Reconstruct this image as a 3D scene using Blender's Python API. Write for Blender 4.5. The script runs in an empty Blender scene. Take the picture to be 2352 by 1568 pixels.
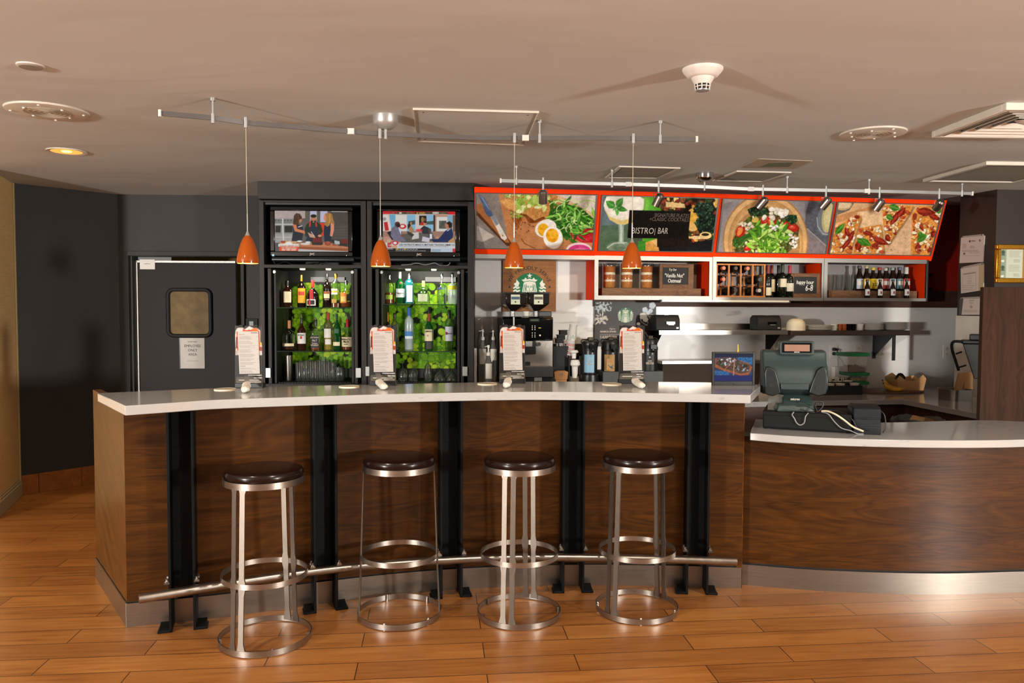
import bpy, math, random
import numpy as np
from mathutils import Vector, Matrix
random.seed(7)
SC = bpy.context.scene; COL = SC.collection
PI = math.pi; R = math.radians
# ---------------------------------------------------------------- camera, world, lights, exposure
F, CX, CY, CAMH = 1800.0, 1176.0, 784.0, 1.5
PITCH, ROLL = math.atan(80/1800), R(0.22)
CM = Matrix.Rotation(PI/2-PITCH, 3, 'X') @ Matrix.Rotation(ROLL, 3, 'Z')
EYE = Vector((0, 0, CAMH))
cd = bpy.data.cameras.new('camera'); cd.sensor_width = 36; cd.lens = F/2352*36; cd.clip_end = 60
cam = bpy.data.objects.new('camera', cd); COL.objects.link(cam)
cam.matrix_world = Matrix.Translation(EYE) @ CM.to_4x4(); SC.camera = cam
SC.view_settings.view_transform = 'Standard'; SC.view_settings.look = 'None'
SC.view_settings.gamma = 1; SC.view_settings.use_curve_mapping = False
SC.view_settings.exposure = 0.1
wd = bpy.data.worlds.new('room_light'); SC.world = wd; wd.use_nodes = True
wd.node_tree.nodes['Background'].inputs[0].default_value = (1.0, .95, .88, 1)
wd.node_tree.nodes['Background'].inputs[1].default_value = 0.19
def lamp(name, kind, loc, power, col, size=.3, target=None, parent=None, spot=None):
    l = bpy.data.lights.new(name, kind); l.energy = power; l.color = col
    if kind == 'AREA': l.shape = 'DISK'; l.size = size
    elif kind in ('POINT', 'SPOT'): l.shadow_soft_size = size
    if spot: l.spot_size = R(spot); l.spot_blend = .6
    o = bpy.data.objects.new(name, l); COL.objects.link(o); o.location = loc
    if target is not None:
        o.rotation_euler = (Vector(target)-Vector(loc)).to_track_quat('-Z', 'Y').to_euler()
    if parent: o.parent = parent
    return o
# the photographer's two flash heads stand left and right of the camera (outside the frame)
lamp('flash_head_light', 'POINT', (-5.4, -2.3, 1.50), 2000, (1.0, .965, .91), .22)
lamp('flash_head_light', 'POINT', (5.6, -1.2, 1.54), 1500, (1.0, .96, .90), .22)
# overhead lamps without fixtures, added to brighten the floor and countertops (outside the frame)
for _x in (-1.7, .4, 2.5): lamp('added_overhead_lamp', 'SPOT', (_x, 1.9, 2.40), 75, (1, .90, .76), .05, (_x, 2.3, 0), None, 140)
# ---------------------------------------------------------------- pixel / space helpers
def ray(px, py): return CM @ Vector(((px-CX)/F, -(py-CY)/F, -1))
def at_y(px, py, y): v = ray(px, py); return EYE + v*(y/v.y)
def at_z(px, py, z): v = ray(px, py); return EYE + v*((z-CAMH)/v.z)
class Fr:
    def __init__(s, loc=(0, 0, 0), rz=0):
        s.loc = Vector(loc); s.rz = rz
        s.ex = Vector((math.cos(rz), math.sin(rz), 0)); s.ey = Vector((-math.sin(rz), math.cos(rz), 0))
    def w(s, x, y, z): return s.loc + s.ex*x + s.ey*y + Vector((0, 0, z))
    def at(s, px, py, y=0):
        v = ray(px, py); t = ((s.loc + s.ey*y) - EYE).dot(s.ey)/v.dot(s.ey)
        p = EYE + v*t - s.loc
        return p.dot(s.ex), p.z
    def inv(s, p):
        q = Vector(p)-s.loc; return Vector((q.dot(s.ex), q.dot(s.ey), q.z))
class T(Fr):
    def __init__(s, name, label, cat, loc, rz=0, group=None, kind=None):
        Fr.__init__(s, loc, rz)
        o = bpy.data.objects.new(name, None); COL.objects.link(o); o.empty_display_size = .05
        o.location = loc; o.rotation_euler = (0, 0, rz); s.o = o
        tag(o, label, cat, group, kind)
def tag(o, label=None, cat=None, group=None, kind=None):
    if label: o['label'] = label
    if cat: o['category'] = cat
    if group: o['group'] = group
    if kind: o['kind'] = kind
    return o
def dup(o, parent=None):
    c = o.copy(); COL.objects.link(c)
    if parent is not None: c.parent = parent
    for ch in list(o.children): dup(ch, c)
    return c
class M:
    def __init__(s): s.v = []; s.f = []; s.mi = []; s.uv = []
    def add(s, vs, fs, m=0, uvs=None):
        b = len(s.v); s.v += [tuple(q) for q in vs]
        for k, f in enumerate(fs):
            s.f.append(tuple(b+i for i in f)); s.mi.append(m); s.uv.append(uvs[k] if uvs else None)
        return s
    def box(s, x0, x1, y0, y1, z0, z1, m=0):
        if x0 > x1: x0, x1 = x1, x0
        if y0 > y1: y0, y1 = y1, y0
        if z0 > z1: z0, z1 = z1, z0
        v = [(x0,y0,z0),(x1,y0,z0),(x1,y1,z0),(x0,y1,z0),(x0,y0,z1),(x1,y0,z1),(x1,y1,z1),(x0,y1,z1)]
        return s.add(v, [(0,3,2,1),(4,5,6,7),(0,1,5,4),(1,2,6,5),(2,3,7,6),(3,0,4,7)], m)
    def hexa(s, v, m=0): return s.add(v, [(0,3,2,1),(4,5,6,7),(0,1,5,4),(1,2,6,5),(2,3,7,6),(3,0,4,7)], m)
    def quad(s, a, b, c, d, m=0): return s.add([a,b,c,d], [(0,1,2,3)], m)
    def pbox(s, t, px0, py0, px1, py1, y0, y1, m=0):
        x0, z1 = t.at(px0, py0, y0); x1, z0 = t.at(px1, py1, y0)
        return s.box(x0, x1, y0, y1, z0, z1, m)
    def prism(s, pts, z0, z1, m=0):          # pts counter-clockwise (x, y)
        n = len(pts)
        v = [(p[0],p[1],z0) for p in pts]+[(p[0],p[1],z1) for p in pts]
        f = [tuple(range(n-1,-1,-1)), tuple(range(n,2*n))]+[(i,(i+1)%n,n+(i+1)%n,n+i) for i in range(n)]
        return s.add(v, f, m)
    def slab(s, pts, y0, y1, m=0):           # outline in (x, z), extruded along y
        n = len(pts)
        v = [(p[0],y0,p[1]) for p in pts]+[(p[0],y1,p[1]) for p in pts]
        f = [tuple(range(n)), tuple(range(2*n-1,n-1,-1))]+[(i,n+i,n+(i+1)%n,(i+1)%n) for i in range(n)]
        return s.add(v, f, m)
    def side(s, pts, x0, x1, m=0):           # outline in (y, z), extruded along x
        n = len(pts)
        v = [(x0,p[0],p[1]) for p in pts]+[(x1,p[0],p[1]) for p in pts]
        f = [tuple(range(n-1,-1,-1)), tuple(range(n,2*n))]+[(i,(i+1)%n,n+(i+1)%n,n+i) for i in range(n)]
        return s.add(v, f, m)
    def lathe(s, prof, c=(0,0,0), seg=24, m=0, sq=0, cap=True, sx=1, sy=1):
        # prof: [(r, z)], bottom to top; sq>0 squares the section off
        v = []; f = []
        for r, z in prof:
            for k in range(seg):
                a = 2*PI*k/seg; ca, sa = math.cos(a), math.sin(a); q = 1
                if sq and r > sq: q = 1/((abs(ca)**5+abs(sa)**5)**.2)
                v.append((c[0]+r*q*ca*sx, c[1]+r*q*sa*sy, c[2]+z))
        n = len(prof)
        for i in range(n-1):
            for k in range(seg):
                a, b = i*seg+k, i*seg+(k+1)%seg
                f.append((a, b, b+seg, a+seg))
        if cap:
            f.append(tuple(range(seg-1,-1,-1))); f.append(tuple(range((n-1)*seg, n*seg)))
        return s.add(v, f, m)
    def cyl(s, p0, p1, r0, r1=None, seg=12, m=0, cap=True):
        p0, p1 = Vector(p0), Vector(p1); d = (p1-p0).normalized(); r1 = r0 if r1 is None else r1
        u = d.orthogonal().normalized(); w = d.cross(u); v = []
        for p, r in ((p0, r0), (p1, r1)):
            v += [p+(u*math.cos(2*PI*k/seg)+w*math.sin(2*PI*k/seg))*r for k in range(seg)]
        f = [(k,(k+1)%seg,seg+(k+1)%seg,seg+k) for k in range(seg)]
        if cap: f += [tuple(range(seg-1,-1,-1)), tuple(range(seg,2*seg))]
        return s.add(v, f, m)
    def tube(s, pts, r, seg=8, m=0, cap=True, closed=False):
        P = [Vector(p) for p in pts]; n = len(P); v = []; up = None
        for i in range(n):
            a = P[(i-1) % n] if (i or closed) else P[0]; b = P[(i+1) % n] if (i < n-1 or closed) else P[-1]
            d = (b-a).normalized()
            u = d.orthogonal().normalized() if up is None else (up-d*up.dot(d)).normalized()
            up = u; w = d.cross(u)
            v += [P[i]+(u*math.cos(2*PI*k/seg)+w*math.sin(2*PI*k/seg))*r for k in range(seg)]
        f = []
        for i in range(n if closed else n-1):
            j = (i+1) % n
            f += [(i*seg+k, i*seg+(k+1)%seg, j*seg+(k+1)%seg, j*seg+k) for k in range(seg)]
        if cap and not closed: f += [tuple(range(seg-1,-1,-1)), tuple(range((n-1)*seg, n*seg))]
        return s.add(v, f, m)
    def ring(s, c, r, w, z0, z1, seg=48, m=0):   # upright flat band bent round: radius r, thickness w
        v = []; f = []
        for k in range(seg):
            a = 2*PI*k/seg; ca, sa = math.cos(a), math.sin(a)
            for rr, z in ((r,z0),(r,z1),(r-w,z1),(r-w,z0)): v.append((c[0]+rr*ca, c[1]+rr*sa, c[2]+z))
        for k in range(seg):
            for q in range(4):
                f.append((k*4+q, ((k+1)%seg)*4+q, ((k+1)%seg)*4+(q+1)%4, k*4+(q+1)%4))
        return s.add(v, f, m)
    def strip(s, pts, th, z0, z1, m=0, close=True):
        # curved upright sheet along pts (x, y); thickness th to the left of travel; UV in metres
        P = [Vector((p[0], p[1])) for p in pts]; n = len(P); L = [0]
        for i in range(1, n): L.append(L[-1]+(P[i]-P[i-1]).length)
        N = []
        for i in range(n):
            d = (P[min(i+1,n-1)]-P[max(i-1,0)]).normalized(); N.append(Vector((-d.y, d.x)))
        v = []
        for p, q in zip(P, N):
            b = p+q*th; v += [(p.x,p.y,z0),(p.x,p.y,z1),(b.x,b.y,z1),(b.x,b.y,z0)]
        f = []; uv = []
        for i in range(n-1):
            for q, (za, zb) in enumerate(((z0,z1),(z1,z1+th),(z1,z0),(z0,z0-th))):
                f.append((i*4+q,(i+1)*4+q,(i+1)*4+(q+1)%4,i*4+(q+1)%4))
                uv.append([(L[i],za),(L[i+1],za),(L[i+1],zb),(L[i],zb)])
        f += [(0,1,2,3),((n-1)*4+3,(n-1)*4+2,(n-1)*4+1,(n-1)*4)]
        uv += [[(0,z0),(0,z1),(th,z1),(th,z0)]]*2
        return s.add(v, f, m, uv)
    def build(s, name, mats, parent=None, loc=None, rz=0, bevel=0, ang=40, label=None, seg=2):
        me = bpy.data.meshes.new(name); me.from_pydata(s.v, [], s.f)
        if not isinstance(mats, (list, tuple)): mats = [mats]
        for m_ in mats: me.materials.append(m_)
        me.polygons.foreach_set('material_index', s.mi)
        me.polygons.foreach_set('use_smooth', [True]*len(s.f))
        if any(u is not None for u in s.uv):
            ul = me.uv_layers.new(name='UVMap'); k = 0; flat = []
            for f, u in zip(s.f, s.uv):
                for j in range(len(f)): flat += list(u[j]) if u else [0, 0]
            ul.data.foreach_set('uv', flat)
        me.update(); me.validate()
        me.set_sharp_from_angle(angle=R(ang))
        o = bpy.data.objects.new(name, me); COL.objects.link(o)
        if parent is not None: o.parent = parent.o if isinstance(parent, T) else parent
        if loc is not None: o.location = loc
        o.rotation_euler = (0, 0, rz)
        if bevel:
            b = o.modifiers.new('bevel', 'BEVEL'); b.width = bevel; b.segments = seg; b.limit_method = 'ANGLE'; b.angle_limit = R(35)
        if label: o['label'] = label
        return o
def curve_pts(ctrl, n=10):                     # Catmull-Rom through the control points
    P = [Vector(c) for c in ctrl]; P = [P[0]*2-P[1]]+P+[P[-1]*2-P[-2]]; out = []
    for i in range(1, len(P)-2):
        a, b, c, d = P[i-1:i+3]
        for k in range(n):
            t = k/n
            out.append(.5*((2*b)+(c-a)*t+(2*a-5*b+4*c-d)*t*t+(3*b-a-3*c+d)*t**3))
    out.append(P[-2]); return out
def text(parent, lines, y, mat, name='lettering', align='CENTER', ext=.0004, squeeze=1, rot=None, loc=None, label=None, shear=0, bold=0):
    # lines: [(string, cap height, x, z of the baseline)] set upright, facing -y
    M_ = M(); dg = None
    for st, size, x, z in lines:
        cu = bpy.data.curves.new('txt', 'FONT'); cu.body = st; cu.size = size*1.37; cu.align_x = align; cu.extrude = ext
        cu.resolution_u = 2; cu.shear = shear; cu.offset = bold
        ob = bpy.data.objects.new('txt', cu); COL.objects.link(ob)
        bpy.context.view_layer.update(); dg = bpy.context.evaluated_depsgraph_get()
        me = bpy.data.meshes.new_from_object(ob.evaluated_get(dg))
        M_.add([(x+q.co.x*squeeze, y-q.co.z, z+q.co.y) for q in me.vertices], [tuple(p.vertices) for p in me.polygons])
        bpy.data.objects.remove(ob); bpy.data.curves.remove(cu); bpy.data.meshes.remove(me)
    o = M_.build(name, mat, parent, loc=loc, ang=30, label=label)
    if rot: o.rotation_euler = rot
    return o
# ---------------------------------------------------------------- materials
def H(h, a=1):
    h = h.lstrip('#'); c = [int(h[i:i+2], 16)/255 for i in (0, 2, 4)]
    return tuple(x/12.92 if x <= .04045 else ((x+.055)/1.055)**2.4 for x in c)+(a,)
def new_mat(name):
    m = bpy.data.materials.new(name); m.use_nodes = True
    nt = m.node_tree; b = nt.nodes['Principled BSDF']; return m, nt, b
def N(nt, t, **kw):
    n = nt.nodes.new(t)
    for k, v in kw.items():
        if k in n.inputs: n.inputs[k].default_value = v
        else: setattr(n, k, v)
    return n
def ramp(nt, stops, fac):
    r = nt.nodes.new('ShaderNodeValToRGB'); e = r.color_ramp.elements
    while len(e) < len(stops): e.new(.5)
    for el, (p, c) in zip(e, stops): el.position = p; el.color = H(c) if isinstance(c, str) else c
    nt.links.new(fac, r.inputs[0]); return r.outputs[0]
def coords(nt, kind='Object', scale=(1, 1, 1), rot=(0, 0, 0), loc=(0, 0, 0)):
    tc = nt.nodes.new('ShaderNodeTexCoord'); mp = nt.nodes.new('ShaderNodeMapping')
    mp.inputs['Scale'].default_value = scale; mp.inputs['Rotation'].default_value = rot; mp.inputs['Location'].default_value = loc
    nt.links.new(tc.outputs[kind], mp.inputs[0]); return mp.outputs[0]
def noise(nt, vec, scale, detail=4, rough=.55, dist=0):
    n = N(nt, 'ShaderNodeTexNoise', Scale=scale, Detail=detail, Roughness=rough, Distortion=dist)
    nt.links.new(vec, n.inputs['Vector']); return n.outputs['Fac']
def bump(nt, b, h, strength=.2, dist=.01):
    n = N(nt, 'ShaderNodeBump', Strength=strength, Distance=dist); nt.links.new(h, n.inputs['Height']); nt.links.new(n.outputs[0], b.inputs['Normal'])
def plain(name, col, rough=.5, metal=0, spec=.5, var=.06, vs=9, coat=0, emit=None, es=1):
    # an even finish with a faint procedural mottling
    m, nt, b = new_mat(name); c = H(col) if isinstance(col, str) else col
    b.inputs['Roughness'].default_value = rough; b.inputs['Metallic'].default_value = metal
    b.inputs['Specular IOR Level'].default_value = spec; b.inputs['Coat Weight'].default_value = coat; b.inputs['Coat Roughness'].default_value = .06
    f = noise(nt, coords(nt), vs, 3)
    o = ramp(nt, [(.3, tuple(x*(1-var) for x in c[:3])+(1,)), (.7, tuple(min(1, x*(1+var)) for x in c[:3])+(1,))], f)
    nt.links.new(o, b.inputs['Base Color'])
    if emit: b.inputs['Emission Color'].default_value = H(emit); b.inputs['Emission Strength'].default_value = es
    return m
def metal(name, col, rough=.3, scale=(4, 4, 160), amp=.12):
    # brushed metal
    m, nt, b = new_mat(name); c = H(col); b.inputs['Metallic'].default_value = 1
    f = noise(nt, coords(nt, 'Object', scale), 3, 4, .6)
    nt.links.new(ramp(nt, [(.25, tuple(x*(1-amp) for x in c[:3])+(1,)), (.75, tuple(min(1, x*(1+amp)) for x in c[:3])+(1,))], f), b.inputs['Base Color'])
    r = N(nt, 'ShaderNodeMapRange'); r.inputs['To Min'].default_value = rough*.75; r.inputs['To Max'].default_value = rough*1.3
    nt.links.new(f, r.inputs[0]); nt.links.new(r.outputs[0], b.inputs['Roughness'])
    return m
def glass(name, tint, dens=.0, rough=.03):
    # thin clear glass: tinted see-through with a mirror-like sheen at grazing angles
    m, nt, b = new_mat(name); nt.nodes.remove(b)
    tr = N(nt, 'ShaderNodeBsdfTransparent'); tr.inputs[0].default_value = H(tint)
    gl = N(nt, 'ShaderNodeBsdfGlossy'); gl.inputs['Roughness'].default_value = rough; gl.inputs[0].default_value = (.9, .9, .9, 1)
    df = N(nt, 'ShaderNodeBsdfDiffuse'); df.inputs[0].default_value = H(tint)
    lw = N(nt, 'ShaderNodeLayerWeight', Blend=.35); mx = N(nt, 'ShaderNodeMixShader'); m2 = N(nt, 'ShaderNodeMixShader')
    f = noise(nt, coords(nt), 14, 2); mr = N(nt, 'ShaderNodeMapRange'); mr.inputs['To Min'].default_value = dens*.8; mr.inputs['To Max'].default_value = dens*1.2
    nt.links.new(f, mr.inputs[0]); nt.links.new(mr.outputs[0], m2.inputs[0])
    nt.links.new(tr.outputs[0], m2.inputs[1]); nt.links.new(df.outputs[0], m2.inputs[2])
    nt.links.new(lw.outputs['Facing'], mx.inputs[0])
    nt.links.new(m2.outputs[0], mx.inputs[1]); nt.links.new(gl.outputs[0], mx.inputs[2])
    nt.links.new(mx.outputs[0], nt.nodes['Material Output'].inputs[0]); return m
def walnut(name, kind='UV', d='#1c0d04', l='#55300c', scale=(1, 1, 1), rot=(0, 0, 0), rough=.32, seed=0):
    # flat-cut walnut veneer, grain along the first axis
    m, nt, b = new_mat(name); b.inputs['Roughness'].default_value = rough; b.inputs['Specular IOR Level'].default_value = .25
    v = coords(nt, kind, scale, rot, (seed, seed*.37, 0))
    mp = N(nt, 'ShaderNodeMapping'); mp.inputs['Scale'].default_value = (.55, 3.4, 3.4); nt.links.new(v, mp.inputs[0])
    big = noise(nt, mp.outputs[0], 1.5, 3, .5, .8)
    mul = N(nt, 'ShaderNodeMath', operation='MULTIPLY'); mul.inputs[1].default_value = 15; nt.links.new(big, mul.inputs[0])
    fr = N(nt, 'ShaderNodeMath', operation='PINGPONG'); fr.inputs[1].default_value = .5; nt.links.new(mul.outputs[0], fr.inputs[0])
    m2 = N(nt, 'ShaderNodeMapping'); m2.inputs['Scale'].default_value = (2.2, 140, 140); nt.links.new(v, m2.inputs[0])
    fine = noise(nt, m2.outputs[0], 2, 5, .65)
    m3 = N(nt, 'ShaderNodeMapping'); m3.inputs['Scale'].default_value = (1.0, 14, 14); nt.links.new(v, m3.inputs[0])
    mid = noise(nt, m3.outputs[0], 1.2, 3, .5)
    a1 = N(nt, 'ShaderNodeMath', operation='MULTIPLY_ADD'); a1.inputs[1].default_value = .55; nt.links.new(fr.outputs[0], a1.inputs[0]); nt.links.new(fine, a1.inputs[2])
    a2 = N(nt, 'ShaderNodeMath', operation='MULTIPLY_ADD'); a2.inputs[1].default_value = .8; nt.links.new(mid, a2.inputs[0]); nt.links.new(a1.outputs[0], a2.inputs[2])
    mr = N(nt, 'ShaderNodeMapRange'); mr.inputs['From Min'].default_value = .62; mr.inputs['From Max'].default_value = 1.5; nt.links.new(a2.outputs[0], mr.inputs[0])
    nt.links.new(ramp(nt, [(0, d), (.55, tuple((x+y)/2 for x, y in zip(H(d), H(l)))), (1, l)], mr.outputs[0]), b.inputs['Base Color'])
    return m
def marble(name, base='#cfc9c2', streak='#8f8a84', scale=(1, 1, 1), rough=.1, rot=(0, 0, 0), kind='Object', spec=.5):
    m, nt, b = new_mat(name); b.inputs['Roughness'].default_value = rough; b.inputs['Specular IOR Level'].default_value = spec
    v = coords(nt, kind, scale, rot)
    m1 = N(nt, 'ShaderNodeMapping'); m1.inputs['Scale'].default_value = (2.2, 14, 14); nt.links.new(v, m1.inputs[0])
    f = noise(nt, m1.outputs[0], 1.6, 8, .68, .5)
    g = noise(nt, v, 1.3, 3)
    a = N(nt, 'ShaderNodeMath', operation='MULTIPLY_ADD'); a.inputs[1].default_value = .35; nt.links.new(g, a.inputs[0]); nt.links.new(f, a.inputs[2])
    nt.links.new(ramp(nt, [(.46, streak), (.56, base), (1, tuple(min(1, x*1.06) for x in H(base)[:3])+(1,))], a.outputs[0]), b.inputs['Base Color'])
    return m
def floor_mat():
    m, nt, b = new_mat('wood_plank_floor')
    v = coords(nt, 'Object', (1, 1, 1), (0, 0, R(-5.5)), (.33, .06, 0))
    br = N(nt, 'ShaderNodeTexBrick', Scale=1.0); br.offset = .42; br.offset_frequency = 2; br.squash = 1
    for k, x in {'Mortar Size': .0022, 'Mortar Smooth': .1, 'Bias': 0, 'Brick Width': .92, 'Row Height': .152}.items(): br.inputs[k].default_value = x
    br.inputs['Color1'].default_value = H('#a56e36'); br.inputs['Color2'].default_value = H('#8d5a2a'); br.inputs['Mortar'].default_value = H('#3a2110')
    nt.links.new(v, br.inputs['Vector'])
    mp = N(nt, 'ShaderNodeMapping'); mp.inputs['Scale'].default_value = (2.2, 34, 1); nt.links.new(v, mp.inputs[0])
    f = noise(nt, mp.outputs[0], 1.3, 6, .65, .6)
    m2 = N(nt, 'ShaderNodeMapping'); m2.inputs['Scale'].default_value = (1.2, 6, 1); nt.links.new(v, m2.inputs[0])
    g = noise(nt, m2.outputs[0], 1.6, 3)
    mx = N(nt, 'ShaderNodeMix', data_type='RGBA', blend_type='MULTIPLY'); mx.inputs[0].default_value = .85
    ad = N(nt, 'ShaderNodeMath', operation='MULTIPLY_ADD'); ad.inputs[1].default_value = .6; nt.links.new(g, ad.inputs[0]); nt.links.new(f, ad.inputs[2])
    gr = ramp(nt, [(.42, '#8f6a50'), (.75, '#e6d8ca'), (1, '#ffffff')], ad.outputs[0])
    nt.links.new(br.outputs['Color'], mx.inputs[6]); nt.links.new(gr, mx.inputs[7]); nt.links.new(mx.outputs[2], b.inputs['Base Color'])
    mr = N(nt, 'ShaderNodeMapRange'); mr.inputs['To Min'].default_value = .22; mr.inputs['To Max'].default_value = .42; nt.links.new(f, mr.inputs[0]); nt.links.new(mr.outputs[0], b.inputs['Roughness'])
    iv = N(nt, 'ShaderNodeMath', operation='SUBTRACT'); iv.inputs[0].default_value = 1; nt.links.new(br.outputs['Fac'], iv.inputs[1]); bump(nt, b, iv.outputs[0], .5, .002)
    return m
def ceiling_mat():
    m, nt, b = new_mat('ceiling_paint'); b.inputs['Roughness'].default_value = .8
    v = coords(nt, 'Object', (.7, 1.6, 1)); f = noise(nt, v, 1.1, 3, .5, .4); g = noise(nt, coords(nt), 60, 2)
    nt.links.new(ramp(nt, [(.3, '#c3c6c3'), (.7, '#cccfcc')], f), b.inputs['Base Color'])
    a = N(nt, 'ShaderNodeMath', operation='MULTIPLY_ADD'); a.inputs[1].default_value = .01; nt.links.new(g, a.inputs[0]); nt.links.new(f, a.inputs[2]); bump(nt, b, a.outputs[0], .16, .05)
    return m
def print_mat(name, rough=.4, es=0, gain=1.0):
    m, nt, b = new_mat(name); b.inputs['Roughness'].default_value = rough; b.inputs['Specular IOR Level'].default_value = .2
    a = N(nt, 'ShaderNodeVertexColor', layer_name='Col')
    if es:
        b.inputs['Base Color'].default_value = (.01, .01, .01, 1)
        nt.links.new(a.outputs[0], b.inputs['Emission Color']); b.inputs['Emission Strength'].default_value = es
    else: nt.links.new(a.outputs[0], b.inputs['Base Color'])
    return m
def wallpaper():
    m, nt, b = new_mat('grasscloth'); b.inputs['Roughness'].default_value = .6
    v = coords(nt, 'Object', (1.5, 1.5, 60)); f = noise(nt, v, 3, 4, .6)
    nt.links.new(ramp(nt, [(.3, '#cda66c'), (.7, '#e0bd84')], f), b.inputs['Base Color']); bump(nt, b, f, .2, .002); return m
def black_paint():
    m, nt, b = new_mat('black_wall_paint'); b.inputs['Roughness'].default_value = .55; b.inputs['Specular IOR Level'].default_value = .2
    v = coords(nt, 'Object', (1.2, 1.2, .5)); f = noise(nt, v, 2.2, 5, .6)
    nt.links.new(ramp(nt, [(.25, '#2e2d2b'), (.75, '#393735')], f), b.inputs['Base Color'])
    bump(nt, b, noise(nt, coords(nt), 120, 3), .12, .002); return m
MAT = dict(
    floor=floor_mat(), ceiling=ceiling_mat(), grass=wallpaper(), black=black_paint(),
    walnut=walnut('walnut_veneer'), walnut2=walnut('walnut_veneer_upright', 'Object', '#22140b', '#43291b', (1, 1, 1), (0, PI/2, 0), .9, 3),
    walnut3=walnut('walnut_veneer_end', 'UV', '#1a0b02', '#6a3e12', (1, 1, 1), (0, 0, R(32)), .32, 5),
    crate=walnut('weathered_wood', 'Object', '#4a2f1e', '#8b6648', (2, 2, 2), (0, 0, 0), .6, 7),
    pine=walnut('pine', 'Object', '#a5642f', '#cf8a4a', (2, 2, 2), (0, PI/2, 0), .5, 9),
    board=walnut('stained_sign_wood', 'Object', '#7a4a22', '#a66d38', (1.4, 1.4, 1.4), (0, 0, 0), .5, 2),
    tilebase=walnut('wood_look_tile', 'Object', '#6f3f1c', '#99602d', (1, 1, 1), (0, 0, 0), .4, 4),
    brownband=walnut('dark_brown_laminate', 'Object', '#38231a', '#54382b', (1, 1, 1), (0, 0, 0), .5, 6),
    stone=marble('quartz_worktop', '#a3a19e', '#7d7a76', (1.6, 1.6, 1.6), .09),
    splash=marble('marble_backsplash', '#d6d4d0', '#b0adab', (.8, .8, .8), .3),
    steel=metal('brushed_steel', '#a8a199', .3, (4, 4, 120), .05), steelv=metal('brushed_steel_legs', '#7d746b', .4, (160, 160, 4)),
    kick=metal('steel_kick_plate', '#9c948b', .34, (3, 3, 180)), chrome=metal('chrome', '#c9c9c9', .12, (9, 9, 9), .04),
    alu=metal('satin_aluminium', '#8f8d89', .45, (120, 3, 3), .05), silver=plain('silver_paint', '#b4b5b3', .38, .6),
    iron=plain('black_steel', '#0a0908', .6, 0, .12), gap=plain('shadow_gap', '#0b0a09', .7), vinyl=plain('dark_brown_vinyl', '#1a0c08', .22, 0, .28, .1, 5, .08),
    bplastic=plain('black_plastic', '#171717', .35), gplastic=plain('grey_plastic', '#3b3c3e', .45), matte=plain('matt_black', '#0d0d0d', .7),
    gloss=plain('gloss_black', '#0a0a0a', .12), white=plain('white_plastic', '#d9d5cd', .45), paper=plain('white_paper', '#bfbbb5', .8), paint=plain('white_paint', '#cfc8bb', .5),
    cream=plain('cream', '#e3d9c0', .5), orange=plain('orange_laminate', '#f03a02', .6, 0, .1, .04), red=plain('dark_red_paint', '#8f1609', .5),
    frame=plain('dark_cabinet_laminate', '#2a2725', .5, 0, .25), inside=plain('cabinet_inside_black', '#0f0e0e', .5),
    pos=plain('teal_grey_plastic', '#283736', .4), posdark=plain('dark_teal_plastic', '#151b1d', .35),
    cord=plain('pale_cord', '#b8ad98', .6), cable=plain('black_cable', '#0e0e0e', .45), cablew=plain('cream_cable', '#cfc3a6', .5), cableg=plain('grey_cable', '#7f7f7d', .5),
    slate=plain('slate', '#161719', .7), chalk=plain('chalk', '#e8e8e4', .9), dkbrown=plain('dark_door_brown', '#1d1816', .55, 0, .2),
    gold=metal('gilt', '#c08a2c', .35, (30, 30, 30), .25), trimtan=plain('tan_trim', '#a48f62', .5), basew=plain('cream_baseboard', '#a8987c', .5),
    cardboard=plain('brown_card', '#b58a5a', .8), kraft=plain('kraft_sleeve', '#a87748', .8),
    pewter=plain('light_lettering', '#bdb4a8', .6), green=plain('logo_green', '#00703c', .5), dkgreen=plain('green_lid', '#0d6b3c', .45), ink=plain('ink', '#3a2b1d', .7), inkb=plain('black_ink', '#16130f', .7),
    printed=print_mat('printed_picture', .38), screen=print_mat('lit_screen', .15, .8), board_print=print_mat('menu_board_print', .3), clover=print_mat('clover_print', .5),
    clear=glass('clear_glass', '#f2f5f2'), tumbler=glass('tumbler_glass', '#f0f3f1', .015), shelfglass=glass('shelf_glass', '#b9cfc0', .05), frost=glass('frosted_glass', '#dfe8ea', .35, .2), plasticclear=glass('clear_plastic', '#e6e6e2', .10, .1),
    greenglass=glass('green_bottle_glass', '#1e8a3a', .15), blueglass=glass('blue_bottle_glass', '#3fb6c9', .12), oliveglass=glass('olive_glass', '#c3c98a', .05), yellowglass=glass('pale_yellow_glass', '#d8d79a', .08),
    amber=glass('amber_spirit', '#a5541a', .1), whisky=glass('dark_whisky', '#5a2408', .2), darkbottle=plain('dark_bottle', '#120a07', .08, 0, .6), winebottle=plain('wine_bottle', '#0c120b', .08, 0, .6), beerbottle=plain('brown_beer_bottle', '#1d0f07', .1, 0, .6),
)
def smat(name, col, rough=.5, *a_, **k):
    if name not in MAT: MAT[name] = plain(name, col, rough, *a_, **k)
    return MAT[name]
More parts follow.
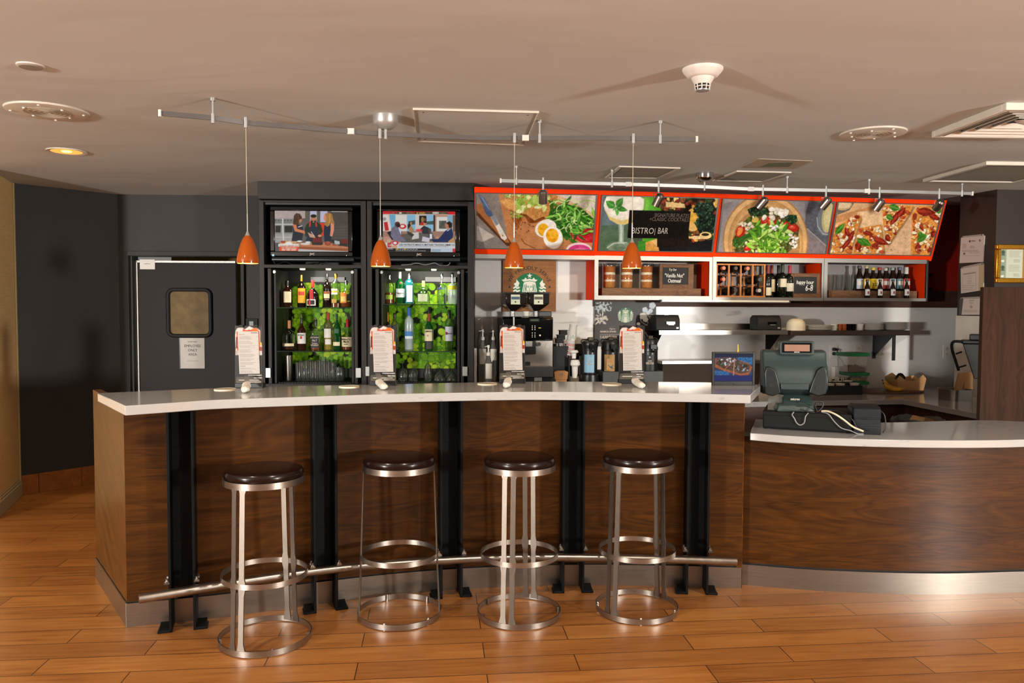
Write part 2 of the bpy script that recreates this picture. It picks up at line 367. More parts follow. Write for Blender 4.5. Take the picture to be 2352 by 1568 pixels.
# ---------------------------------------------------------------- a small painter for printed pictures (becomes point colours of a fine mesh)
def hs(h): h = h.lstrip('#'); return np.array([int(h[i:i+2], 16)/255 for i in (0, 2, 4)])
class Canvas:
    def __init__(s, w, h, quad, bg, seed=1):
        s.w, s.h = w, h; s.a = np.empty((h, w, 3)); s.a[:] = hs(bg); s.rs = np.random.RandomState(seed); s.rnd = random.Random(seed)
        dst = [(0, 0), (w-1, 0), (w-1, h-1), (0, h-1)]; A = []; B = []
        for (x, y), (u, v) in zip(quad, dst):
            A += [[x, y, 1, 0, 0, 0, -u*x, -u*y], [0, 0, 0, x, y, 1, -v*x, -v*y]]; B += [u, v]
        s.Hm = np.append(np.linalg.solve(np.array(A, float), np.array(B, float)), 1).reshape(3, 3)
        s.k = w/abs(quad[1][0]-quad[0][0])
    def T(s, pts):
        p = np.array([(x, y, 1) for x, y in pts], float) @ s.Hm.T; return p[:, :2]/p[:, 2:]
    def box(s, P, m=2):
        x0 = max(0, int(P[:, 0].min()-m)); x1 = min(s.w, int(P[:, 0].max()+m)+1); y0 = max(0, int(P[:, 1].min()-m)); y1 = min(s.h, int(P[:, 1].max()+m)+1)
        if x1 <= x0 or y1 <= y0: return None
        Y, X = np.mgrid[y0:y1, x0:x1]; return x0, x1, y0, y1, X.astype(float), Y.astype(float)
    def vn(s, shape, cell):
        h, w = shape; gh, gw = int(h/cell)+3, int(w/cell)+3; g = s.rs.rand(gh, gw)
        yy = np.arange(h)/cell; xx = np.arange(w)/cell; yi = yy.astype(int); xi = xx.astype(int); fy = (yy-yi)[:, None]; fx = (xx-xi)[None, :]
        a = g[yi][:, xi]; b = g[yi][:, xi+1]; c = g[yi+1][:, xi]; d = g[yi+1][:, xi+1]
        return a*(1-fy)*(1-fx)+b*(1-fy)*fx+c*fy*(1-fx)+d*fy*fx
    def put(s, bb, al, col, noise, cell):
        x0, x1, y0, y1 = bb; c = hs(col) if isinstance(col, str) else np.array(col); t = s.a[y0:y1, x0:x1]
        c = np.broadcast_to(c, t.shape)
        if noise: c = np.clip(c+((s.vn(t.shape[:2], cell)+.5*s.vn(t.shape[:2], max(1.2, cell/3)))/1.5-.5)[..., None]*2*noise, 0, 1)
        s.a[y0:y1, x0:x1] = t*(1-al[..., None])+c*al[..., None]
    def poly(s, pts, col, al=1, soft=1., noise=0, cell=5):
        P = s.T(pts); q = s.box(P, soft+1)
        if q is None: return s
        x0, x1, y0, y1, X, Y = q; ins = np.zeros(X.shape, bool); d2 = np.full(X.shape, 1e9); n = len(P)
        for i in range(n):
            ax, ay = P[i]; bx, by = P[(i+1) % n]; ex, ey = bx-ax, by-ay; L = ex*ex+ey*ey+1e-12
            t = np.clip(((X-ax)*ex+(Y-ay)*ey)/L, 0, 1); d2 = np.minimum(d2, (X-ax-t*ex)**2+(Y-ay-t*ey)**2)
            if ay != by:
                c = ((ay > Y) != (by > Y)) & (X < (bx-ax)*(Y-ay)/(by-ay)+ax); ins ^= c
        sd = np.sqrt(d2)*np.where(ins, 1, -1); s.put((x0, x1, y0, y1), np.clip(sd/soft+.5, 0, 1)*al, col, noise, cell); return s
    def rect(s, x0, y0, x1, y1, col, **k): return s.poly([(x0, y0), (x1, y0), (x1, y1), (x0, y1)], col, **k)
    def ell(s, cx, cy, rx, ry, col, rot=0, n=26, wob=0, **k):
        c, q = math.cos(R(rot)), math.sin(R(rot)); pts = []
        for i in range(n):
            a = 2*PI*i/n; w = 1+(s.rnd.random()-.5)*wob; x, y = rx*w*math.cos(a), ry*w*math.sin(a); pts.append((cx+x*c-y*q, cy+x*q+y*c))
        return s.poly(pts, col, **k)
    def line(s, pts, wd, col, al=1, soft=1., noise=0, cell=4):
        P = s.T(pts); hw = wd*s.k/2; q = s.box(P, hw+2)
        if q is None: return s
        x0, x1, y0, y1, X, Y = q; d2 = np.full(X.shape, 1e9)
        for i in range(len(P)-1):
            ax, ay = P[i]; bx, by = P[i+1]; ex, ey = bx-ax, by-ay; L = ex*ex+ey*ey+1e-12
            t = np.clip(((X-ax)*ex+(Y-ay)*ey)/L, 0, 1); d2 = np.minimum(d2, (X-ax-t*ex)**2+(Y-ay-t*ey)**2)
        s.put((x0, x1, y0, y1), np.clip((hw-np.sqrt(d2))/soft+.5, 0, 1)*al, col, noise, cell); return s
    def leaf(s, x, y, L, w, rot, col, vein=None, **k):
        c, q = math.cos(R(rot)), math.sin(R(rot)); pr = [(0, 0), (.15, .6), (.4, 1), (.7, .7), (1, 0)]
        pts = [(a*L, b*w/2) for a, b in pr]+[(a*L, -b*w/2) for a, b in pr[-2:0:-1]]
        s.poly([(x+a*c-b*q, y+a*q+b*c) for a, b in pts], col, **k)
        if vein: s.line([(x, y), (x+L*.9*c, y+L*.9*q)], w*.1, vein, al=.7)
        return s
    def inside(s, x, y, poly):
        r = False; n = len(poly)
        for i in range(n):
            (ax, ay), (bx, by) = poly[i], poly[(i+1) % n]
            if (ay > y) != (by > y) and x < (bx-ax)*(y-ay)/(by-ay)+ax: r = not r
        return r
    def scatter(s, poly, n, size, cols, kind='ell', asp=.6, rot=None, noise=.05, al=1):
        xs = [p[0] for p in poly]; ys = [p[1] for p in poly]; k = 0; t = 0
        while k < n and t < n*20:
            t += 1; x = s.rnd.uniform(min(xs), max(xs)); y = s.rnd.uniform(min(ys), max(ys))
            if not s.inside(x, y, poly): continue
            k += 1; z = s.rnd.uniform(*size); c = s.rnd.choice(cols); r = s.rnd.uniform(0, 360) if rot is None else s.rnd.uniform(*rot)
            d = hs(c)*.35
            if kind == 'leaf': s.leaf(x+z*.04, y+z*.07, z, z*asp*1.1, r, d, al=.5*al); s.leaf(x, y, z, z*asp, r, c, noise=noise, cell=3, al=al); s.leaf(x, y-z*asp*.08, z*.85, z*asp*.35, r, np.clip(hs(c)*1.3+.04, 0, 1), al=.5*al)
            else: s.ell(x+z*.05, y+z*.08, z/2*1.08, z/2*asp*1.1, d, r, 9, .3, al=.5*al); s.ell(x, y, z/2, z/2*asp, c, r, 9, .35, noise=noise, cell=3, al=al); s.ell(x-z*.08, y-z*.08, z*.2, z*.2*asp, np.clip(hs(c)*1.2+.05, 0, 1), r, 8, .3, al=.45*al)
        return s
    def grain(s, amp, cell=4):
        for q, e in ((1.5, 9), (1.3, 4)): s.a = np.clip(s.a*(1+((s.vn((s.h, s.w), e)-.5)*2*amp*q)[..., None]), 0, 1)
        s.a = np.clip(s.a+((s.vn((s.h, s.w), cell)-.5)*2*amp)[..., None], 0, 1); return s
    def textlines(s, x0, x1, y, n, dy, h, col, rag=.35, al=.8):   # the grey of print too small to read
        for i in range(n):
            e = x1-(x1-x0)*s.rnd.random()*rag; x = x0
            while x < e:
                w = s.rnd.uniform(1.2, 4)*h; s.rect(x, y+i*dy, min(e, x+w), y+i*dy+h, col, al=al); x += w+h*.7
        return s
def sheet(cv, corners, name, mat, parent=None, label=None, bow=None):
    # corners tl, tr, br, bl (local); one quad per picture cell
    w, h = cv.w, cv.h; tl, tr, br, bl = [np.array(c, float) for c in corners]
    u = np.linspace(0, 1, w)[None, :, None]; v = np.linspace(0, 1, h)[:, None, None]
    P = (tl*(1-u)+tr*u)*(1-v)+(bl*(1-u)+br*u)*v
    if bow is not None: P = P+np.array(bow)*(4*v*(1-v))
    me = bpy.data.meshes.new(name); me.vertices.add(w*h); me.vertices.foreach_set('co', P.reshape(-1).astype(np.float32))
    i = (np.arange(h-1)[:, None]*w+np.arange(w-1)[None, :]).reshape(-1); q = np.stack([i+w, i+w+1, i+1, i], 1).reshape(-1)
    nf = len(i); me.loops.add(nf*4); me.loops.foreach_set('vertex_index', q.astype(np.int32)); me.polygons.add(nf)
    me.polygons.foreach_set('loop_start', np.arange(0, nf*4, 4, dtype=np.int32))
    a = cv.a; lin = np.where(a <= .04045, a/12.92, ((a+.055)/1.055)**2.4); c4 = np.ones((h*w, 4), np.float32); c4[:, :3] = lin.reshape(-1, 3)
    at = me.color_attributes.new('Col', 'FLOAT_COLOR', 'POINT'); at.data.foreach_set('color', c4.reshape(-1))
    me.materials.append(mat); me.update(calc_edges=True); me.validate()
    o = bpy.data.objects.new(name, me); COL.objects.link(o)
    if parent is not None: o.parent = parent.o if isinstance(parent, T) else parent
    if label: o['label'] = label
    return o
# ---------------------------------------------------------------- the setting
CEIL = 2.44
def struct(name, m, mats, **k): return tag(m.build(name, mats, **k), kind='structure')
struct('floor', M().box(-7, 7, -3, 9, -.08, 0), MAT['floor'])
struct('ceiling', M().box(-7, 7, -3, 9, CEIL, CEIL+.08), MAT['ceiling'])
def wall(name, a, b, th, mat, z0=0, z1=CEIL, n=None):
    a, b = Vector(a), Vector(b); d = (b-a).normalized(); q = Vector((-d.y, d.x))*th
    return struct(name, M().prism([a, b, b+q, a+q], z0, z1), mat)
WL = [(-3.86, 6.09), (-3.70, 5.67), (-3.60, 5.40)]
wall('wall_left', (-3.60, 5.40), (-3.86, 6.09), .1, MAT['grass'])
wall('wall_left_return', (-5.6, 5.0), (-3.60, 5.40), .1, MAT['grass'])
wall('wall_back_left', (-3.99, 5.97), (-3.36, 6.71), .1, MAT['black'])
# the black wall with the door opening
DW = Fr((-3.36, 6.71, 0), R(2.2)); 
dx0, dz1 = DW.at(303, 588); dx1, _ = DW.at(552, 588)
m = M().box(0, dx0, 0, .12, 0, CEIL).box(dx0, dx1, 0, .12, dz1, CEIL).box(dx1, 1.3, 0, .12, 0, CEIL)
struct('wall_back', m, MAT['black'], loc=DW.loc, rz=DW.rz)
struct('wall_passage', M().box(-.1, 1.3, 1.4, 1.5, 0, CEIL), smat('mustard_paint', '#8f741f', .6), loc=DW.loc, rz=DW.rz)
b1, b2 = Vector((-3.60, 5.40)), Vector((-3.86, 6.09))
d = (b2-b1).normalized(); q = Vector((d.y, -d.x))
m = M(); o_ = b2+d*.012
m.prism([b1, o_, o_+q*.018, b1+q*.018], 0, .105).prism([b1, o_, o_+q*.011, b1+q*.011], .105, .125).prism([b1, o_, o_+q*.006, b1+q*.006], .125, .14)
struct('baseboard_left', m, MAT['basew'], bevel=.003)
struct('trim_1', M().prism([b2-d*.004, b2+d*.02, b2+d*.02+q*.014, b2-d*.004+q*.014], .0, CEIL), MAT['trimtan'], bevel=.004)
a, b = Vector((-3.99, 5.97)), Vector((-3.36, 6.71)); d = (b-a).normalized(); q = Vector((d.y, -d.x)); L = (b-a).length
m = M()
for k in range(4):
    e0, e1 = a+d*(k*.32), a+d*min(L-.014, k*.32+.317)
    if (e1-e0).length > .02 and k*.32 < L: m.prism([e0, e0+q*.012, e1+q*.012, e1], 0, .155)
struct('baseboard_back_left', m, MAT['tilebase'], bevel=.002)
struct('baseboard_back', M().box(0, dx0-.09, -.012, 0, 0, .155), MAT['tilebase'], loc=DW.loc, rz=DW.rz, bevel=.002)
# ---- door 1: the double-acting kitchen door
D = T('door_1', 'dark brown swing door with a small square window in the black wall', 'door', DW.loc, DW.rz, kind='structure')
m = M().pbox(D, 292, 576, 303.5, 1120, -.03, .12).pbox(D, 552, 576, 566, 1120, -.03, .12).pbox(D, 292, 576, 566, 588.5, -.031, .119)
m.build('door_frame', MAT['black'], D, bevel=.004)
sx0, sz1 = D.at(313, 601, .06); sx1, _ = D.at(541, 601, .06)
wx0, wz1 = D.at(387, 666, .06); wx1, wz0 = D.at(484, 770, .06)
m = M().box(sx0, wx0, .06, .10, .012, sz1).box(wx1, sx1, .06, .10, .012, sz1).box(wx0, wx1, .06, .10, .012, wz0).box(wx0, wx1, .06, .10, wz1, sz1)
m.build('door_slab', MAT['dkbrown'], D)
M().box(sx0-.012, sx0+.012, .05, .105, .012, sz1+.008).box(sx0, sx1, .05, .105, sz1-.006, sz1+.010).build('edge_strip', MAT['alu'], D, label='bright metal edging of the door')
gx, gz, r = (wx0+wx1)/2, (wz0+wz1)/2, .05
def rrect(x0, x1, z0, z1, r, n=6):
    out = []
    for cx, cz, a0 in ((x1-r, z1-r, 0), (x0+r, z1-r, 90), (x0+r, z0+r, 180), (x1-r, z0+r, 270)):
        for k in range(n+1): a = R(a0+90*k/n); out.append((cx+r*math.cos(a), cz+r*math.sin(a)))
    return out
m = M(); P = rrect(wx0-.004, wx1+.004, wz0-.004, wz1+.004, .05)
m.tube([(x, .052, z) for x, z in P], .017, 10, closed=True)
m.build('window_gasket', MAT['matte'], D)
g = smat('tan_frosted_pane', '#6d5a3a', .55, 0, .15, .18, 14)
M().slab(rrect(wx0, wx1, wz0, wz1, .045), .058, .066).build('window_pane', g, D)
m = M().pbox(D, 320.5, 595, 356, 618.5, .048, .06).build('hinge_plate', MAT['white'], D, bevel=.003)
M().pbox(D, 331, 605, 345, 606.4, .0474, .0482).build('plate_print', smat('grey_ink', '#8a857f', .7), D)
# ---- back wall behind the bar, at 9 degrees
BA = R(9.07); B = Fr((-.29, 6.2, 0), BA); WY = .30
def bt(name, label, cat, px, y, z, group=None, py=720):
    x, _ = B.at(px, py, y); return T(name, label, cat, B.w(x, y, z), BA, group)
struct('wall_back_right', M().box(.0, 4.6, WY, WY+.1, 0, 1.505), MAT['splash'], loc=B.loc, rz=BA)
bx1, _ = B.at(1362, 640, WY)
struct('wall_back_right_upper', M().box(.0, bx1, WY, WY+.1, 1.505, CEIL), MAT['splash'], loc=B.loc, rz=BA)
struct('wall_back_right_painted', M().box(bx1, 4.6, WY, WY+.1, 1.66, CEIL), MAT['red'], loc=B.loc, rz=BA)
struct('trim_2', M().box(bx1, 4.6, WY-.012, WY+.1, 1.505, 1.66), MAT['brownband'], loc=B.loc, rz=BA)
m = M()
for z in (1.675, 1.80): m.box(3.55, 4.2, WY-.03, WY, z-.012, z+.012)
struct('trim_3', m, MAT['matte'], loc=B.loc, rz=BA)
# ---- dark column on the right
c0, c1 = Vector((3.83, 6.24)), Vector((3.745, 6.60)); c2 = Vector((5.6, 6.45))
struct('wall_right_column', M().prism([c0, c2, c2+Vector((0, .9)), Vector((4.14, 7.26)), c1], 0, CEIL), smat('column_laminate', '#2c2320', .45, var=.12, vs=3))
d = (c0-c1).normalized(); q = Vector((d.y, -d.x))
CF = Fr((c1.x, c1.y, 0), math.atan2(d.y, d.x))
_, pz = CF.at(2225, 725)
struct('wall_right_panel', M().box(-.004, .372, -.008, 0, .78, pz), MAT['paint'], loc=CF.loc, rz=CF.rz)
# ---------------------------------------------------------------- the bar
base = curve_pts([(-1.79, 3.595), (-1.4, 3.715), (-.983, 3.885), (-.62, 4.015), (-.286, 4.10), (.05, 4.15), (.404, 4.175), (.85, 4.165), (1.231, 4.135)])
def arclen(P):
    L = [0]
    for i in range(1, len(P)): L.append(L[-1]+(P[i]-P[i-1]).length)
    return L
def offset(P, o):
    out = []
    for i, p in enumerate(P):
        d = (P[min(i+1, len(P)-1)]-P[max(i-1, 0)]).normalized(); out.append(p+Vector((d.y, -d.x))*o)
    return out
BT = 1.08
bar = T('bar_counter', 'long curved walnut bar front with black steel posts and a steel foot rail', 'bar', (0, 0, 0))
M().strip(base, .03, .118, 1.0385).build('front_panel', MAT['walnut'], bar)
M().strip(offset(base, -.012), .015, .10, .122).build('reveal_strip', MAT['gap'], bar)
e0, e1 = Vector((-1.79, 3.595)), Vector((-2.286, 4.26))
endp = [e1+(e0-e1)*k/8 for k in range(9)]
M().strip(endp, .04, .118, 1.0385).build('end_panel', MAT['walnut3'], bar)
M().strip(offset([Vector((1.236, 4.135)), Vector((1.262, 4.35)), Vector((1.29, 4.62))], 0), .03, .0, 1.0385).build('end_panel', MAT['walnut3'], bar)
m = M().strip(offset(base, .006), .012, 0, .112).strip(offset(endp, .006), .012, 0, .112)
m.build('kick_plate', MAT['kick'], bar)
# dark under-counter carcass behind the panel
M().strip(offset(base, -.06)[4:-4], .28, .0, 1.0).build('carcass', MAT['inside'], bar)
BL = arclen(base)
def on_base(px, py=1400):
    best = None
    for i in range(len(base)-1):
        p = base[i]; x = CX+F*p.x/p.y
        q_ = base[i+1]; x2 = CX+F*q_.x/q_.y
        if x <= px <= x2:
            t = (px-x)/(x2-x); p = p+(q_-p)*t; d = (q_-base[i]).normalized(); return p, d
def post(px):
    p, d = on_base(px); rz = math.atan2(d.y, d.x)
    pe = bpy.data.objects.new('post', None); COL.objects.link(pe); pe.parent = bar.o; pe.location = (p.x, p.y, 0); pe.rotation_euler = (0, 0, rz)
    m = M().box(-.045, .045, -.052, -.007, .19, BT-.041)
    for z in (.36, .80): m.box(-.045, .045, -.0545, -.052, z, z+.045)
    m.build('web_plate', MAT['iron'], pe, bevel=.001)
    for s in (-1, 1):
        m = M().box(s*.046, s*.058, -.125, -.007, 0, BT-.041)
        m.box(s*.046, s*.052+s*.055, -.125, -.055, 0, .012)
        m.side([(-.125, .012), (-.055, .012), (-.055, .03)], s*.052, s*.052+s*.05)
        m.build('flat_bar', MAT['iron'], pe, bevel=.002)
        m = M()
        for y in (-.085, -.125): m.cyl((s*.064, y, .243), (s*.064, y, .252), .007, seg=6).cyl((s*.064, y, .236), (s*.064, y, .243), .011, seg=10)
        m.box(s*.052, s*.075, -.135, -.07, .228, .237)
        m.build('rail_clamp', MAT['steel'], pe)
for px in (416, 737, 1030, 1314, 1601): post(px)
rail = offset(base, .102); P = rail[3:-2]
a = at_z(321, 1375, .208); b_ = at_z(1692, 1290, .206)
rp_ = [at_z(x, y, .208) for x, y in ((319, 1375), (415, 1359), (560, 1335), (721, 1312), (880, 1296), (1030, 1286), (1180, 1280), (1329, 1280), (1500, 1283), (1692, 1289))]
M().tube(curve_pts([(p.x, p.y, .208) for p in rp_], 6), .021, 14).build('foot_rail', metal('rail_steel', '#a49c93', .3, (6, 6, 6)), bar)
# countertop
fe = [(287, 932), (400, 924.5), (500, 918), (720, 910.5), (900, 904.8), (1176, 899.8), (1320, 900.3), (1450, 902), (1600, 904.3), (1724, 907)]
be = [(224, 902.5), (400, 895), (587, 888), (900, 882), (1176, 876.5), (1450, 876.5), (1630, 878), (1749, 883)]
f3 = [at_z(x, y, BT).to_2d() for x, y in fe]; b3 = [at_z(x, y, BT).to_2d() for x, y in be]
fc, bc = curve_pts(f3, 6), curve_pts(b3, 6)
n = 46
def resample(P, n):
    L = arclen(P); out = []
    for k in range(n+1):
        t = L[-1]*k/n; i = 0
        while i < len(L)-2 and L[i+1] < t: i += 1
        out.append(P[i]+(P[i+1]-P[i])*((t-L[i])/max(1e-9, L[i+1]-L[i])))
    return out
fr, bk = resample(fc, n), resample(bc, n)
m = M(); v = []
for a, c in zip(fr, bk): v += [(a.x, a.y, BT-.041), (c.x, c.y, BT-.041), (c.x, c.y, BT), (a.x, a.y, BT)]
f = []
for k in range(n):
    for q in range(4): f.append((k*4+(q+1)%4, k*4+q, (k+1)*4+q, (k+1)*4+(q+1)%4))
f += [(0, 1, 2, 3), (n*4+3, n*4+2, n*4+1, n*4)]
m.add(v, f)
top = tag(m.build('bar_countertop', MAT['stone'], bevel=.003), 'long curved white quartz bar top on the walnut bar', 'countertop')
# ---------------------------------------------------------------- service counter on the right
base2 = curve_pts([(1.252, 4.19), (1.65, 4.10), (2.19, 4.055), (2.68, 4.09), (3.2, 4.15), (3.7, 4.24)])
sc = T('service_counter', 'lower walnut service counter front bulging outward with a steel kick plate', 'counter', (0, 0, 0))
M().strip(base2, .03, .122, .81).build('front_panel', walnut('walnut_veneer_service', 'UV', seed=11), sc)
M().strip(offset(base2, -.012), .015, .10, .13).build('reveal_strip', MAT['gap'], sc)
M().strip(offset(base2, .006), .012, 0, .112).build('kick_plate', MAT['kick'], sc)
M().strip(offset(base2, -.05), .22, .0, .79).build('carcass', MAT['inside'], sc)
ST = .85
f3 = [at_z(x, y, ST).to_2d() for x, y in [(1723, 994), (1790, 999.5), (1870, 1004), (1960, 1007.5), (2041, 1009.5), (2150, 1011), (2250, 1011), (2352, 1009)]]+[Vector((2.95, 3.99)), Vector((3.5, 4.22))]
b3 = [at_z(x, y, ST).to_2d() for x, y in [(1735, 962), (1800, 966), (2024, 970), (2240, 964.5), (2352, 967.5)]]+[Vector((3.1, 4.52)), Vector((3.6, 4.52))]
fr, bk = resample(curve_pts(f3, 6), 30), resample(curve_pts(b3, 6), 30)
v = []; m = M(); n = 30
for a, c in zip(fr, bk): v += [(a.x, a.y, ST-.038), (c.x, c.y, ST-.038), (c.x, c.y, ST), (a.x, a.y, ST)]
f = []
for k in range(n):
    for q in range(4): f.append((k*4+(q+1)%4, k*4+q, (k+1)*4+q, (k+1)*4+(q+1)%4))
f += [(0, 1, 2, 3), (n*4+3, n*4+2, n*4+1, n*4)]
m.add(v, f)
tag(m.build('service_countertop', MAT['stone'], bevel=.003), 'white quartz top of the lower service counter under the register', 'countertop')
# ---------------------------------------------------------------- stools
def stool(px, py, ang, label):
    p = at_z(px, py, 0); t = T('bar_stool', label, 'stool', p, 0, 'bar stools along the bar')
    t.o.rotation_euler = (0, 0, R(ang))
    M().lathe([(.150, .738), (.167, .742), (.1725, .752), (.172, .764), (.166, .774), (.155, .7775), (.08, .780), (.0, .781)], seg=48).build('seat', MAT['vinyl'], t)
    M().ring((0, 0, 0), .175, .006, .714, .742, 56).lathe([(.0, .732), (.168, .732), (.168, .738), (.0, .738)], seg=32).build('seat_band', MAT['steel'], t)
    M().ring((0, 0, 0), .1885, .005, .290, .314, 56).build('footrest_ring', MAT['steel'], t)
    M().ring((0, 0, 0), .203, .005, .004, .030, 56).build('base_ring', MAT['steel'], t)
    for c in (-90, 90):
        for s in (-1, 1):
            m = M(); a = R(c)
            def pt(r, off, z, ca=a): return Vector((r*math.cos(ca)-off*math.sin(ca), r*math.sin(ca)+off*math.cos(ca), z))
            v = []; zs = [(.745, .1705), (.314, .1845), (.29, .186), (.012, .199)]; f = []
            wid = []
            for z, r in ((.722, .1735), (.70, .174), (.34, .1855), (.302, .187), (.262, .188), (.06, .1968), (.030, .1985), (.012, .1995)):
                w = .0115; o1, o2 = s*.009, s*.033
                if z > .71 or .29 < z < .31 or z < .04: o1 -= s*.004; o2 += s*.008
                for rr, oo in ((r, o1), (r, o2), (r-.006, o2), (r-.006, o1)):
                    v.append(pt(math.sqrt(max(0, rr*rr-oo*oo)), oo, z))
            n = 8
            for i in range(n-1):
                for k in range(4): f.append((i*4+k, i*4+(k+1)%4, (i+1)*4+(k+1)%4, (i+1)*4+k))
            f += [(3, 2, 1, 0), tuple((n-1)*4+k for k in range(4))]
            m.add(v, f).build('leg', MAT['steelv'], t)
    for c in (20, 160, 225, 315):
        a = R(c); x, y = .192*math.cos(a), .192*math.sin(a)
        M().cyl((x, y, 0), (x, y, .035), .0055, seg=8).build('glide', MAT['steel'], t)
    return t
stool(610, 1467, -20, 'brown vinyl bar stool standing leftmost and nearest the camera, before the first black post')
stool(917.5, 1411, 97, 'brown vinyl bar stool second from the left, its leg pairs turned to the sides')
stool(1192, 1410, -17, 'brown vinyl bar stool second from the right, between the third and fourth black posts')
stool(1462, 1399, -48, 'brown vinyl bar stool at the right end, between the fourth and fifth black posts')
# ---------------------------------------------------------------- the two bottle cabinets with televisions
AA = R(1.5); A = Fr((-1.93, 6.0, 0), AA)
K3 = lambda X, Y: (590+X/4.612, 600+Y/4.612)
s0, sz = A.at(592, 456.5, -.03); s1, _ = A.at(1088.5, 458, -.03)
tag(M().box(s0, s1, -.03, .5, sz, CEIL).build('trim_4', MAT['frame'], loc=A.loc, rz=AA, bevel=.002), kind='structure')
SHZ = {}
def cabinet(label, ox0, ox1, ix0, ix1, sh, plates, clo, pale):
    x, _ = A.at(ox0, 700, 0); c = T('display_cabinet', label, 'cabinet', A.w(x, 0, 0), AA, 'bottle cabinets behind the bar')
    L = lambda px, py=700, y=0: c.at(px, py, y)
    a, z2 = L(ox0, 459); b, _ = L(ox1); i0, z1 = L(ix0, 464); i1, _ = L(ix1)
    lt = L(700, 608)[1]; lb = L(700, 615)[1]; zf = .900; z2 = sz-.006; D_ = .49
    m = M().box(a, i0-.004, .02, D_, 0, z2).box(i1+.004, b, .02, D_, 0, z2).box(i0-.004, i1+.004, D_-.02, D_, 0, z2).box(i0-.004, i1+.004, .02, D_-.02, z2-.03, z2).box(i0-.004, i1+.004, .02, D_-.02, .86, zf)
    m.build('carcass', MAT['inside'], c)
    m = M().box(a, i0, 0, .02, 0, z2).box(i1, b, 0, .02, 0, z2).box(i0, i1, 0, .02, z1, z2).box(i0, i1, 0, .02, zf-.02, zf-.001)
    m.build('face_frame', MAT['frame'], c, bevel=.0015)
    M().box(i0-.004, i1+.004, .0, D_-.02, lb, lt).build('ledge', MAT['frame'], c)
    for s, (x0, x1) in ((-1, (i0, (i0+i1)/2-.001)), (1, ((i0+i1)/2+.001, i1))):
        M().box(x0+.003, x1-.003, .003, .02, .1, zf-.03).build('base_door', MAT['frame'], c, bevel=.002)
    for s, e in ((1, i0), (-1, i1)):
        d = bpy.data.objects.new('pocket_door', None); COL.objects.link(d); d.parent = c.o
        M().box(e+s*.028, e+s*.052, -.004, .38, zf+.002, lb-.006).build('door_leaf', MAT['frame'], d, bevel=.001)
        M().box(e+s*.062, e+s*.080, .03, .40, zf+.002, lb-.012).build('door_leaf', MAT['frame'], d, bevel=.001)
        m = M(); q = plates[0] if s > 0 else plates[1]
        m.pbox(c, *K3(q[0], q[1]), *K3(q[2], q[3]), -.016, -.004); m.build('latch_plate', MAT['silver'], d, bevel=.001)
        M().cyl((e+s*.07, .02, lb-.03), (e+s*.07, .04, lb-.03), .012, seg=10).build('roller', MAT['silver'], d)
    for k, py in enumerate(sh):
        z = L(720, py, .1)[1]; SHZ[(label[:4], k)] = z
        M().box(i0+.083, i1-.083, .03, D_-.035, z-.008, z).build('glass_shelf', MAT['shelfglass'], c)
    # clover print on the back
    cx0, cz1 = L(clo[0], clo[2], .455); cx1, cz0 = L(clo[1], clo[3], .455)
    w, h = 150, int(150*(cz1-cz0)/(cx1-cx0)); cv = Canvas(w, h, [(0, 0), (w, 0), (w, h), (0, h)], '#141d08', len(label))
    G = ['#6fa512', '#86bd15', '#9cce1d', '#5b9410', '#b5d428', '#76b013', '#4d8a12', '#91c41a']
    for rr, n in ((13, 26), (15, 55), (14, 60)):
        for k in range(n):
            x, y, g = cv.rnd.uniform(0, w), cv.rnd.uniform(0, h), cv.rnd.choice(G); a0 = cv.rnd.uniform(0, 120); r_ = rr*cv.rnd.uniform(.6, 1.05)
            for q in range(3):
                an = R(a0+q*120); px, py = x+.62*r_*math.cos(an), y+.62*r_*math.sin(an)
                cv.ell(px, py, r_*.62, r_*.56, '#2c4f0a', a0+q*120, al=.6); cv.ell(px, py, r_*.57, r_*.5, g, a0+q*120, noise=.05, cell=6)
                cv.line([(x, y), (x+r_*math.cos(an), y+r_*math.sin(an))], .8, '#d2e25a', al=.35)
    M().box(cx0, cx1, .457, .468, cz0, cz1).build('backing_board', MAT['matte'], c)
    sheet(cv, [(cx0, .455, cz1), (cx1, .455, cz1), (cx1, .455, cz0), (cx0, .455, cz0)], 'clover_panel', MAT['clover'], c, label='picture of green clover leaves')
    p0, pz1 = L(pale[0], 636, .45); p1, pz0 = L(pale[1], 647.5, .45)
    M().box(p0, p1, .445, .465, pz0, pz1).build('back_rail', smat('grey_rail', '#7d7c80', .5), c)
    for k in (-.10, .10):
        xx = (i0+i1)/2+k; M().cyl((xx, .10, lb), (xx, .10, lb-.012), .022, .019, 16).build('puck_light', smat('puck', '#d9d2b8', .4, emit='#fff2c8', es=1.5), c)
        lamp('puck_light_lamp', 'SPOT', (xx, .10, lb-.02), 3.2 if label.startswith('left') else 6.0, (1, .95, .78), .02, None, c.o, 150).rotation_euler = (R(38), 0, 0)
    c.i0, c.i1, c.zf, c.lt = i0, i1, zf, lt
    return c
LC = cabinet('left black bottle cabinet, nearer the swing door, with a television over the bottles', 594, 841.5, 605, 829.4, (705.6, 804.5), ((92, 1130, 145, 1232), (1047, 1130, 1102, 1232)), (669.8, 824, 648.8, 846), (713.6, 791.6))
RC = cabinet('right black bottle cabinet, nearer the orange menu boards, with a television over the bottles', 842.5, 1088.5, 853.5, 1074, (697, 804.2), ((1150, 1115, 1190, 1215), (2178, 1115, 2230, 1215)), (885, 1046.4, 649.5, 846), (977, 1047))
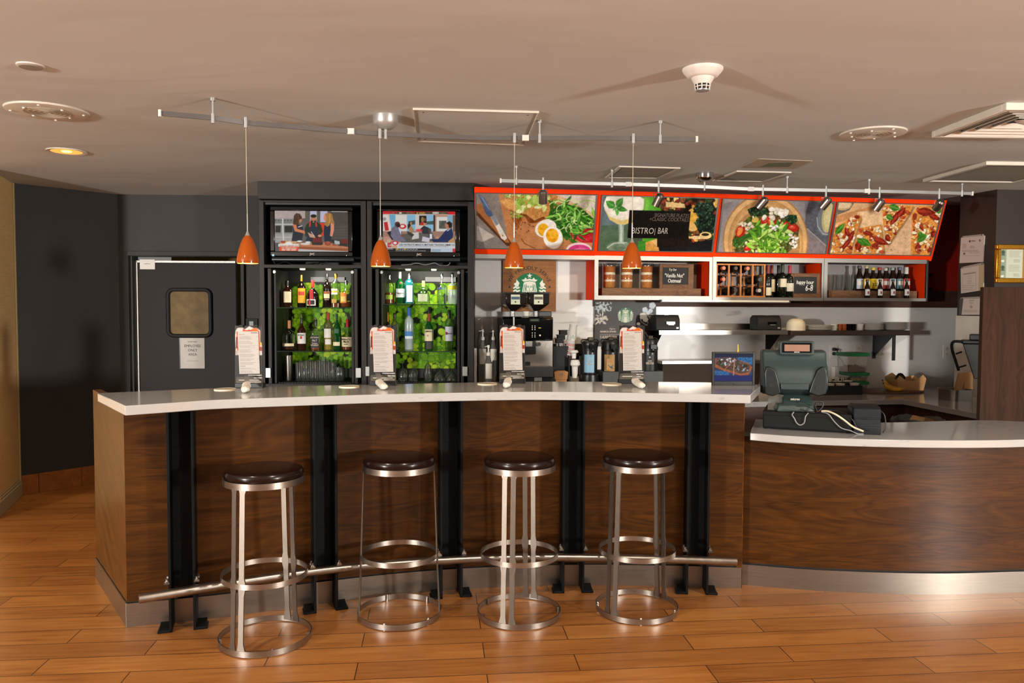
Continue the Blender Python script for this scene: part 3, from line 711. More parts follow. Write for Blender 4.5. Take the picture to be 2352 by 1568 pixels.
# ---- televisions
def tv(c, K, out, scr, bar, cv, label, lines, name='JVC', jv=None):
    x0, z1 = c.at(*K(out[0], out[1]), .05); x1, z0 = c.at(*K(out[2], out[3]), .05); xm = (x0+x1)/2
    t = T('television', label, 'television', c.w(xm, .05, c.lt), AA, 'televisions in the bottle cabinets')
    zb = c.lt; z0 -= zb; z1 -= zb; hw = (x1-x0)/2
    a, sz1 = t.at(*K(scr[0], scr[1]), 0); b, sz0 = t.at(*K(scr[2], scr[3]), 0)
    m = M().box(-hw, hw, -.004, .03, sz1, z1).box(-hw, hw, -.004, .03, z0, sz0).box(-hw, a, -.004, .03, sz0, sz1).box(b, hw, -.004, .03, sz0, sz1)
    m.build('bezel', MAT['gloss'], t, bevel=.006)
    M().box(-hw*.97, hw*.97, .028, .10, z0+.01, z1-.01).build('back_shell', MAT['bplastic'], t, bevel=.01)
    M().box(a, b, .006, .02, sz0, sz1).build('panel', MAT['gloss'], t)
    sc_ = sheet(cv, [(a, .005, sz1), (b, .005, sz1), (b, .005, sz0), (a, .005, sz0)], 'screen', MAT['screen'], t, label='lit screen showing a programme')
    for st, mt, ls, sq in lines:
        text(sc_, [(q[0], (t.at(*K(0, 0), 0)[1]-t.at(*K(0, q[1]), 0)[1]), *t.at(*K(q[2], q[3]), 0)) for q in ls], .0035, mt, 'caption', squeeze=sq, align=st, bold=.0004)
    q0, r1 = t.at(*K(bar[0], bar[1]), -.006); q1, r0 = t.at(*K(bar[2], bar[3]), -.006)
    h = (r1-r0)
    m = M().side([(-.012, r0+h*.25), (.02, r0), (.06, r0), (.06, r1), (-.002, r1), (-.012, r0+h*.6)], q0, q1)
    m.build('speaker_bar', smat('speaker_bar', '#3d4143', .3, .5), t, bevel=.003)
    M().box(-.16, .16, .0, .12, 0, .006).box(-.05, .05, .03, .06, .004, r0+.01).build('stand', MAT['gloss'], t)
    jx, jz = t.at(*K(*jv), 0); text(t, [(name, .017, jx, jz)], -.0045, MAT['pewter'], 'maker_lettering', bold=.0006)
    if label.startswith('left'):
        m = M().pbox(t, *K(243, 1210), *K(292, 1256), -.0048, -.0035); m.build('rating_sticker', smat('sticker_blue', '#8fc6d8', .4), t)
    lx, lz = t.at(*K(out[2]-140, out[3]-28), 0); M().cyl((lx, -.0035, lz), (lx, -.0055, lz), .003, seg=8).build('power_light', smat('led', '#cfd6d2', .3, emit='#ffffff', es=.6), t)
    return t
K7 = lambda X, Y: (600+X/9.8, 460+Y/9.8); K8 = lambda X, Y: (850+X/9.8, 460+Y/9.8)
cv = Canvas(176, 98, [(300, 232), (1950, 240), (1960, 1155), (325, 1155)], '#5f5a57', 3)
cv.rect(280, 220, 990, 400, '#b3a39f', noise=.05, cell=6)
for k in range(5): cv.line([(300, 260+k*30), (980, 262+k*30)], 4, '#a08f8b', al=.6)
cv.rect(280, 400, 730, 1000, '#9d9a97', noise=.04)
for x0, x1 in ((300, 460), (505, 730)):
    cv.rect(x0, 420, x1, 520, '#7a7875'); cv.rect(x0, 545, x1, 760, '#84827f'); cv.rect(x0+25, 575, x1-20, 725, '#20231f'); cv.line([(x0, 545), (x1, 545)], 14, '#d0cdc8'); cv.line([(x0, 835), (x1, 835)], 14, '#c4c0bb')
    for x in (x0+25, x0+95, x0+170): cv.ell(x, 450, 12, 12, '#2a2b29')
cv.line([(480, 420), (510, 910)], 26, '#cfccc8')
cv.rect(990, 232, 1560, 520, '#5d574e'); cv.rect(1100, 235, 1250, 470, '#b9b8d0'); cv.rect(1330, 235, 1490, 490, '#b5b5cf')
cv.rect(1330, 510, 1440, 800, '#d8341f'); cv.rect(1560, 240, 1960, 1000, '#4b4541', noise=.03)
for k in range(6): cv.line([(1640, 600+k*60), (1950, 600+k*60)], 10, '#5e5650')
cv.line([(1580, 246), (1930, 250)], 12, '#c9c9c6')
cv.rect(320, 960, 860, 1160, '#4a4b4d'); cv.rect(840, 1090, 1960, 1160, '#b9b9b8')
cv.poly([(420, 960), (1500, 950), (1960, 1050), (1955, 1140), (900, 1090), (420, 1050)], '#b9764f', noise=.04)
cv.poly([(850, 1040), (1960, 1085), (1955, 1145), (850, 1100)], '#93502f')
cv.poly([(1500, 880), (1940, 900), (1950, 1040), (1750, 1020)], '#2d2925'); cv.rect(1800, 870, 1940, 970, '#6d2420')
# left woman
cv.poly([(715, 560), (780, 530), (930, 580), (960, 700), (920, 930), (690, 930), (720, 720)], '#16202f')
cv.poly([(710, 545), (790, 530), (810, 640), (960, 680), (1050, 720), (1030, 770), (900, 730), (760, 700)], '#cf7c54'); cv.line([(840, 600), (920, 575)], 22, '#c9bfc9')
cv.ell(860, 420, 62, 85, '#b47a58'); cv.poly([(735, 340), (790, 285), (870, 300), (915, 370), (915, 420), (860, 430), (850, 530), (830, 560), (720, 540)], '#4a3020', noise=.04); cv.line([(830, 330), (850, 520)], 20, '#6f4a2b', al=.7)
# man
cv.poly([(1090, 480), (1250, 480), (1350, 550), (1390, 700), (1330, 800), (1290, 830), (1000, 820), (980, 660), (1010, 560)], '#22301f', noise=.03)
cv.poly([(1090, 560), (1270, 560), (1290, 830), (1150, 930), (1000, 940), (1060, 740)], '#1c2a38'); cv.line([(1100, 480), (1100, 580)], 36, '#c33d33'); cv.line([(1230, 480), (1245, 580)], 32, '#c33d33')
cv.ell(1178, 430, 66, 92, '#b57a5c'); cv.ell(1178, 350, 68, 38, '#171310'); cv.poly([(1115, 440), (1130, 450), (1180, 465), (1230, 450), (1242, 440), (1225, 510), (1178, 530), (1130, 510)], '#2a1d16'); cv.ell(1178, 486, 22, 14, '#a98c7c')
# right woman
cv.poly([(1420, 560), (1560, 480), (1640, 560), (1620, 700), (1560, 940), (1430, 930), (1410, 740)], '#15263a')
cv.poly([(1560, 490), (1640, 540), (1640, 680), (1600, 820), (1550, 800), (1565, 650)], '#d98d6f'); cv.ell(1450, 385, 45, 80, '#d08a6a')
cv.poly([(1430, 300), (1500, 272), (1590, 300), (1620, 420), (1660, 540), (1560, 490), (1500, 600), (1410, 540), (1460, 460), (1460, 360)], '#a5743a', noise=.05); cv.line([(1550, 300), (1530, 560)], 22, '#d0a45c', al=.7)
# pot, hands and food
cv.poly([(1140, 930), (1380, 930), (1400, 990), (1350, 1010), (1150, 1005)], '#26291f'); cv.poly([(1150, 830), (1370, 830), (1370, 945), (1180, 950)], '#6e1d22'); cv.ell(1260, 832, 112, 18, '#3e1517')
cv.poly([(1050, 720), (1200, 790), (1230, 850), (1100, 830)], '#c9967c'); cv.line([(1130, 710), (1190, 800)], 14, '#e0d6c8'); cv.ell(1320, 800, 40, 28, '#d0906f')
cv.poly([(430, 930), (620, 910), (830, 930), (760, 980), (450, 980)], '#c9a070', noise=.15, cell=3); cv.ell(500, 940, 60, 25, '#a33a28'); cv.ell(1000, 985, 110, 22, '#d8d2cc'); cv.ell(1060, 945, 60, 22, '#d9d6d2'); cv.ell(1500, 970, 70, 50, '#a04a35', noise=.1); cv.ell(1660, 1000, 60, 22, '#9a4b36'); cv.poly([(1650, 900), (1770, 920), (1770, 990), (1660, 990)], '#a9b3b8', noise=.12, cell=3); cv.ell(870, 925, 60, 20, '#e0ddd8')
# caption plate
cv.ell(630, 1000, 85, 68, '#e6e1dc'); cv.rect(395, 985, 862, 1047, '#e9e4df'); cv.rect(413, 1045, 845, 1145, '#d9481c'); cv.rect(475, 1050, 790, 1092, '#efd9cc', al=.25)
cv.textlines(470, 800, 1105, 1, 10, 30, '#efd9cc', .02, .85)
tv(LC, K7, (190, 130, 2060, 1270), (300, 232, 1955, 1155), (236, 1272, 2082, 1385), cv, 'left television showing three people cooking in aprons',
   [('CENTER', smat('caption_brown', '#8a4a35', .6), [('TODAY SWAP OUT', 38, 628, 1038)], 1.0), ('CENTER', MAT['paper'], [('NO. SPRING ONLY', 34, 628, 1090)], .9)], jv=(1152, 1232))
cv = Canvas(176, 98, [(287, 240), (1915, 255), (1915, 1165), (300, 1165)], '#b1a49c', 4)
cv.rect(280, 320, 1920, 700, '#c9c2bb'); cv.poly([(280, 320), (400, 320), (480, 690), (280, 690)], '#d8cfc6'); cv.poly([(430, 320), (570, 320), (580, 690), (490, 690)], '#6aa3c4'); cv.rect(575, 330, 830, 690, '#d7d2ca')
cv.rect(835, 325, 1025, 700, '#7fb2d0'); cv.poly([(870, 470), (1020, 450), (1020, 540), (870, 560)], '#3d4f4a'); cv.rect(1110, 345, 1275, 560, '#171310'); cv.ell(1185, 435, 35, 60, '#8d7a3f'); cv.ell(1235, 440, 24, 40, '#7a4630'); cv.ell(1180, 530, 55, 36, '#c0271f')
cv.rect(1280, 325, 1450, 700, '#86b5d2'); cv.poly([(1280, 480), (1440, 460), (1440, 545), (1280, 545)], '#41544f'); cv.rect(1430, 330, 1480, 720, '#3d2c22'); cv.rect(1470, 320, 1760, 720, '#b98d75'); cv.rect(1500, 375, 1740, 700, '#d6d3cc'); cv.rect(1555, 460, 1720, 640, '#54564f', noise=.12, cell=3); cv.rect(1745, 330, 1860, 600, '#7fa9bf'); cv.poly([(1860, 330), (1920, 330), (1920, 800), (1860, 700)], '#6b513e')
cv.poly([(310, 500), (390, 480), (430, 680), (340, 690)], '#c0222a'); cv.ell(325, 420, 40, 40, '#9a8f90'); cv.ell(740, 590, 82, 58, '#c02a26'); cv.ell(735, 585, 45, 30, '#e2d6cf')
cv.rect(290, 700, 1920, 960, '#9c7767'); cv.poly([(700, 760), (1400, 720), (1480, 900), (1200, 960), (700, 960)], '#5a564f', noise=.05); cv.poly([(960, 730), (1100, 715), (1110, 860), (950, 885)], '#c9c4c3'); cv.poly([(1190, 815), (1350, 850), (1340, 945), (1170, 925)], '#c6bfcc'); cv.rect(1350, 760, 1400, 870, '#d9e0e4')
cv.poly([(300, 830), (420, 820), (520, 900), (480, 960), (300, 960)], '#c08a78')
cv.poly([(385, 725), (470, 690), (560, 880), (500, 900)], '#1d1d1f'); cv.poly([(480, 640), (560, 575), (640, 590), (720, 700), (740, 820), (830, 930), (560, 930), (470, 800)], '#6e6b80', noise=.05); cv.poly([(640, 600), (710, 680), (700, 770), (660, 690)], '#c9cbd8'); cv.ell(620, 540, 60, 60, '#4d2a20'); cv.ell(640, 570, 40, 40, '#1c1210'); cv.ell(740, 800, 45, 25, '#7a4534')
cv.poly([(870, 600), (930, 570), (985, 640), (1000, 710), (880, 690)], '#a5804f'); cv.poly([(860, 660), (850, 560), (900, 480), (950, 520), (900, 600)], '#25150f'); cv.ell(925, 520, 24, 34, '#b47a58'); cv.poly([(840, 690), (1000, 770), (960, 830), (850, 760)], '#38342d')
cv.poly([(1140, 640), (1220, 570), (1330, 620), (1340, 760), (1190, 750)], '#242a38'); cv.ell(1240, 520, 34, 46, '#c07e60'); cv.ell(1250, 490, 34, 24, '#281711'); cv.ell(1345, 680, 36, 50, '#45403b'); cv.ell(1110, 675, 80, 30, '#c7383a', noise=.2, cell=3)
cv.poly([(1590, 820), (1700, 680), (1840, 620), (1870, 760), (1860, 860), (1750, 945), (1430, 945), (1380, 880), (1540, 870)], '#1b2a55', noise=.03); cv.poly([(1720, 690), (1830, 625), (1760, 690)], '#cfd3dc'); cv.ell(1745, 570, 55, 75, '#b9775a'); cv.poly([(1710, 510), (1790, 470), (1850, 520), (1840, 620), (1780, 630), (1760, 550)], '#20140f'); cv.ell(1520, 840, 40, 25, '#c48a70')
cv.poly([(1760, 920), (1880, 830), (1910, 960), (1780, 960)], '#b98d5e')
cv.rect(280, 235, 1920, 262, '#c01a20'); cv.rect(290, 262, 450, 305, '#d0101a'); cv.rect(450, 262, 620, 305, '#8d2b2b', noise=.2, cell=3); cv.rect(620, 262, 1760, 308, '#50432f', noise=.2, cell=4); cv.rect(900, 268, 1010, 300, '#9a3626'); cv.rect(1410, 262, 1550, 305, '#b7b3ad', noise=.15, cell=3); cv.rect(1755, 262, 1915, 320, '#d0101a'); cv.rect(655, 265, 715, 302, '#c9c2bb', noise=.1, cell=2)
cv.rect(290, 955, 1915, 1085, '#c9cbcf'); cv.rect(400, 930, 490, 1065, '#b9202c'); cv.ell(435, 920, 45, 45, '#b9a48a', noise=.15, cell=2); cv.ell(575, 965, 72, 50, '#c02a2c'); cv.ell(570, 965, 40, 28, '#e6dcd8'); cv.rect(500, 1020, 620, 1080, '#cf9a78')
cv.rect(290, 1085, 1375, 1165, '#17171a'); cv.rect(1375, 1085, 1860, 1165, '#b4c1d2'); cv.rect(1860, 1085, 1915, 1165, '#cf1524')
cv.textlines(655, 1760, 1040, 1, 20, 9, '#6a6a70', rag=.02); cv.textlines(590, 1280, 1098, 2, 32, 16, '#c9c9c9', rag=.3); cv.rect(590, 1095, 650, 1115, '#e0b83a'); cv.rect(775, 1092, 820, 1115, '#e0b83a'); cv.textlines(1400, 1600, 1108, 2, 28, 14, '#5d6675', rag=.3); cv.textlines(400, 540, 1095, 1, 20, 16, '#c0c0c0', rag=.1)
tv(RC, K8, (150, 180, 2030, 1280), (287, 240, 1915, 1165), (300, 1282, 2024, 1390), cv, 'right television showing a news panel of four people and a score ticker',
   [('LEFT', MAT['inkb'], [('DID PATRIOTS MAKE A MISTAKE TRADING JIMMY G?', 42, 655, 1016)], .93), ('CENTER', MAT['paper'], [('10', 56, 443, 1035)], .9), ('CENTER', smat('caption_yellow', '#c9a52e', .5), [('G WIZ!', 36, 1135, 304)], 1.2)], jv=(1105, 1242))
for c, K, pts, lb in ((LC, K7, [(260, 1350), (330, 1440), (520, 1380), (700, 1455), (1000, 1440), (1200, 1400), (1320, 1450), (1480, 1385)], 'left'), (RC, K8, [(700, 1465), (900, 1440), (1050, 1410), (1250, 1450), (1450, 1405), (1560, 1460), (1750, 1460), (1800, 1400)], 'right')):
    P = []
    for i, q in enumerate(pts): x, z = c.at(*K(*q), .03); P.append((x, .03+.012*(i % 3), max(c.lt+.004, z)))
    tag(M().tube(curve_pts(P, 5), .0035, 6).build('cable', MAT['cableg'] if lb == 'right' else MAT['cable'], loc=c.loc, rz=AA), f'loose cable tangle lying under the {lb} television', 'cable')
# ---------------------------------------------------------------- bottles and glasses
PROF = dict(
 std=[(.90,0),(1,.015),(1,.56),(.93,.63),(.62,.70),(.36,.77),(.30,.82),(.28,1)],
 tall=[(.90,0),(1,.012),(1,.66),(.90,.72),(.52,.78),(.36,.82),(.33,1)],
 square=[(.86,0),(.92,.012),(.92,.60),(.86,.66),(.5,.71),(.30,.75),(.27,1)],
 squat=[(.95,0),(1,.03),(1,.40),(.93,.50),(.62,.60),(.30,.68),(.22,.74),(.20,1)],
 flask=[(.92,0),(1,.03),(1,.50),(.90,.58),(.55,.63),(.26,.67),(.24,1)],
 round=[(.80,0),(.95,.04),(1,.22),(1,.36),(.88,.50),(.60,.60),(.25,.67),(.22,1)],
 trap=[(.97,0),(1,.03),(.94,.30),(.82,.47),(.55,.56),(.22,.62),(.19,1)],
 maker=[(.92,0),(1,.02),(1,.38),(.92,.44),(.55,.53),(.32,.60),(.28,.78),(.26,1)],
 wine=[(.95,0),(1,.012),(1,.58),(.92,.65),(.55,.71),(.36,.75),(.34,1)],
 beer=[(.93,0),(1,.012),(1,.52),(.92,.59),(.60,.70),(.46,.80),(.42,.94),(.50,.95),(.50,1)],
 taper=[(.72,0),(.76,.02),(1,.62),(.95,.68),(.40,.74),(.32,.78),(.30,1)],
)
def patch(m, Rf, x0, x1, z0, z1, sq=False, mi=0, e=.0012, n=8):
    v = []
    for k in range(n+1):
        x = x0+(x1-x0)*k/n
        for z in (z0, z1):
            r = Rf; x_ = max(-r*.97, min(r*.97, x))
            y = -((r**5-abs(x_)**5)**.2 if sq else math.sqrt(r*r-x_*x_))-e
            v.append((x_, y, z))
    m.add(v, [(2*k, 2*k+2, 2*k+3, 2*k+1) for k in range(n)], mi)
def bottle(fr, K, y, zb, cx, top, basey, w, prof, body, label, cat='bottle', name='bottle', cap=None, caph=.1, labels=(), liquid=None, level=.5, pour=None, group=None, words=(), sq=None, neck=None, rz=0):
    px, py = K(cx, basey); x, z = fr.at(px, py, y); z = z if zb is None else zb
    t = T(name, label, cat, fr.w(x, y, z), fr.rz, group)
    _, zt = t.at(*K(cx, top), 0); H_ = zt; xa, _ = t.at(*K(cx-w/2, basey), 0); r = abs(xa)
    pf = PROF[prof]; sqv = 0
    if sq: sqv = .5*r
    ph = H_*(1-(pour[1] if pour else 0)); cz = ph*(1-caph) if cap else ph
    P = [(q[0]*r, min(q[1]*ph, cz) if q[1] < 1 else cz) for q in pf]
    M().lathe(P, seg=20, sq=sqv).build('bottle_body', body, t, ang=60)
    if liquid:
        lv = level*ph; Q = []
        for (r0, z0), (r1, z1) in zip(P, P[1:]):
            if z0 < lv: Q.append((r0*.93, max(.003, z0)))
            if z0 < lv <= z1: Q.append(((r0+(r1-r0)*(lv-z0)/(z1-z0+1e-9))*.93, lv))
        M().lathe(Q, seg=20, sq=sqv*.93).build('liquid', liquid, t, ang=60)
    rn = P[-1][0]
    if cap: M().lathe([(rn*1.12, cz-.012 if not neck else cz-neck*ph), (rn*1.15, cz+.002), (rn*1.15, ph-.003), (rn*1.0, ph)], seg=16).build('cap', cap, t)
    if pour: M().cyl((0, 0, ph-.004), (.0, 0, ph+.015), rn*.8, rn*.5, 10).cyl((0, 0, ph+.012), (-.008, 0, H_), .005, .0035, 8).build('pourer', pour[0], t)
    for lb in labels:
        x0, z1 = t.at(*K(lb[0], lb[2]), 0); x1, z0 = t.at(*K(lb[1], lb[3]), 0); m = M(); rr = r*(.92 if prof == 'square' else 1)
        patch(m, rr*(lb[5] if len(lb) > 5 else 1), x0, x1, z0, z1, bool(sq)); m.build('label', lb[4], t)
    for wd_ in words:
        xx, zz = t.at(*K(wd_[2], wd_[3]), 0); h = t.at(*K(0, 0), 0)[1]-t.at(*K(0, wd_[1]), 0)[1]
        text(t, [(wd_[0], h, xx, zz)], -r*(1.0 if not sq else .95)-.003, wd_[4], squeeze=wd_[5] if len(wd_) > 5 else .8, bold=.0003)
    t.H, t.r = H_, r; return t
mm = MAT; lab = lambda c: smat('label_'+c.strip('#'), c, .6)
cream, wht, yel, blk = lab('#d8cba6'), lab('#d5d2cb'), lab('#d99b1c'), lab('#1b1a19')
GT = 'spirit bottles on the upper glass shelves'; GM = 'spirit bottles on the middle glass shelves'
amb = smat('amber_liquid', '#7a3a10', .15); damb = smat('deep_amber_liquid', '#3d1707', .15)
zt, zm = LC.at(720, 705.6, .1)[1], LC.at(720, 804.5, .1)[1]; Y = .17
def lb_(*a, **k): return bottle(LC, K3, Y, *a, **k)
lb_(zt, 323, 205, 478, 140, 'square', mm['whisky'], 'square amber bottle with cream label, leftmost on the top shelf of the left cabinet', cap=mm['bplastic'], caph=.14, labels=[(300, 378, 320, 436, cream)], liquid=damb, level=.55, group=GT, sq=1)
lb_(zt, 475, 145, 478, 92, 'std', mm['darkbottle'], 'dark coffee liqueur bottle with yellow label and gold cap on the left top shelf', cap=mm['gold'], caph=.15, labels=[(440, 518, 285, 440, yel), (448, 510, 320, 360, lab('#b3361a'), 1.01)], group=GT)
lb_(zt, 593, 200, 475, 130, 'squat', mm['darkbottle'], 'squat dark bottle with a red ribbon and red capped neck', cap=lab('#b3121e'), caph=.24, labels=[(536, 634, 402, 468, wht), (546, 624, 412, 458, blk, 1.01), (562, 582, 405, 466, lab('#b01820'), 1.02), (572, 612, 300, 400, lab('#b3121e'), .98)], group=GT)
lb_(zt, 745, 130, 480, 86, 'std', mm['darkbottle'], 'black-brown cream liqueur bottle with an oval label on the left top shelf', cap=mm['bplastic'], caph=.12, labels=[(712, 780, 318, 345, lab('#8a4a2c')), (716, 776, 345, 392, cream), (722, 770, 400, 410, lab('#8d7a62'))], group=GT)
lb_(zt, 838, 130, 478, 92, 'tall', mm['clear'], 'tall clear whisky bottle with a slanted white label and a little amber left', cap=mm['gold'], caph=.1, labels=[(796, 862, 290, 352, wht), (798, 860, 312, 330, mm['gold'], 1.01), (800, 852, 400, 440, lab('#b58a3a'))], liquid=amb, level=.12, group=GT, sq=1)
lb_(zt, 948, 205, 478, 135, 'round', mm['clear'], 'round clear bottle with orange arched label at the right of the left top shelf', cap=mm['chrome'], caph=.10, labels=[(890, 962, 330, 440, lab('#d9822b')), (900, 952, 372, 425, lab('#e0c26a'), 1.01)], liquid=amb, level=.22, group=GT)
lb_(zm, 343, 625, 935, 150, 'flask', mm['clear'], 'flat whiskey flask with cork cap, leftmost on the middle shelf of the left cabinet', cap=lab('#b27a46'), caph=.22, labels=[(282, 404, 866, 896, cream)], liquid=damb, level=.09, group=GM)
lb_(zm, 478, 545, 930, 95, 'std', mm['whisky'], 'amber bourbon bottle with white label and silver pourer on the left middle shelf', cap=mm['bplastic'], caph=.12, labels=[(434, 522, 757, 870, wht), (468, 490, 790, 820, lab('#a5251f'), 1.01)], liquid=damb, level=.58, pour=(mm['chrome'], .14), group=GM, words=[('Jim Beam', 18, 478, 785, MAT['inkb'], .7)])
lb_(zm, 625, 590, 930, 108, 'square', mm['clear'], 'square whiskey bottle with a black and white label', cap=mm['bplastic'], caph=.15, labels=[(580, 668, 780, 915, blk)], liquid=amb, level=.2, pour=(mm['chrome'], .08), group=GM, sq=1, words=[("JACK DANIEL'S", 13, 624, 810, MAT['pewter'], .75), ('No.7', 22, 624, 845, MAT['pewter']), ('Tennessee', 12, 624, 870, MAT['pewter'], .8), ('WHISKEY', 16, 624, 892, MAT['pewter'], .9)])
lb_(zm, 757, 543, 940, 92, 'tall', mm['yellowglass'], 'pale whisky bottle with a red cap and white label on the left middle shelf', cap=lab('#9c2a1c'), caph=.17, labels=[(717, 790, 712, 808, wht), (730, 790, 822, 878, wht)], liquid=smat('straw_liquid', '#b29a4a', .15), level=.5, group=GM)
lb_(zm, 850, 555, 935, 86, 'std', mm['greenglass'], 'dark green whisky bottle with cream lower label on the left middle shelf', cap=lab('#1f3a24'), caph=.13, labels=[(812, 884, 852, 892, cream), (826, 874, 715, 760, lab('#2a5c38'))], group=GM)
lb_(zm, 962, 555, 935, 124, 'maker', mm['clear'], 'squat bourbon bottle with red wax neck and cream label on the left middle shelf', cap=lab('#a4141f'), caph=.20, labels=[(902, 1014, 800, 902, cream)], liquid=amb, level=.12, pour=(mm['chrome'], .15), group=GM, words=[("Maker's", 22, 950, 832, MAT['ink'], .9), ('Mark', 22, 955, 858, MAT['ink'], .9), ('WHISKY', 10, 955, 880, MAT['ink'], .9)])
zt, zm = RC.at(960, 697, .1)[1], RC.at(960, 804.2, .1)[1]
def rb_(*a, **k): return bottle(RC, K3, Y, *a, **k)
rb_(zt, 1403, 130, 440, 110, 'std', mm['clear'], 'clear bottle half full of amber with lime label, leftmost on the right top shelf', cap=mm['chrome'], caph=.12, labels=[(1368, 1442, 355, 402, lab('#8fae2f'))], liquid=amb, level=.36, group=GT)
rb_(zt, 1515, 110, 440, 102, 'std', mm['greenglass'], 'green gin bottle with silver label and red seal on the right top shelf', cap=mm['silver'], caph=.2, labels=[(1478, 1566, 290, 382, lab('#b9c2bd')), (1515, 1545, 222, 252, lab('#a51f2a'), .9)], group=GT, words=[('Tanqueray', 18, 1522, 345, MAT['inkb'], .75)])
rb_(zt, 1614, 125, 440, 96, 'tall', mm['blueglass'], 'pale blue gin bottle with a white label on the right top shelf', cap=mm['chrome'], caph=.14, labels=[(1590, 1652, 255, 430, lab('#b3c3cc'))], group=GT, sq=1)
rb_(zt, 1764, 205, 440, 146, 'trap', mm['clear'], 'squat clear tequila bottle with a round cork on the right top shelf', cap=lab('#b0a050'), caph=.2, labels=[(1712, 1810, 345, 425, lab('#a2aa8e'))], group=GT)
rb_(zt, 1960, 130, 440, 102, 'flask', mm['clear'], 'clear vodka bottle with blue lettering on the right top shelf', cap=mm['chrome'], caph=.12, group=GT, words=[('ABSOLUT', 26, 1960, 300, smat('blue_lettering', '#27479a', .5), .55)])
rb_(zt, 2072, 120, 440, 104, 'flask', mm['frost'], 'frosted vodka bottle with a yellow band, rightmost on the right top shelf', cap=mm['chrome'], caph=.12, labels=[(2026, 2118, 258, 300, lab('#c9c52a'))], group=GT)
rb_(zm, 1388, 540, 932, 54, 'std', mm['whisky'], 'slim amber bottle with gold neck half hidden by the menu card', cap=mm['gold'], caph=.25, group=GM)
rb_(zm, 1462, 545, 925, 84, 'tall', mm['oliveglass'], 'tall olive-tinted bottle with a narrow upright black label beside the menu card', cap=mm['bplastic'], caph=.1, labels=[(1450, 1482, 670, 835, blk), (1458, 1474, 685, 820, lab('#b9b59a'), 1.01)], group=GM)
rb_(zm, 1612, 490, 937, 96, 'tall', mm['frost'], 'tall frosted vodka bottle with blue cap and mountain label', cap=lab('#2a57a5'), caph=.19, labels=[(1570, 1655, 740, 790, lab('#3b78b5')), (1572, 1653, 790, 818, lab('#cfdbe4'), 1.01)], group=GM)
rb_(zm, 1822, 500, 932, 95, 'std', mm['greenglass'], 'green whiskey bottle with cream label and red neck on the right middle shelf', cap=lab('#8a1f1c'), caph=.2, labels=[(1778, 1868, 720, 842, cream), (1780, 1866, 846, 925, lab('#1f2a1a'), 1.0)], pour=(mm['bplastic'], .12), group=GM, words=[('JAMESON', 18, 1822, 748, MAT['ink'], .75), ('J J', 14, 1815, 788, smat('red_ink', '#9a2a20', .6), 1)])
rb_(zm, 2037, 515, 932, 90, 'tall', mm['clear'], 'clear vodka bottle with black cap and white label, rightmost on the right middle shelf', cap=mm['bplastic'], caph=.18, labels=[(1994, 2078, 690, 842, lab('#c9ccd6')), (2000, 2022, 745, 775, lab('#8d2a3a'), 1.01)], group=GM, words=[('Ketel One', 16, 2042, 770, MAT['inkb'], .7)])
# bar mats
def mat_(c, lbl):
    t = T('bar_mat', lbl, 'bar mat', c.w((c.i0+c.i1)/2, .2, c.zf), AA, 'bar mats in the bottle cabinets'); w = (c.i1-c.i0)/2-.088
    m = M().box(-w, w, -.15, .2, 0, .006)
    for k in range(28): x = -w+.006+k*(2*w-.012)/27; m.box(x-.003, x+.003, -.15, .2, .006, .011)
    m.build('ribbed_mat', MAT['matte'], t)
mat_(LC, 'black ribbed bar mat under the tumblers in the left cabinet'); mat_(RC, 'black ribbed bar mat under the upside down wine glasses in the right cabinet')
zg = LC.zf+.011
# shaker
def glassobj(c, cx, top, w, prof, label, cat, name, mat, group=None, y=.15, partname='bowl', base=1252, th=.0018, ridges=0):
    x, _ = c.at(*K3(cx, base), y); t = T(name, label, cat, c.w(x, y, zg), AA, group)
    _, zt_ = t.at(*K3(cx, top), 0); xa, _ = t.at(*K3(cx-w/2, base), 0); r = abs(xa); P = [(q[0]*r, q[1]*zt_) for q in prof]
    inner = [(max(.0005, q[0]-th), q[1]+(th*2 if i == 0 else 0)) for i, q in enumerate(P)]
    M().lathe(P+inner[::-1], seg=24, cap=False).lathe([(0, 0), (P[0][0], 0)], seg=24, cap=False).build(partname, mat, t, ang=50)
    return t
t = glassobj(LC, 341, 1000, 82, [(.72, 0), (.78, .03), (1, .97), (1.02, 1)], 'tall steel cocktail shaker tin left of the tumblers', 'shaker', 'cocktail_shaker', MAT['steel'], partname='tin')
for k, (cx, top) in enumerate(((440, 1068), (490, 1060), (535, 1052), (583, 1058), (632, 1060), (680, 1052), (728, 1060), (775, 1066), (815, 1070), (462, 1050), (560, 1040), (655, 1042), (705, 1010), (752, 1045))):
    glassobj(LC, cx, top, 62, [(.86, 0), (.9, .03), (1, 1)], 'clear straight tumbler in the row on the left bar mat beside the steel shaker', 'glass', 'tumbler', MAT['tumbler'], 'tumblers in the left cabinet', y=.13 if k < 9 else .25, partname='glass_wall')
t = glassobj(LC, 880, 1120, 112, [(.9, 0), (1, .05), (1, .75), (.85, 1)], 'square glass decanter right of the tumblers', 'decanter', 'decanter', MAT['tumbler'], partname='glass_wall')
M().lathe([(.012, .083), (.02, .09), (.02, .105), (.006, .115)], seg=12).build('stopper', MAT['clear'], t)
inv = [(.42, 1.0), (.40, .985), (.06, .96), (.05, .72), (.10, .66), (.70, .55), (1.0, .30), (.92, 0)]
for cx, top, w, lbl in ((1545, 1055, 112, 'upside down wine glass nearest the menu card in the right cabinet'), (1657, 1058, 108, 'upside down wine glass second from the left in the right cabinet'), (1812, 972, 92, 'upside down flute glass with a tall stem in the right cabinet')):
    t = glassobj(RC, cx, top, w, inv[::-1], lbl, 'glass', 'wine_glass', MAT['tumbler'], 'upside down stem glasses', base=1265, partname='bowl_and_stem')
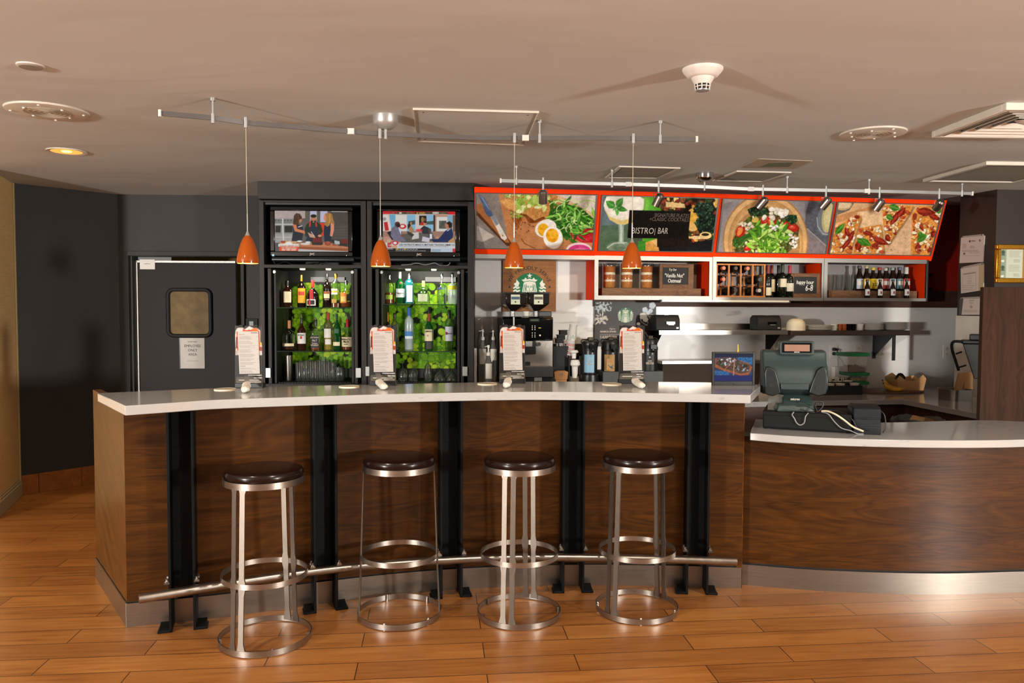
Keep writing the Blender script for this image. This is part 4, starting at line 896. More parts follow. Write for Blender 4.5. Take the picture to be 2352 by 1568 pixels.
cou = [(.45, 1.0), (.42, .98), (.06, .95), (.05, .55), (.15, .50), (.75, .30), (1.0, .10), (1.0, 0)]
for cx, top, w, lbl in ((1940, 1062, 135, 'upside down cocktail coupe left of its pair in the right cabinet'), (2064, 1055, 128, 'upside down cocktail coupe at the far right of the right cabinet')):
    glassobj(RC, cx, top, w, cou[::-1], lbl, 'glass', 'coupe_glass', MAT['tumbler'], 'upside down stem glasses', base=1265, partname='bowl_and_stem')
# ---------------------------------------------------------------- orange fascia with four slanted menu boards
K4 = lambda X, Y: (1080+X/4.055, 420+Y/4.055); K5 = lambda X, Y: (1080+X/4.055, 580+Y/4.055); K6 = lambda X, Y: (1640+X/4.2, 420+Y/4.2); K9 = lambda X, Y: (1500+X/3.178, 680+Y/3.178)
FT = T('menu_fascia', 'long orange sloping fascia under the ceiling that carries the four food pictures', 'fascia', B.loc, BA)
TP, BP = Vector((0, -.22, 2.40)), Vector((0, 0, 1.91)); TN = Vector((0, -(TP.z-BP.z), TP.y-BP.y)).normalized()
def tilt(p, lift=0):
    v = ray(*p); vl = Vector((v.dot(B.ex), v.dot(B.ey), v.z)); o = B.inv(EYE); q = TP+TN*lift
    return o+vl*((q-o).dot(TN)/vl.dot(TN))
def tslab(m, q, l0, l1, mi=0):              # q: tl tr br bl pixels
    fr_ = [tilt(p, l1) for p in q]; bk_ = [f_-TN*(l1-l0) for f_ in fr_]
    return m.hexa([bk_[3], bk_[2], fr_[2], fr_[3], bk_[0], bk_[1], fr_[1], fr_[0]], mi)
oq = [K4(38, 36), K6(2248, 168), K6(2096, 752), K4(38, 660)]
c4 = [tilt(p) for p in oq]
v = [c4[3], c4[2], Vector((c4[2].x, .29, c4[2].z)), Vector((c4[3].x+.10, .29, c4[3].z)), c4[0], c4[1], Vector((c4[1].x, .29, c4[1].z)), Vector((c4[0].x+.10, .29, c4[0].z))]
m = M().hexa(v); m.build('sloping_panel', MAT['orange'], FT)
def board(q, cv, label, extra=None):
    ctr = sum((tilt(p, .004) for p in q), Vector())/4
    t = T('menu_board', label, 'menu board', B.w(*ctr), BA, 'food pictures over the counter')
    P = [tilt(p, .010)-ctr for p in q]; Q = [tilt(p, 0)-ctr for p in q]
    M().hexa([Q[3], Q[2], P[2], P[3], Q[0], Q[1], P[1], P[0]]).build('backing_panel', MAT['white'], t)
    E = [tilt(p, .013)-ctr for p in q]; m = M(); cc = sum(E, Vector())/4
    for i in range(4):
        a, b = E[i], E[(i+1) % 4]; ia, ib = a+(cc-a).normalized()*.016, b+(cc-b).normalized()*.016
        k = TN*-.012; m.hexa([a+k, b+k, ib+k, ia+k, a, b, ib, ia])
    m.build('snap_frame', MAT['alu'], t)
    S_ = [e+(cc-e).normalized()*.010-TN*.001 for e in E]
    s = sheet(cv, S_, 'printed_poster', MAT['board_print'], t, label='food picture'); t.S = s; t.ctr = ctr; return t
GL = ['#2f6b1c', '#3f8426', '#5aa035', '#7db548', '#2a5517', '#97c765']
# board 1: avocado toast, egg, rocket
Q1 = [(42, 92), (1188, 110), (1150, 630), (42, 614)]
cv = Canvas(292, 136, Q1, '#b9835a', 11)
cv.poly([(600, 90), (1200, 100), (1180, 420), (900, 200)], '#d9ccbe', noise=.04, cell=2); cv.poly([(820, 105), (1185, 300), (1170, 345), (780, 130)], '#d3ad84'); cv.poly([(780, 130), (1170, 340), (1150, 640), (300, 640), (40, 300), (240, 95)], '#b5794c', noise=.04, cell=20)
cv.poly([(40, 95), (250, 95), (350, 560), (330, 640), (40, 640)], '#7d756f', noise=.05, cell=10); cv.poly([(40, 220), (120, 190), (400, 600), (330, 590), (40, 290)], '#54301c', noise=.06); cv.poly([(40, 200), (110, 180), (360, 560), (320, 560), (40, 245)], '#9c6238'); cv.poly([(40, 390), (220, 500), (100, 555), (40, 530)], '#b3aaa0', noise=.04)
cv.poly([(66, 100), (120, 130), (205, 300), (160, 318), (130, 280)], '#4c5c7d', noise=.06, cell=12); cv.poly([(75, 110), (110, 130), (180, 260), (150, 230)], '#6f7f9d'); cv.poly([(180, 315), (215, 300), (335, 515), (310, 540), (280, 520)], '#cfc5bc', noise=.05); cv.poly([(180, 315), (215, 300), (255, 380), (230, 400)], '#77808c'); cv.ell(293, 493, 8, 8, '#a0823a')
cv.poly([(260, 160), (420, 100), (780, 95), (815, 120), (790, 230), (700, 330), (600, 375), (530, 350), (500, 310), (330, 240)], '#b98145', noise=.13, cell=4); cv.poly([(340, 250), (500, 310), (540, 375), (600, 375), (700, 330), (680, 310), (590, 350), (510, 290)], '#7a3f1b', noise=.08)
cv.poly([(360, 270), (480, 330), (430, 445), (400, 390)], '#8e4d22', noise=.12, cell=4); cv.poly([(270, 165), (330, 130), (430, 200), (490, 290), (330, 225)], '#cf9a58', noise=.1, cell=4)
for k in range(46): cv.ell(cv.rnd.uniform(420, 720), cv.rnd.uniform(95, 275)*1., cv.rnd.uniform(18, 44), cv.rnd.uniform(14, 28), cv.rnd.choice(['#8fae45', '#a9c060', '#c6cf82', '#7d9c38', '#d7dba0']), cv.rnd.uniform(0, 180), wob=.4, noise=.09, cell=3)
cv.scatter([(320, 105), (430, 95), (430, 150), (340, 150)], 12, (20, 45), ['#a9b76a', '#8fa84a', '#d8d3a0']); cv.scatter([(370, 270), (480, 310), (470, 340), (370, 310)], 14, (15, 35), ['#7d9c38', '#94a94b'])
cv.scatter([(330, 330), (600, 380), (560, 480), (400, 470)], 26, (6, 18), ['#7a4526', '#8d5730', '#5f3018'])
pts = [(740, 260), (860, 180), (1040, 230), (1180, 350), (1150, 420), (1000, 470), (900, 540), (830, 470), (720, 330)]
cv.poly(pts, '#2a5c1c', noise=.12, cell=5); cv.scatter(pts, 90, (60, 150), GL, 'leaf', .22, noise=.08)
for k in range(26):
    x, y = cv.rnd.uniform(760, 1120), cv.rnd.uniform(190, 480); a = cv.rnd.uniform(0, 6.28); r = cv.rnd.uniform(40, 110); cv.line([(x+r*math.cos(a+q*.35), y+r*.7*math.sin(a+q*.35)) for q in range(6)], cv.rnd.uniform(5, 10), cv.rnd.choice(['#a8cf70', '#c5de98', '#76ad45', '#588f30']))
cv.poly([(920, 460), (1020, 450), (1170, 400), (1165, 560), (1050, 560), (960, 510)], '#b3202a', noise=.12, cell=5); cv.poly([(940, 470), (1010, 480), (1110, 540), (1040, 545)], '#d8434a'); cv.scatter([(900, 400), (1170, 380), (1150, 470), (1000, 500)], 20, (60, 130), GL, 'leaf', .2)
cv.ell(1018, 630, 125, 72, '#e3c7cf'); cv.ell(1022, 640, 112, 62, '#c63f7f', noise=.08, cell=8); cv.ell(1030, 650, 80, 40, '#e283ae', al=.6)
cv.ell(700, 425, 105, 82, '#e9e4dc', -20); cv.ell(680, 440, 55, 62, '#e3a51b', -20, noise=.1); cv.ell(768, 512, 92, 108, '#ede9e2', -14); cv.ell(768, 512, 86, 100, '#f3f0ea', -14); cv.ell(762, 492, 60, 66, '#e8a11a', -10, noise=.13, cell=5); cv.ell(768, 480, 36, 44, '#f0b93a', noise=.1, al=.6); cv.poly([(690, 600), (860, 560), (880, 640), (690, 640)], '#6b3d22', al=.45, soft=8)
cv.line([(470, 525), (500, 570), (600, 615)], 7, '#6a3d20'); cv.grain(.03, 2)
board([K4(*p) for p in Q1], cv, 'menu board picture of avocado toast with halved egg and rocket salad, leftmost')
# board 2: cocktail and dark sign
Q2 = [(1226, 114), (2324, 140), (2260, 648), (1190, 634)]
cv = Canvas(280, 132, Q2, '#4a5547', 12)
cv.poly([(1190, 100), (1240, 110), (1480, 640), (1180, 640)], '#5f7076', noise=.06, cell=14); cv.poly([(1200, 400), (1500, 380), (1520, 640), (1190, 640)], '#4f6650', noise=.06, cell=14)
cv.rect(1600, 120, 1780, 640, '#55a32f', noise=.1, cell=16); cv.rect(1620, 130, 1660, 300, '#8fc653', al=.5, soft=6)
cv.poly([(1780, 130), (2340, 130), (2300, 640), (1740, 640), (1780, 300)], '#2c2219', noise=.08, cell=8)
cv.poly([(1235, 190), (1240, 240), (1290, 340), (1370, 385), (1430, 390), (1530, 350), (1610, 240), (1620, 150), (1580, 120), (1260, 120)], '#e6dfcc', noise=.03, cell=10); cv.poly([(1240, 240), (1290, 340), (1370, 385), (1430, 390), (1530, 350), (1560, 320), (1400, 350), (1290, 310)], '#d8c07a', noise=.05)
cv.ell(1425, 200, 190, 120, '#efebe0', al=.75, noise=.03, cell=12); cv.line([(1235, 210), (1300, 255), (1400, 270), (1500, 260), (1600, 215)], 6, '#f5f2ea', al=.7)
cv.poly([(1375, 385), (1425, 385), (1420, 540), (1440, 600), (1360, 600), (1378, 540)], '#9fb0a4', noise=.1, cell=6); cv.line([(1398, 390), (1398, 560)], 10, '#dfe8e0', al=.8); cv.ell(1390, 600, 125, 52, '#8f9d8f', al=.55); cv.ell(1380, 600, 60, 35, '#3f5a40', al=.5); cv.line([(1265, 610), (1330, 565), (1450, 560)], 6, '#e8ece4', al=.7)
cv.leaf(1340, 225, 105, 78, 215, '#3f8c33', '#79b664', noise=.06); cv.leaf(1355, 220, 105, 68, -55, '#4c9a3c', '#8cc476', noise=.06); cv.leaf(1350, 225, 115, 55, 15, '#3b842f', '#79b664'); cv.leaf(1365, 245, 60, 34, 95, '#5aa84a'); cv.scatter([(1330, 200), (1400, 200), (1390, 260), (1330, 260)], 10, (25, 45), ['#3b842f', '#69b258'], 'leaf', .4)
rg = [(1790, 140), (2330, 140), (2290, 560), (2050, 540), (2060, 250), (1790, 250)]
cv.scatter(rg, 120, (30, 95), ['#8c2a24', '#c9a35a', '#dcc98a', '#5d3b22', '#a03a2c', '#e2b05a', '#30401f', '#7a4a2a'], noise=.13); cv.poly([(1820, 170), (2000, 190), (2010, 230), (1830, 220)], '#dfbf83', noise=.06); cv.ell(2080, 400, 55, 50, '#e6c27a', noise=.06); cv.ell(2090, 400, 45, 44, '#cf9a4a', al=.4); cv.ell(2080, 320, 40, 60, '#d9a743', noise=.1)
for cx, cy, rx, ry in ((2190, 240, 110, 60), (2210, 380, 110, 90)):
    pp = [(cx-rx, cy), (cx-rx*.5, cy-ry), (cx+rx*.7, cy-ry), (cx+rx, cy), (cx+rx*.6, cy+ry), (cx-rx*.6, cy+ry)]; cv.poly(pp, '#17241a'); cv.scatter(pp, 70, (14, 36), ['#22392a', '#2f4d36', '#101a12', '#47644a'], noise=.08)
cv.ell(2200, 490, 58, 34, '#e7cd8c'); cv.ell(2198, 482, 36, 14, '#2c2419'); cv.ell(2120, 510, 75, 16, '#d9bd8c', noise=.15, cell=2); cv.poly([(2060, 560), (2300, 520), (2270, 640), (1750, 640), (1760, 580)], '#191a1d', noise=.03)
cv.poly([(1620, 560), (1740, 520), (1760, 640), (1600, 640)], '#d59a4c', noise=.08); cv.poly([(1680, 540), (1750, 525), (1745, 600)], '#e8bf7c'); cv.rect(1560, 545, 1630, 640, '#3f8a2d', noise=.08); cv.rect(1740, 510, 2040, 600, '#1d1613')
cv.poly([(1478, 250), (2060, 262), (2034, 520), (1458, 516)], '#15110f', noise=.015, cell=20); cv.grain(.03, 2)
b2_ = board([K4(*p) for p in Q2], cv, 'menu board picture of a foamy cocktail behind a dark sign with bistro bar lettering')
def board_text(t, lines, mat, squeeze=.8, sp=0):
    ang = math.atan2(-(TP.y-BP.y), TP.z-BP.z)
    for st, capx, p, al in lines:
        q = tilt(K4(*p), .0135)-t.ctr; h = (tilt(K4(p[0], p[1]-capx), 0)-tilt(K4(*p), 0)).length
        o = text(t.S, [(st, h, 0, 0)], 0, mat, 'board_lettering', align=al, squeeze=squeeze); o.location = q; o.rotation_euler = (ang, 0, 0)
board_text(b2_, [('SIGNATURE PLATES', 34, (2036, 322), 'RIGHT'), ('+CLASSIC COCKTAILS', 34, (2034, 360), 'RIGHT')], smat('dim_lettering', '#6d6156', .6), .78)
board_text(b2_, [('BISTRO', 58, (1497, 470), 'LEFT')], MAT['pewter'], .80); board_text(b2_, [('|', 52, (1712, 470), 'LEFT')], MAT['pewter'], .6); board_text(b2_, [('BAR', 58, (1742, 472), 'LEFT')], MAT['pewter'], .66)
# board 3: salad bowl
Q3 = [(86, 150), (1170, 180), (1084, 688), (20, 672)]
cv = Canvas(276, 132, Q3, '#8d8789', 13)
cv.poly([(20, 140), (400, 150), (100, 690), (0, 690)], '#948d90', noise=.05, cell=12); cv.poly([(900, 170), (1190, 180), (1090, 620), (880, 420)], '#5a5c66', noise=.06, cell=4); cv.poly([(880, 430), (1090, 610), (1060, 690), (800, 690)], '#7d7479', noise=.04); cv.poly([(880, 175), (920, 175), (890, 300)], '#77757f'); cv.line([(905, 440), (1095, 612)], 6, '#b3a9a8')
cv.ell(100, 160, 70, 30, '#b3acad', al=.7)
cv.ell(495, 560, 420, 460, '#a87a47', 0, n=48); cv.ell(495, 560, 408, 446, '#d5ac75', n=48, noise=.03, cell=8); cv.ell(497, 575, 372, 420, '#b98a55', n=48, noise=.05, cell=10); cv.ell(500, 600, 345, 395, '#c79b63', n=48, noise=.05, cell=6); cv.ell(500, 610, 335, 380, '#9c6f3f', n=48, noise=.06)
for rr in (365, 352): cv.ell(498, 590, rr, rr*1.13, '#dcb983', n=48, al=.15)
sal = [(170, 560), (250, 400), (330, 330), (520, 270), (720, 300), (830, 430), (800, 600), (700, 690), (200, 690)]
cv.poly(sal, '#4a4a22', noise=.15, cell=4); cv.scatter(sal, 120, (25, 70), ['#d9c7a8', '#c9a873', '#b98a4c', '#6b4a28', '#e3d9c6', '#566b25', '#87a13a'], noise=.1)
cv.ell(430, 270, 105, 50, '#26301f'); cv.scatter([(330, 240), (520, 230), (510, 310), (350, 310)], 60, (12, 30), ['#2c4a2c', '#1a2a1a', '#47663d']); cv.ell(750, 350, 60, 48, '#23361f'); cv.scatter([(700, 310), (800, 310), (800, 390), (710, 390)], 40, (12, 26), ['#2c5230', '#173018', '#4a6d42']); cv.scatter([(690, 530), (790, 520), (780, 600), (700, 600)], 40, (12, 26), ['#24361f', '#3c5530'])
for x, y, rx, ry, a in ((505, 365, 62, 50, 20), (555, 385, 50, 62, 40), (700, 420, 38, 52, 20), (770, 435, 55, 38, 0), (250, 465, 45, 62, 30), (330, 630, 50, 26, -20), (705, 470, 38, 22, 10)):
    cv.ell(x, y, rx, ry, '#b3251a', a, noise=.07); cv.ell(x-rx*.2, y-ry*.25, rx*.55, ry*.5, '#e2553a', a, al=.8); cv.ell(x-rx*.3, y-ry*.4, rx*.2, ry*.15, '#f6b9a0', a, al=.7)
cv.ell(245, 470, 22, 45, '#e79a4a', 30, al=.8)
for k in range(7): cv.line([(185+k*12, 560+k*12), (300, 505+k*8), (440, 440+k*14)], 11, cv.rnd.choice(['#3f6a24', '#2f5a1f', '#5c8a35']))
cv.scatter([(170, 560), (230, 540), (230, 630), (190, 620)], 30, (16, 34), ['#2f5a1f', '#47762c'])
grn = [(380, 400), (520, 410), (700, 460), (700, 640), (540, 670), (350, 640), (340, 560), (430, 470)]
cv.scatter(grn, 110, (50, 130), ['#6fa82f', '#8fc24a', '#5a9328', '#a9d466', '#447d1f', '#b9d97a'], 'leaf', .34, noise=.06)
cv.scatter([(500, 240), (720, 270), (740, 330), (480, 330)], 14, (35, 80), ['#e9e2d3', '#d9cdb8', '#f1ede4'], asp=.7); cv.scatter([(240, 380), (360, 390), (360, 450), (240, 420)], 12, (30, 60), ['#e5d8bf', '#d3bb90']); cv.scatter([(720, 480), (810, 500), (800, 630), (760, 640)], 16, (25, 50), ['#ece6da', '#d8ccb6']); cv.scatter([(540, 400), (610, 410), (600, 450), (540, 440)], 7, (25, 45), ['#f3f1ea']); cv.ell(395, 355, 35, 24, '#d1b05a', -20)
cv.ell(1080, 370, 78, 140, '#8f9698', 0, al=.5); cv.ell(1110, 330, 60, 150, '#c9b878', 8, al=.8, noise=.06); cv.ell(1115, 320, 44, 130, '#d9cf9c', 8, al=.7); cv.line([(1000, 330), (1010, 420), (1060, 490), (1110, 500)], 6, '#c9d0cf', al=.8); cv.grain(.03, 2)
board([K6(*p) for p in Q3], cv, 'menu board picture of a round wooden bowl of salad with tomatoes')
# board 4: flatbread slices
Q4 = [(1192, 182), (2226, 210), (2092, 706), (1102, 690)]
cv = Canvas(270, 132, Q4, '#dcae7d', 14)
cv.poly([(1190, 180), (1350, 185), (1300, 260), (1180, 310)], '#6f675c', noise=.05); cv.ell(1230, 200, 95, 62, '#c9a97f'); cv.ell(1235, 195, 80, 48, '#e3cba2'); cv.poly([(1160, 320), (1640, 190), (1660, 240), (1150, 400)], '#c98f5b', noise=.04); cv.poly([(1380, 280), (1640, 240), (1660, 640), (1330, 690)], '#e6c195', noise=.05, cell=8); cv.poly([(1680, 640), (1900, 290), (1930, 690), (1660, 700)], '#d9b189', noise=.05, cell=8)
def slice_(pp, n, seed):
    cv.poly([(x+14, y+12) for x, y in pp], '#6b3f22', al=.55, soft=4); cv.poly(pp, '#d98e3f', noise=.12, cell=4); cx = sum(p[0] for p in pp)/len(pp); cy = sum(p[1] for p in pp)/len(pp); ins = [(cx+(x-cx)*.86, cy+(y-cy)*.9) for x, y in pp]
    cv.scatter(ins, n, (22, 62), ['#efd7ab', '#f3e3c4', '#e7bd7c', '#d98b42', '#b3482a', '#8c2a1b', '#f0dcb8', '#c9682f'], noise=.12)
slice_([(1160, 420), (1400, 300), (1415, 340), (1300, 690), (1090, 690)], 90, 1); slice_([(1390, 440), (1610, 400), (1640, 690), (1330, 690)], 85, 2); slice_([(1620, 240), (1680, 205), (1930, 215), (1890, 300), (1670, 610), (1640, 480)], 80, 3); slice_([(1915, 290), (1990, 215), (2230, 225), (2150, 520), (2080, 700), (1900, 690)], 110, 4)
for x, y, L, w, a in ((1260, 430, 110, 48, 70), (1230, 640, 150, 50, -50), (1290, 560, 120, 50, -60), (1370, 655, 110, 70, -70), (1530, 540, 170, 70, 20), (1430, 480, 110, 50, 10), (1700, 410, 210, 60, -55), (1770, 330, 130, 60, -50), (1660, 510, 70, 60, 60), (1960, 270, 190, 90, 5), (2080, 310, 130, 60, 20), (2120, 520, 60, 80, -60), (1990, 400, 80, 40, 60)):
    cv.leaf(x, y, L, w, a, '#7d1f14', noise=.12, cell=4); cv.leaf(x+4, y-4, L*.8, w*.4, a, '#b8442a', al=.7)
for x, y, L, w, a in ((1160, 500, 150, 60, -50), (1370, 550, 150, 75, 20), (1420, 540, 120, 60, 40), (1690, 215, 120, 70, 20), (1660, 310, 80, 60, 30), (1980, 470, 110, 60, 60), (2060, 500, 110, 60, 150), (1960, 570, 120, 55, -30), (2170, 240, 60, 60, 80)):
    cv.leaf(x, y, L, w, a, '#3c7a22', '#86b85a', noise=.08)
cv.scatter([(1680, 300), (1900, 400), (1850, 690), (1700, 650)], 16, (5, 10), ['#5a3a22']); cv.grain(.04, 2)
board([K6(*p) for p in Q4], cv, 'menu board picture of flatbread slices with basil leaves, rightmost')
# ---------------------------------------------------------------- open wall cabinets under the boards
hr0, hz1 = B.at(*K4(45, 662), -.004); hr1, _ = B.at(1366, 590, -.004); _, hz0 = B.at(*K4(45, 700), -.004)
tag(M().box(hr0, hr1, -.004, .30, hz0, hz1).build('trim_5', MAT['alu'], loc=B.loc, rz=BA), kind='structure')
def wall_cab(label, ox0, ox1, ix0, ix1, py1, py2, py3, py4, endblack=False):
    x, _ = B.at((ox0+ox1)/2, 640, 0); t = T('wall_cabinet', label, 'cabinet', B.w(x, 0, 0), BA, 'open wall cabinets under the food pictures')
    a, z4 = t.at(ox0, py1, -.004); b, _ = t.at(ox1, py1, -.004); i0, z3 = t.at(ix0, py2, -.004); i1, z2 = t.at(ix1, py3, -.004); _, z1 = t.at(ox0, py4, -.004)
    m = M().box(a, i0, -.004, .012, z1, z4).box(i1, b, -.004, .012, z1, z4).box(i0, i1, -.004, .012, z3, z4).box(i0, i1, -.004, .012, z1, z2)
    m.build('face_frame', MAT['alu'], t)
    M().box(a+.001, i0-.001, .012, .28, z1, z4).build('side_panel', MAT['orange'], t); M().box(i1+.001, b-.001, .012, .28, z1, z4).build('side_panel', MAT['orange'], t)
    M().box(i0-.001, i1+.001, .012, .28, z3, z4).box(i0-.001, i1+.001, .012, .28, z1, z2).build('top_and_floor', MAT['brownband'], t)
    M().box(i0-.001, i1+.001, .27, .28, z2, z3).build('back_panel', smat('lilac_grey_panel', '#8f8887', .5), t)
    if endblack: M().box(b, b+.018, -.004, .28, z1, z4).build('end_panel', MAT['matte'], t)
    t.z2, t.z3, t.i0, t.i1 = z2, z3, i0, i1; return t
W1 = wall_cab('open wall cabinet holding layered jars and an oatmeal chalkboard', 1366, 1637, 1374.7, 1628.5, 586.5, 596.5, 680, 688)
W2 = wall_cab('open wall cabinet holding the wooden wine rack and a happy hour chalkboard', 1638, 1893, 1646, 1886.5, 589, 600.5, 683.5, 689.5)
W3 = wall_cab('open wall cabinet holding beer bottles, rightmost of the three', 1893.8, 2129, 1901.4, 2128, 592.5, 602.5, 685, 690.5, True)
def crate(t, K, x0, y0, x1, y1, ya, yb, label):
    a, z1 = t.at(*K(x0, y0), ya); b, _ = t.at(*K(x1, y0), ya); c = T('wooden_riser', label, 'riser', t.w((a+b)/2, ya, t.z2), BA); h = z1-t.z2; w = (b-a)/2; d = yb-ya
    m = M().box(-w, w, 0, .014, 0, h).box(-w, w, d-.014, d, 0, h).box(-w, -w+.014, .014, d-.014, 0, h).box(w-.014, w, .014, d-.014, 0, h); m.build('sides', MAT['crate'], c, bevel=.0015)
    M().box(-w+.001, w-.001, .001, d-.001, h-.004, h).build('top_board', MAT['crate'], c); c.h = h; c.top = t.z2+h; return c
C1 = crate(W1, K5, 1228, 328, 2150, 405, .03, .22, 'long weathered wooden riser under the layered jars')
C3 = crate(W3, K6, 1106, 1036, 1960, 1106, .07, .24, 'long weathered wooden riser under the back row of beer bottles')
lay = [('#b0713a', .0, .24), ('#e6d3bd', .24, .33), ('#a8602e', .33, .52), ('#ecdcc8', .52, .62), ('#a85f2c', .62, .86)]
for cx, lbl in ((1300, 'glass jar of layered brown and cream mix, leftmost of the three'), (1464, 'glass jar of layered brown and cream mix behind the orange pendant'), (1648, 'glass jar of layered brown and cream mix beside the oatmeal chalkboard')):
    x, z = W1.at(*K5(cx, 326), .09); t = T('storage_jar', lbl, 'jar', W1.w(x, .11, C1.top), BA, 'layered glass jars'); _, zt = t.at(*K5(cx, 100), 0); r = abs(t.at(*K5(cx-62, 326), 0)[0])
    M().lathe([(r*.92, 0), (r, .008), (r, zt*.9), (r*.9, zt*.94), (r*.9, zt*.96)], seg=28).build('glass_body', MAT['clear'], t)
    for c, a, b in lay: M().lathe([(r*.93, zt*a+.004), (r*.95, zt*(a+b)/2), (r*.93, zt*b+.003)], seg=24).build('layer', smat('jar_'+c[1:], c, .85, 0, .3, .25, 90), t)
    M().lathe([(r*.93, zt*.95), (r*.95, zt*.97), (r*.93, zt*.995), (r*.6, zt)], seg=24).build('lid', MAT['clear'], t); M().tube([(-r*1.02, -.01, zt*.9), (-r*1.02, -.02, zt*.97), (-r*.9, -.02, zt*1.0)], .003, 6).tube([(r*1.02, -.01, zt*.9), (r*1.05, -.02, zt*.95), (r*.9, -.02, zt*1.0)], .003, 6).ring((0, 0, 0), r*.97, .004, zt*.885, zt*.90, 24).build('wire_clamp', MAT['chrome'], t)
def chalkboard(t, K, fx0, fy0, fx1, fy1, sx0, sy0, sx1, sy1, y, zb, label, lines, squeeze=.8):
    a, z1 = t.at(*K(fx0, fy0), y); b, z0 = t.at(*K(fx1, fy1), y); c = T('chalkboard_sign', label, 'chalkboard', t.w((a+b)/2, y, zb), BA, 'chalkboards in the wall cabinets'); w = (b-a)/2; h = z1-zb
    p0, q1 = c.at(*K(sx0, sy0), 0); p1, q0 = c.at(*K(sx1, sy1), 0)
    m = M().box(-w, p0, 0, .02, 0, h).box(p1, w, 0, .02, 0, h).box(p0, p1, 0, .02, q1, h).box(p0, p1, 0, .02, 0, q0); m.build('wooden_frame', MAT['crate'], c, bevel=.002)
    s = M().box(p0, p1, .006, .016, q0, q1).build('slate', MAT['slate'], c); M().box(-.012, .012, .02, .06, 0, .01).build('easel_foot', MAT['crate'], c)
    H0 = c.at(*K(0, 0), 0)[1]
    text(s, [(st, H0-c.at(*K(0, hh), 0)[1], *c.at(*K(px, py), 0)) for st, hh, px, py in lines], .005, MAT['chalk'], 'chalk_lettering', squeeze=squeeze, shear=.15, bold=.0004)
chalkboard(W1, K5, 1766, 102, 2080, 329, 1793, 138, 2030, 297, .06, C1.top, 'wood framed chalkboard announcing vanilla nut oatmeal', [('Try Our', 22, 1888, 168), ('"Vanilla Nut"', 38, 1902, 230), ('Oatmeal', 38, 1902, 278)], .74)
chalkboard(W2, K6, 745, 870, 1036, 1104, 772, 905, 990, 1068, .02, W2.z2, 'wood framed chalkboard announcing happy hour 6-8', [('happy hour', 40, 880, 975), ('6-8', 62, 918, 1040)], .74)
# wine rack
x0, zt = W2.at(*K6(24, 777), .02); x1, _ = W2.at(*K6(497, 777), .02)
t = T('wine_rack', 'square pine wine rack with lying bottles in the middle wall cabinet', 'wine rack', W2.w((x0+x1)/2, .02, W2.z2), BA); w = (x1-x0)/2; h = zt-W2.z2
m = M()
for k in range(5):
    x = -w+.006+k*(2*w-.012)/4
    for y in (0, .16): M().box(x-.006, x+.006, y, y+.014, .012, h-.012).build('upright', MAT['pine'], t)
M().box(-w-.004, w+.004, -.002, .176, h-.012, h).box(-w-.004, w+.004, -.002, .176, 0, .012).build('top_and_base', MAT['pine'], t, bevel=.001)
for k in range(5):
    x = -w+.006+k*(2*w-.012)/4
    for q in (.33, .66): M().box(x-.009, x+.009, .003, .175, h*q-.006, h*q+.006).build('cradle_rail', MAT['pine'], t)
for i, (c, rw, cap) in enumerate(((0, 2, '#c9714a'), (0, 1, '#c9714a'), (2, 2, '#c9714a'), (3, 0, '#a9a49c'), (1, 0, '#30231f'), (1, 2, '#30231f'), (3, 1, '#1d2a1a'))):
    x = -w+.006+(c+.5)*(2*w-.012)/4; z = h*(.012/h+rw*.33)+.045
    o = T('wine_bottle', 'wine bottle lying end-on in the wine rack, '+['upper left cell', 'middle left cell', 'upper third cell', 'lower right cell', 'lower second cell', 'upper second cell', 'middle right cell'][i], 'bottle', t.w(x, 0, z), BA, 'lying bottles in the wine rack')
    m = M(); P = [(.036, 0), (.037, .015), (.037, .14), (.03, .165), (.015, .185), (.014, .235)]; v = []
    m.lathe(P, seg=16); m.v = [(a, .22-c_, b) for a, b, c_ in m.v]; m.build('bottle_body', MAT['winebottle'], o)
    m = M().cyl((0, -.018, 0), (0, .02, 0), .0155, seg=14); m.build('capsule', smat('capsule_'+cap[1:], cap, .5), o)
# standing wine bottles
GW = 'wine bottles standing beside the rack'
for cx, top, base, w_, y, lbl, lab_c, cap, lx in ((553, 792, 1090, 66, .13, 'standing wine bottle with red capsule behind the leftmost standing one', '#cfc4a4', '#8c1f2c', (530, 585, 930, 1050)), (516, 795, 1104, 66, .05, 'standing wine bottle with dark red capsule nearest the rack, leftmost', '#d8d0b8', '#7a1c28', (492, 552, 1008, 1085)), (618, 792, 1095, 74, .14, 'dark standing wine bottle with black capsule behind the round-labelled one', None, '#16140f', None), (655, 780, 1104, 78, .06, 'standing wine bottle with a round cream label in the centre of the five', '#cfc8b4', '#2b3a26', (620, 692, 925, 1005)), (726, 795, 1104, 76, .05, 'standing wine bottle with pink-red capsule nearest the happy hour chalkboard', '#c9c4b6', '#9c2638', (694, 760, 967, 1046))):
    bottle(W2, K6, y, W2.z2, cx, top, base, w_, 'wine', MAT['winebottle'], lbl, cap=smat('capsule_'+cap[1:], cap, .45), caph=.22, labels=[(*lx, lab(lab_c))] if lx else (), group=GW, name='wine_bottle')
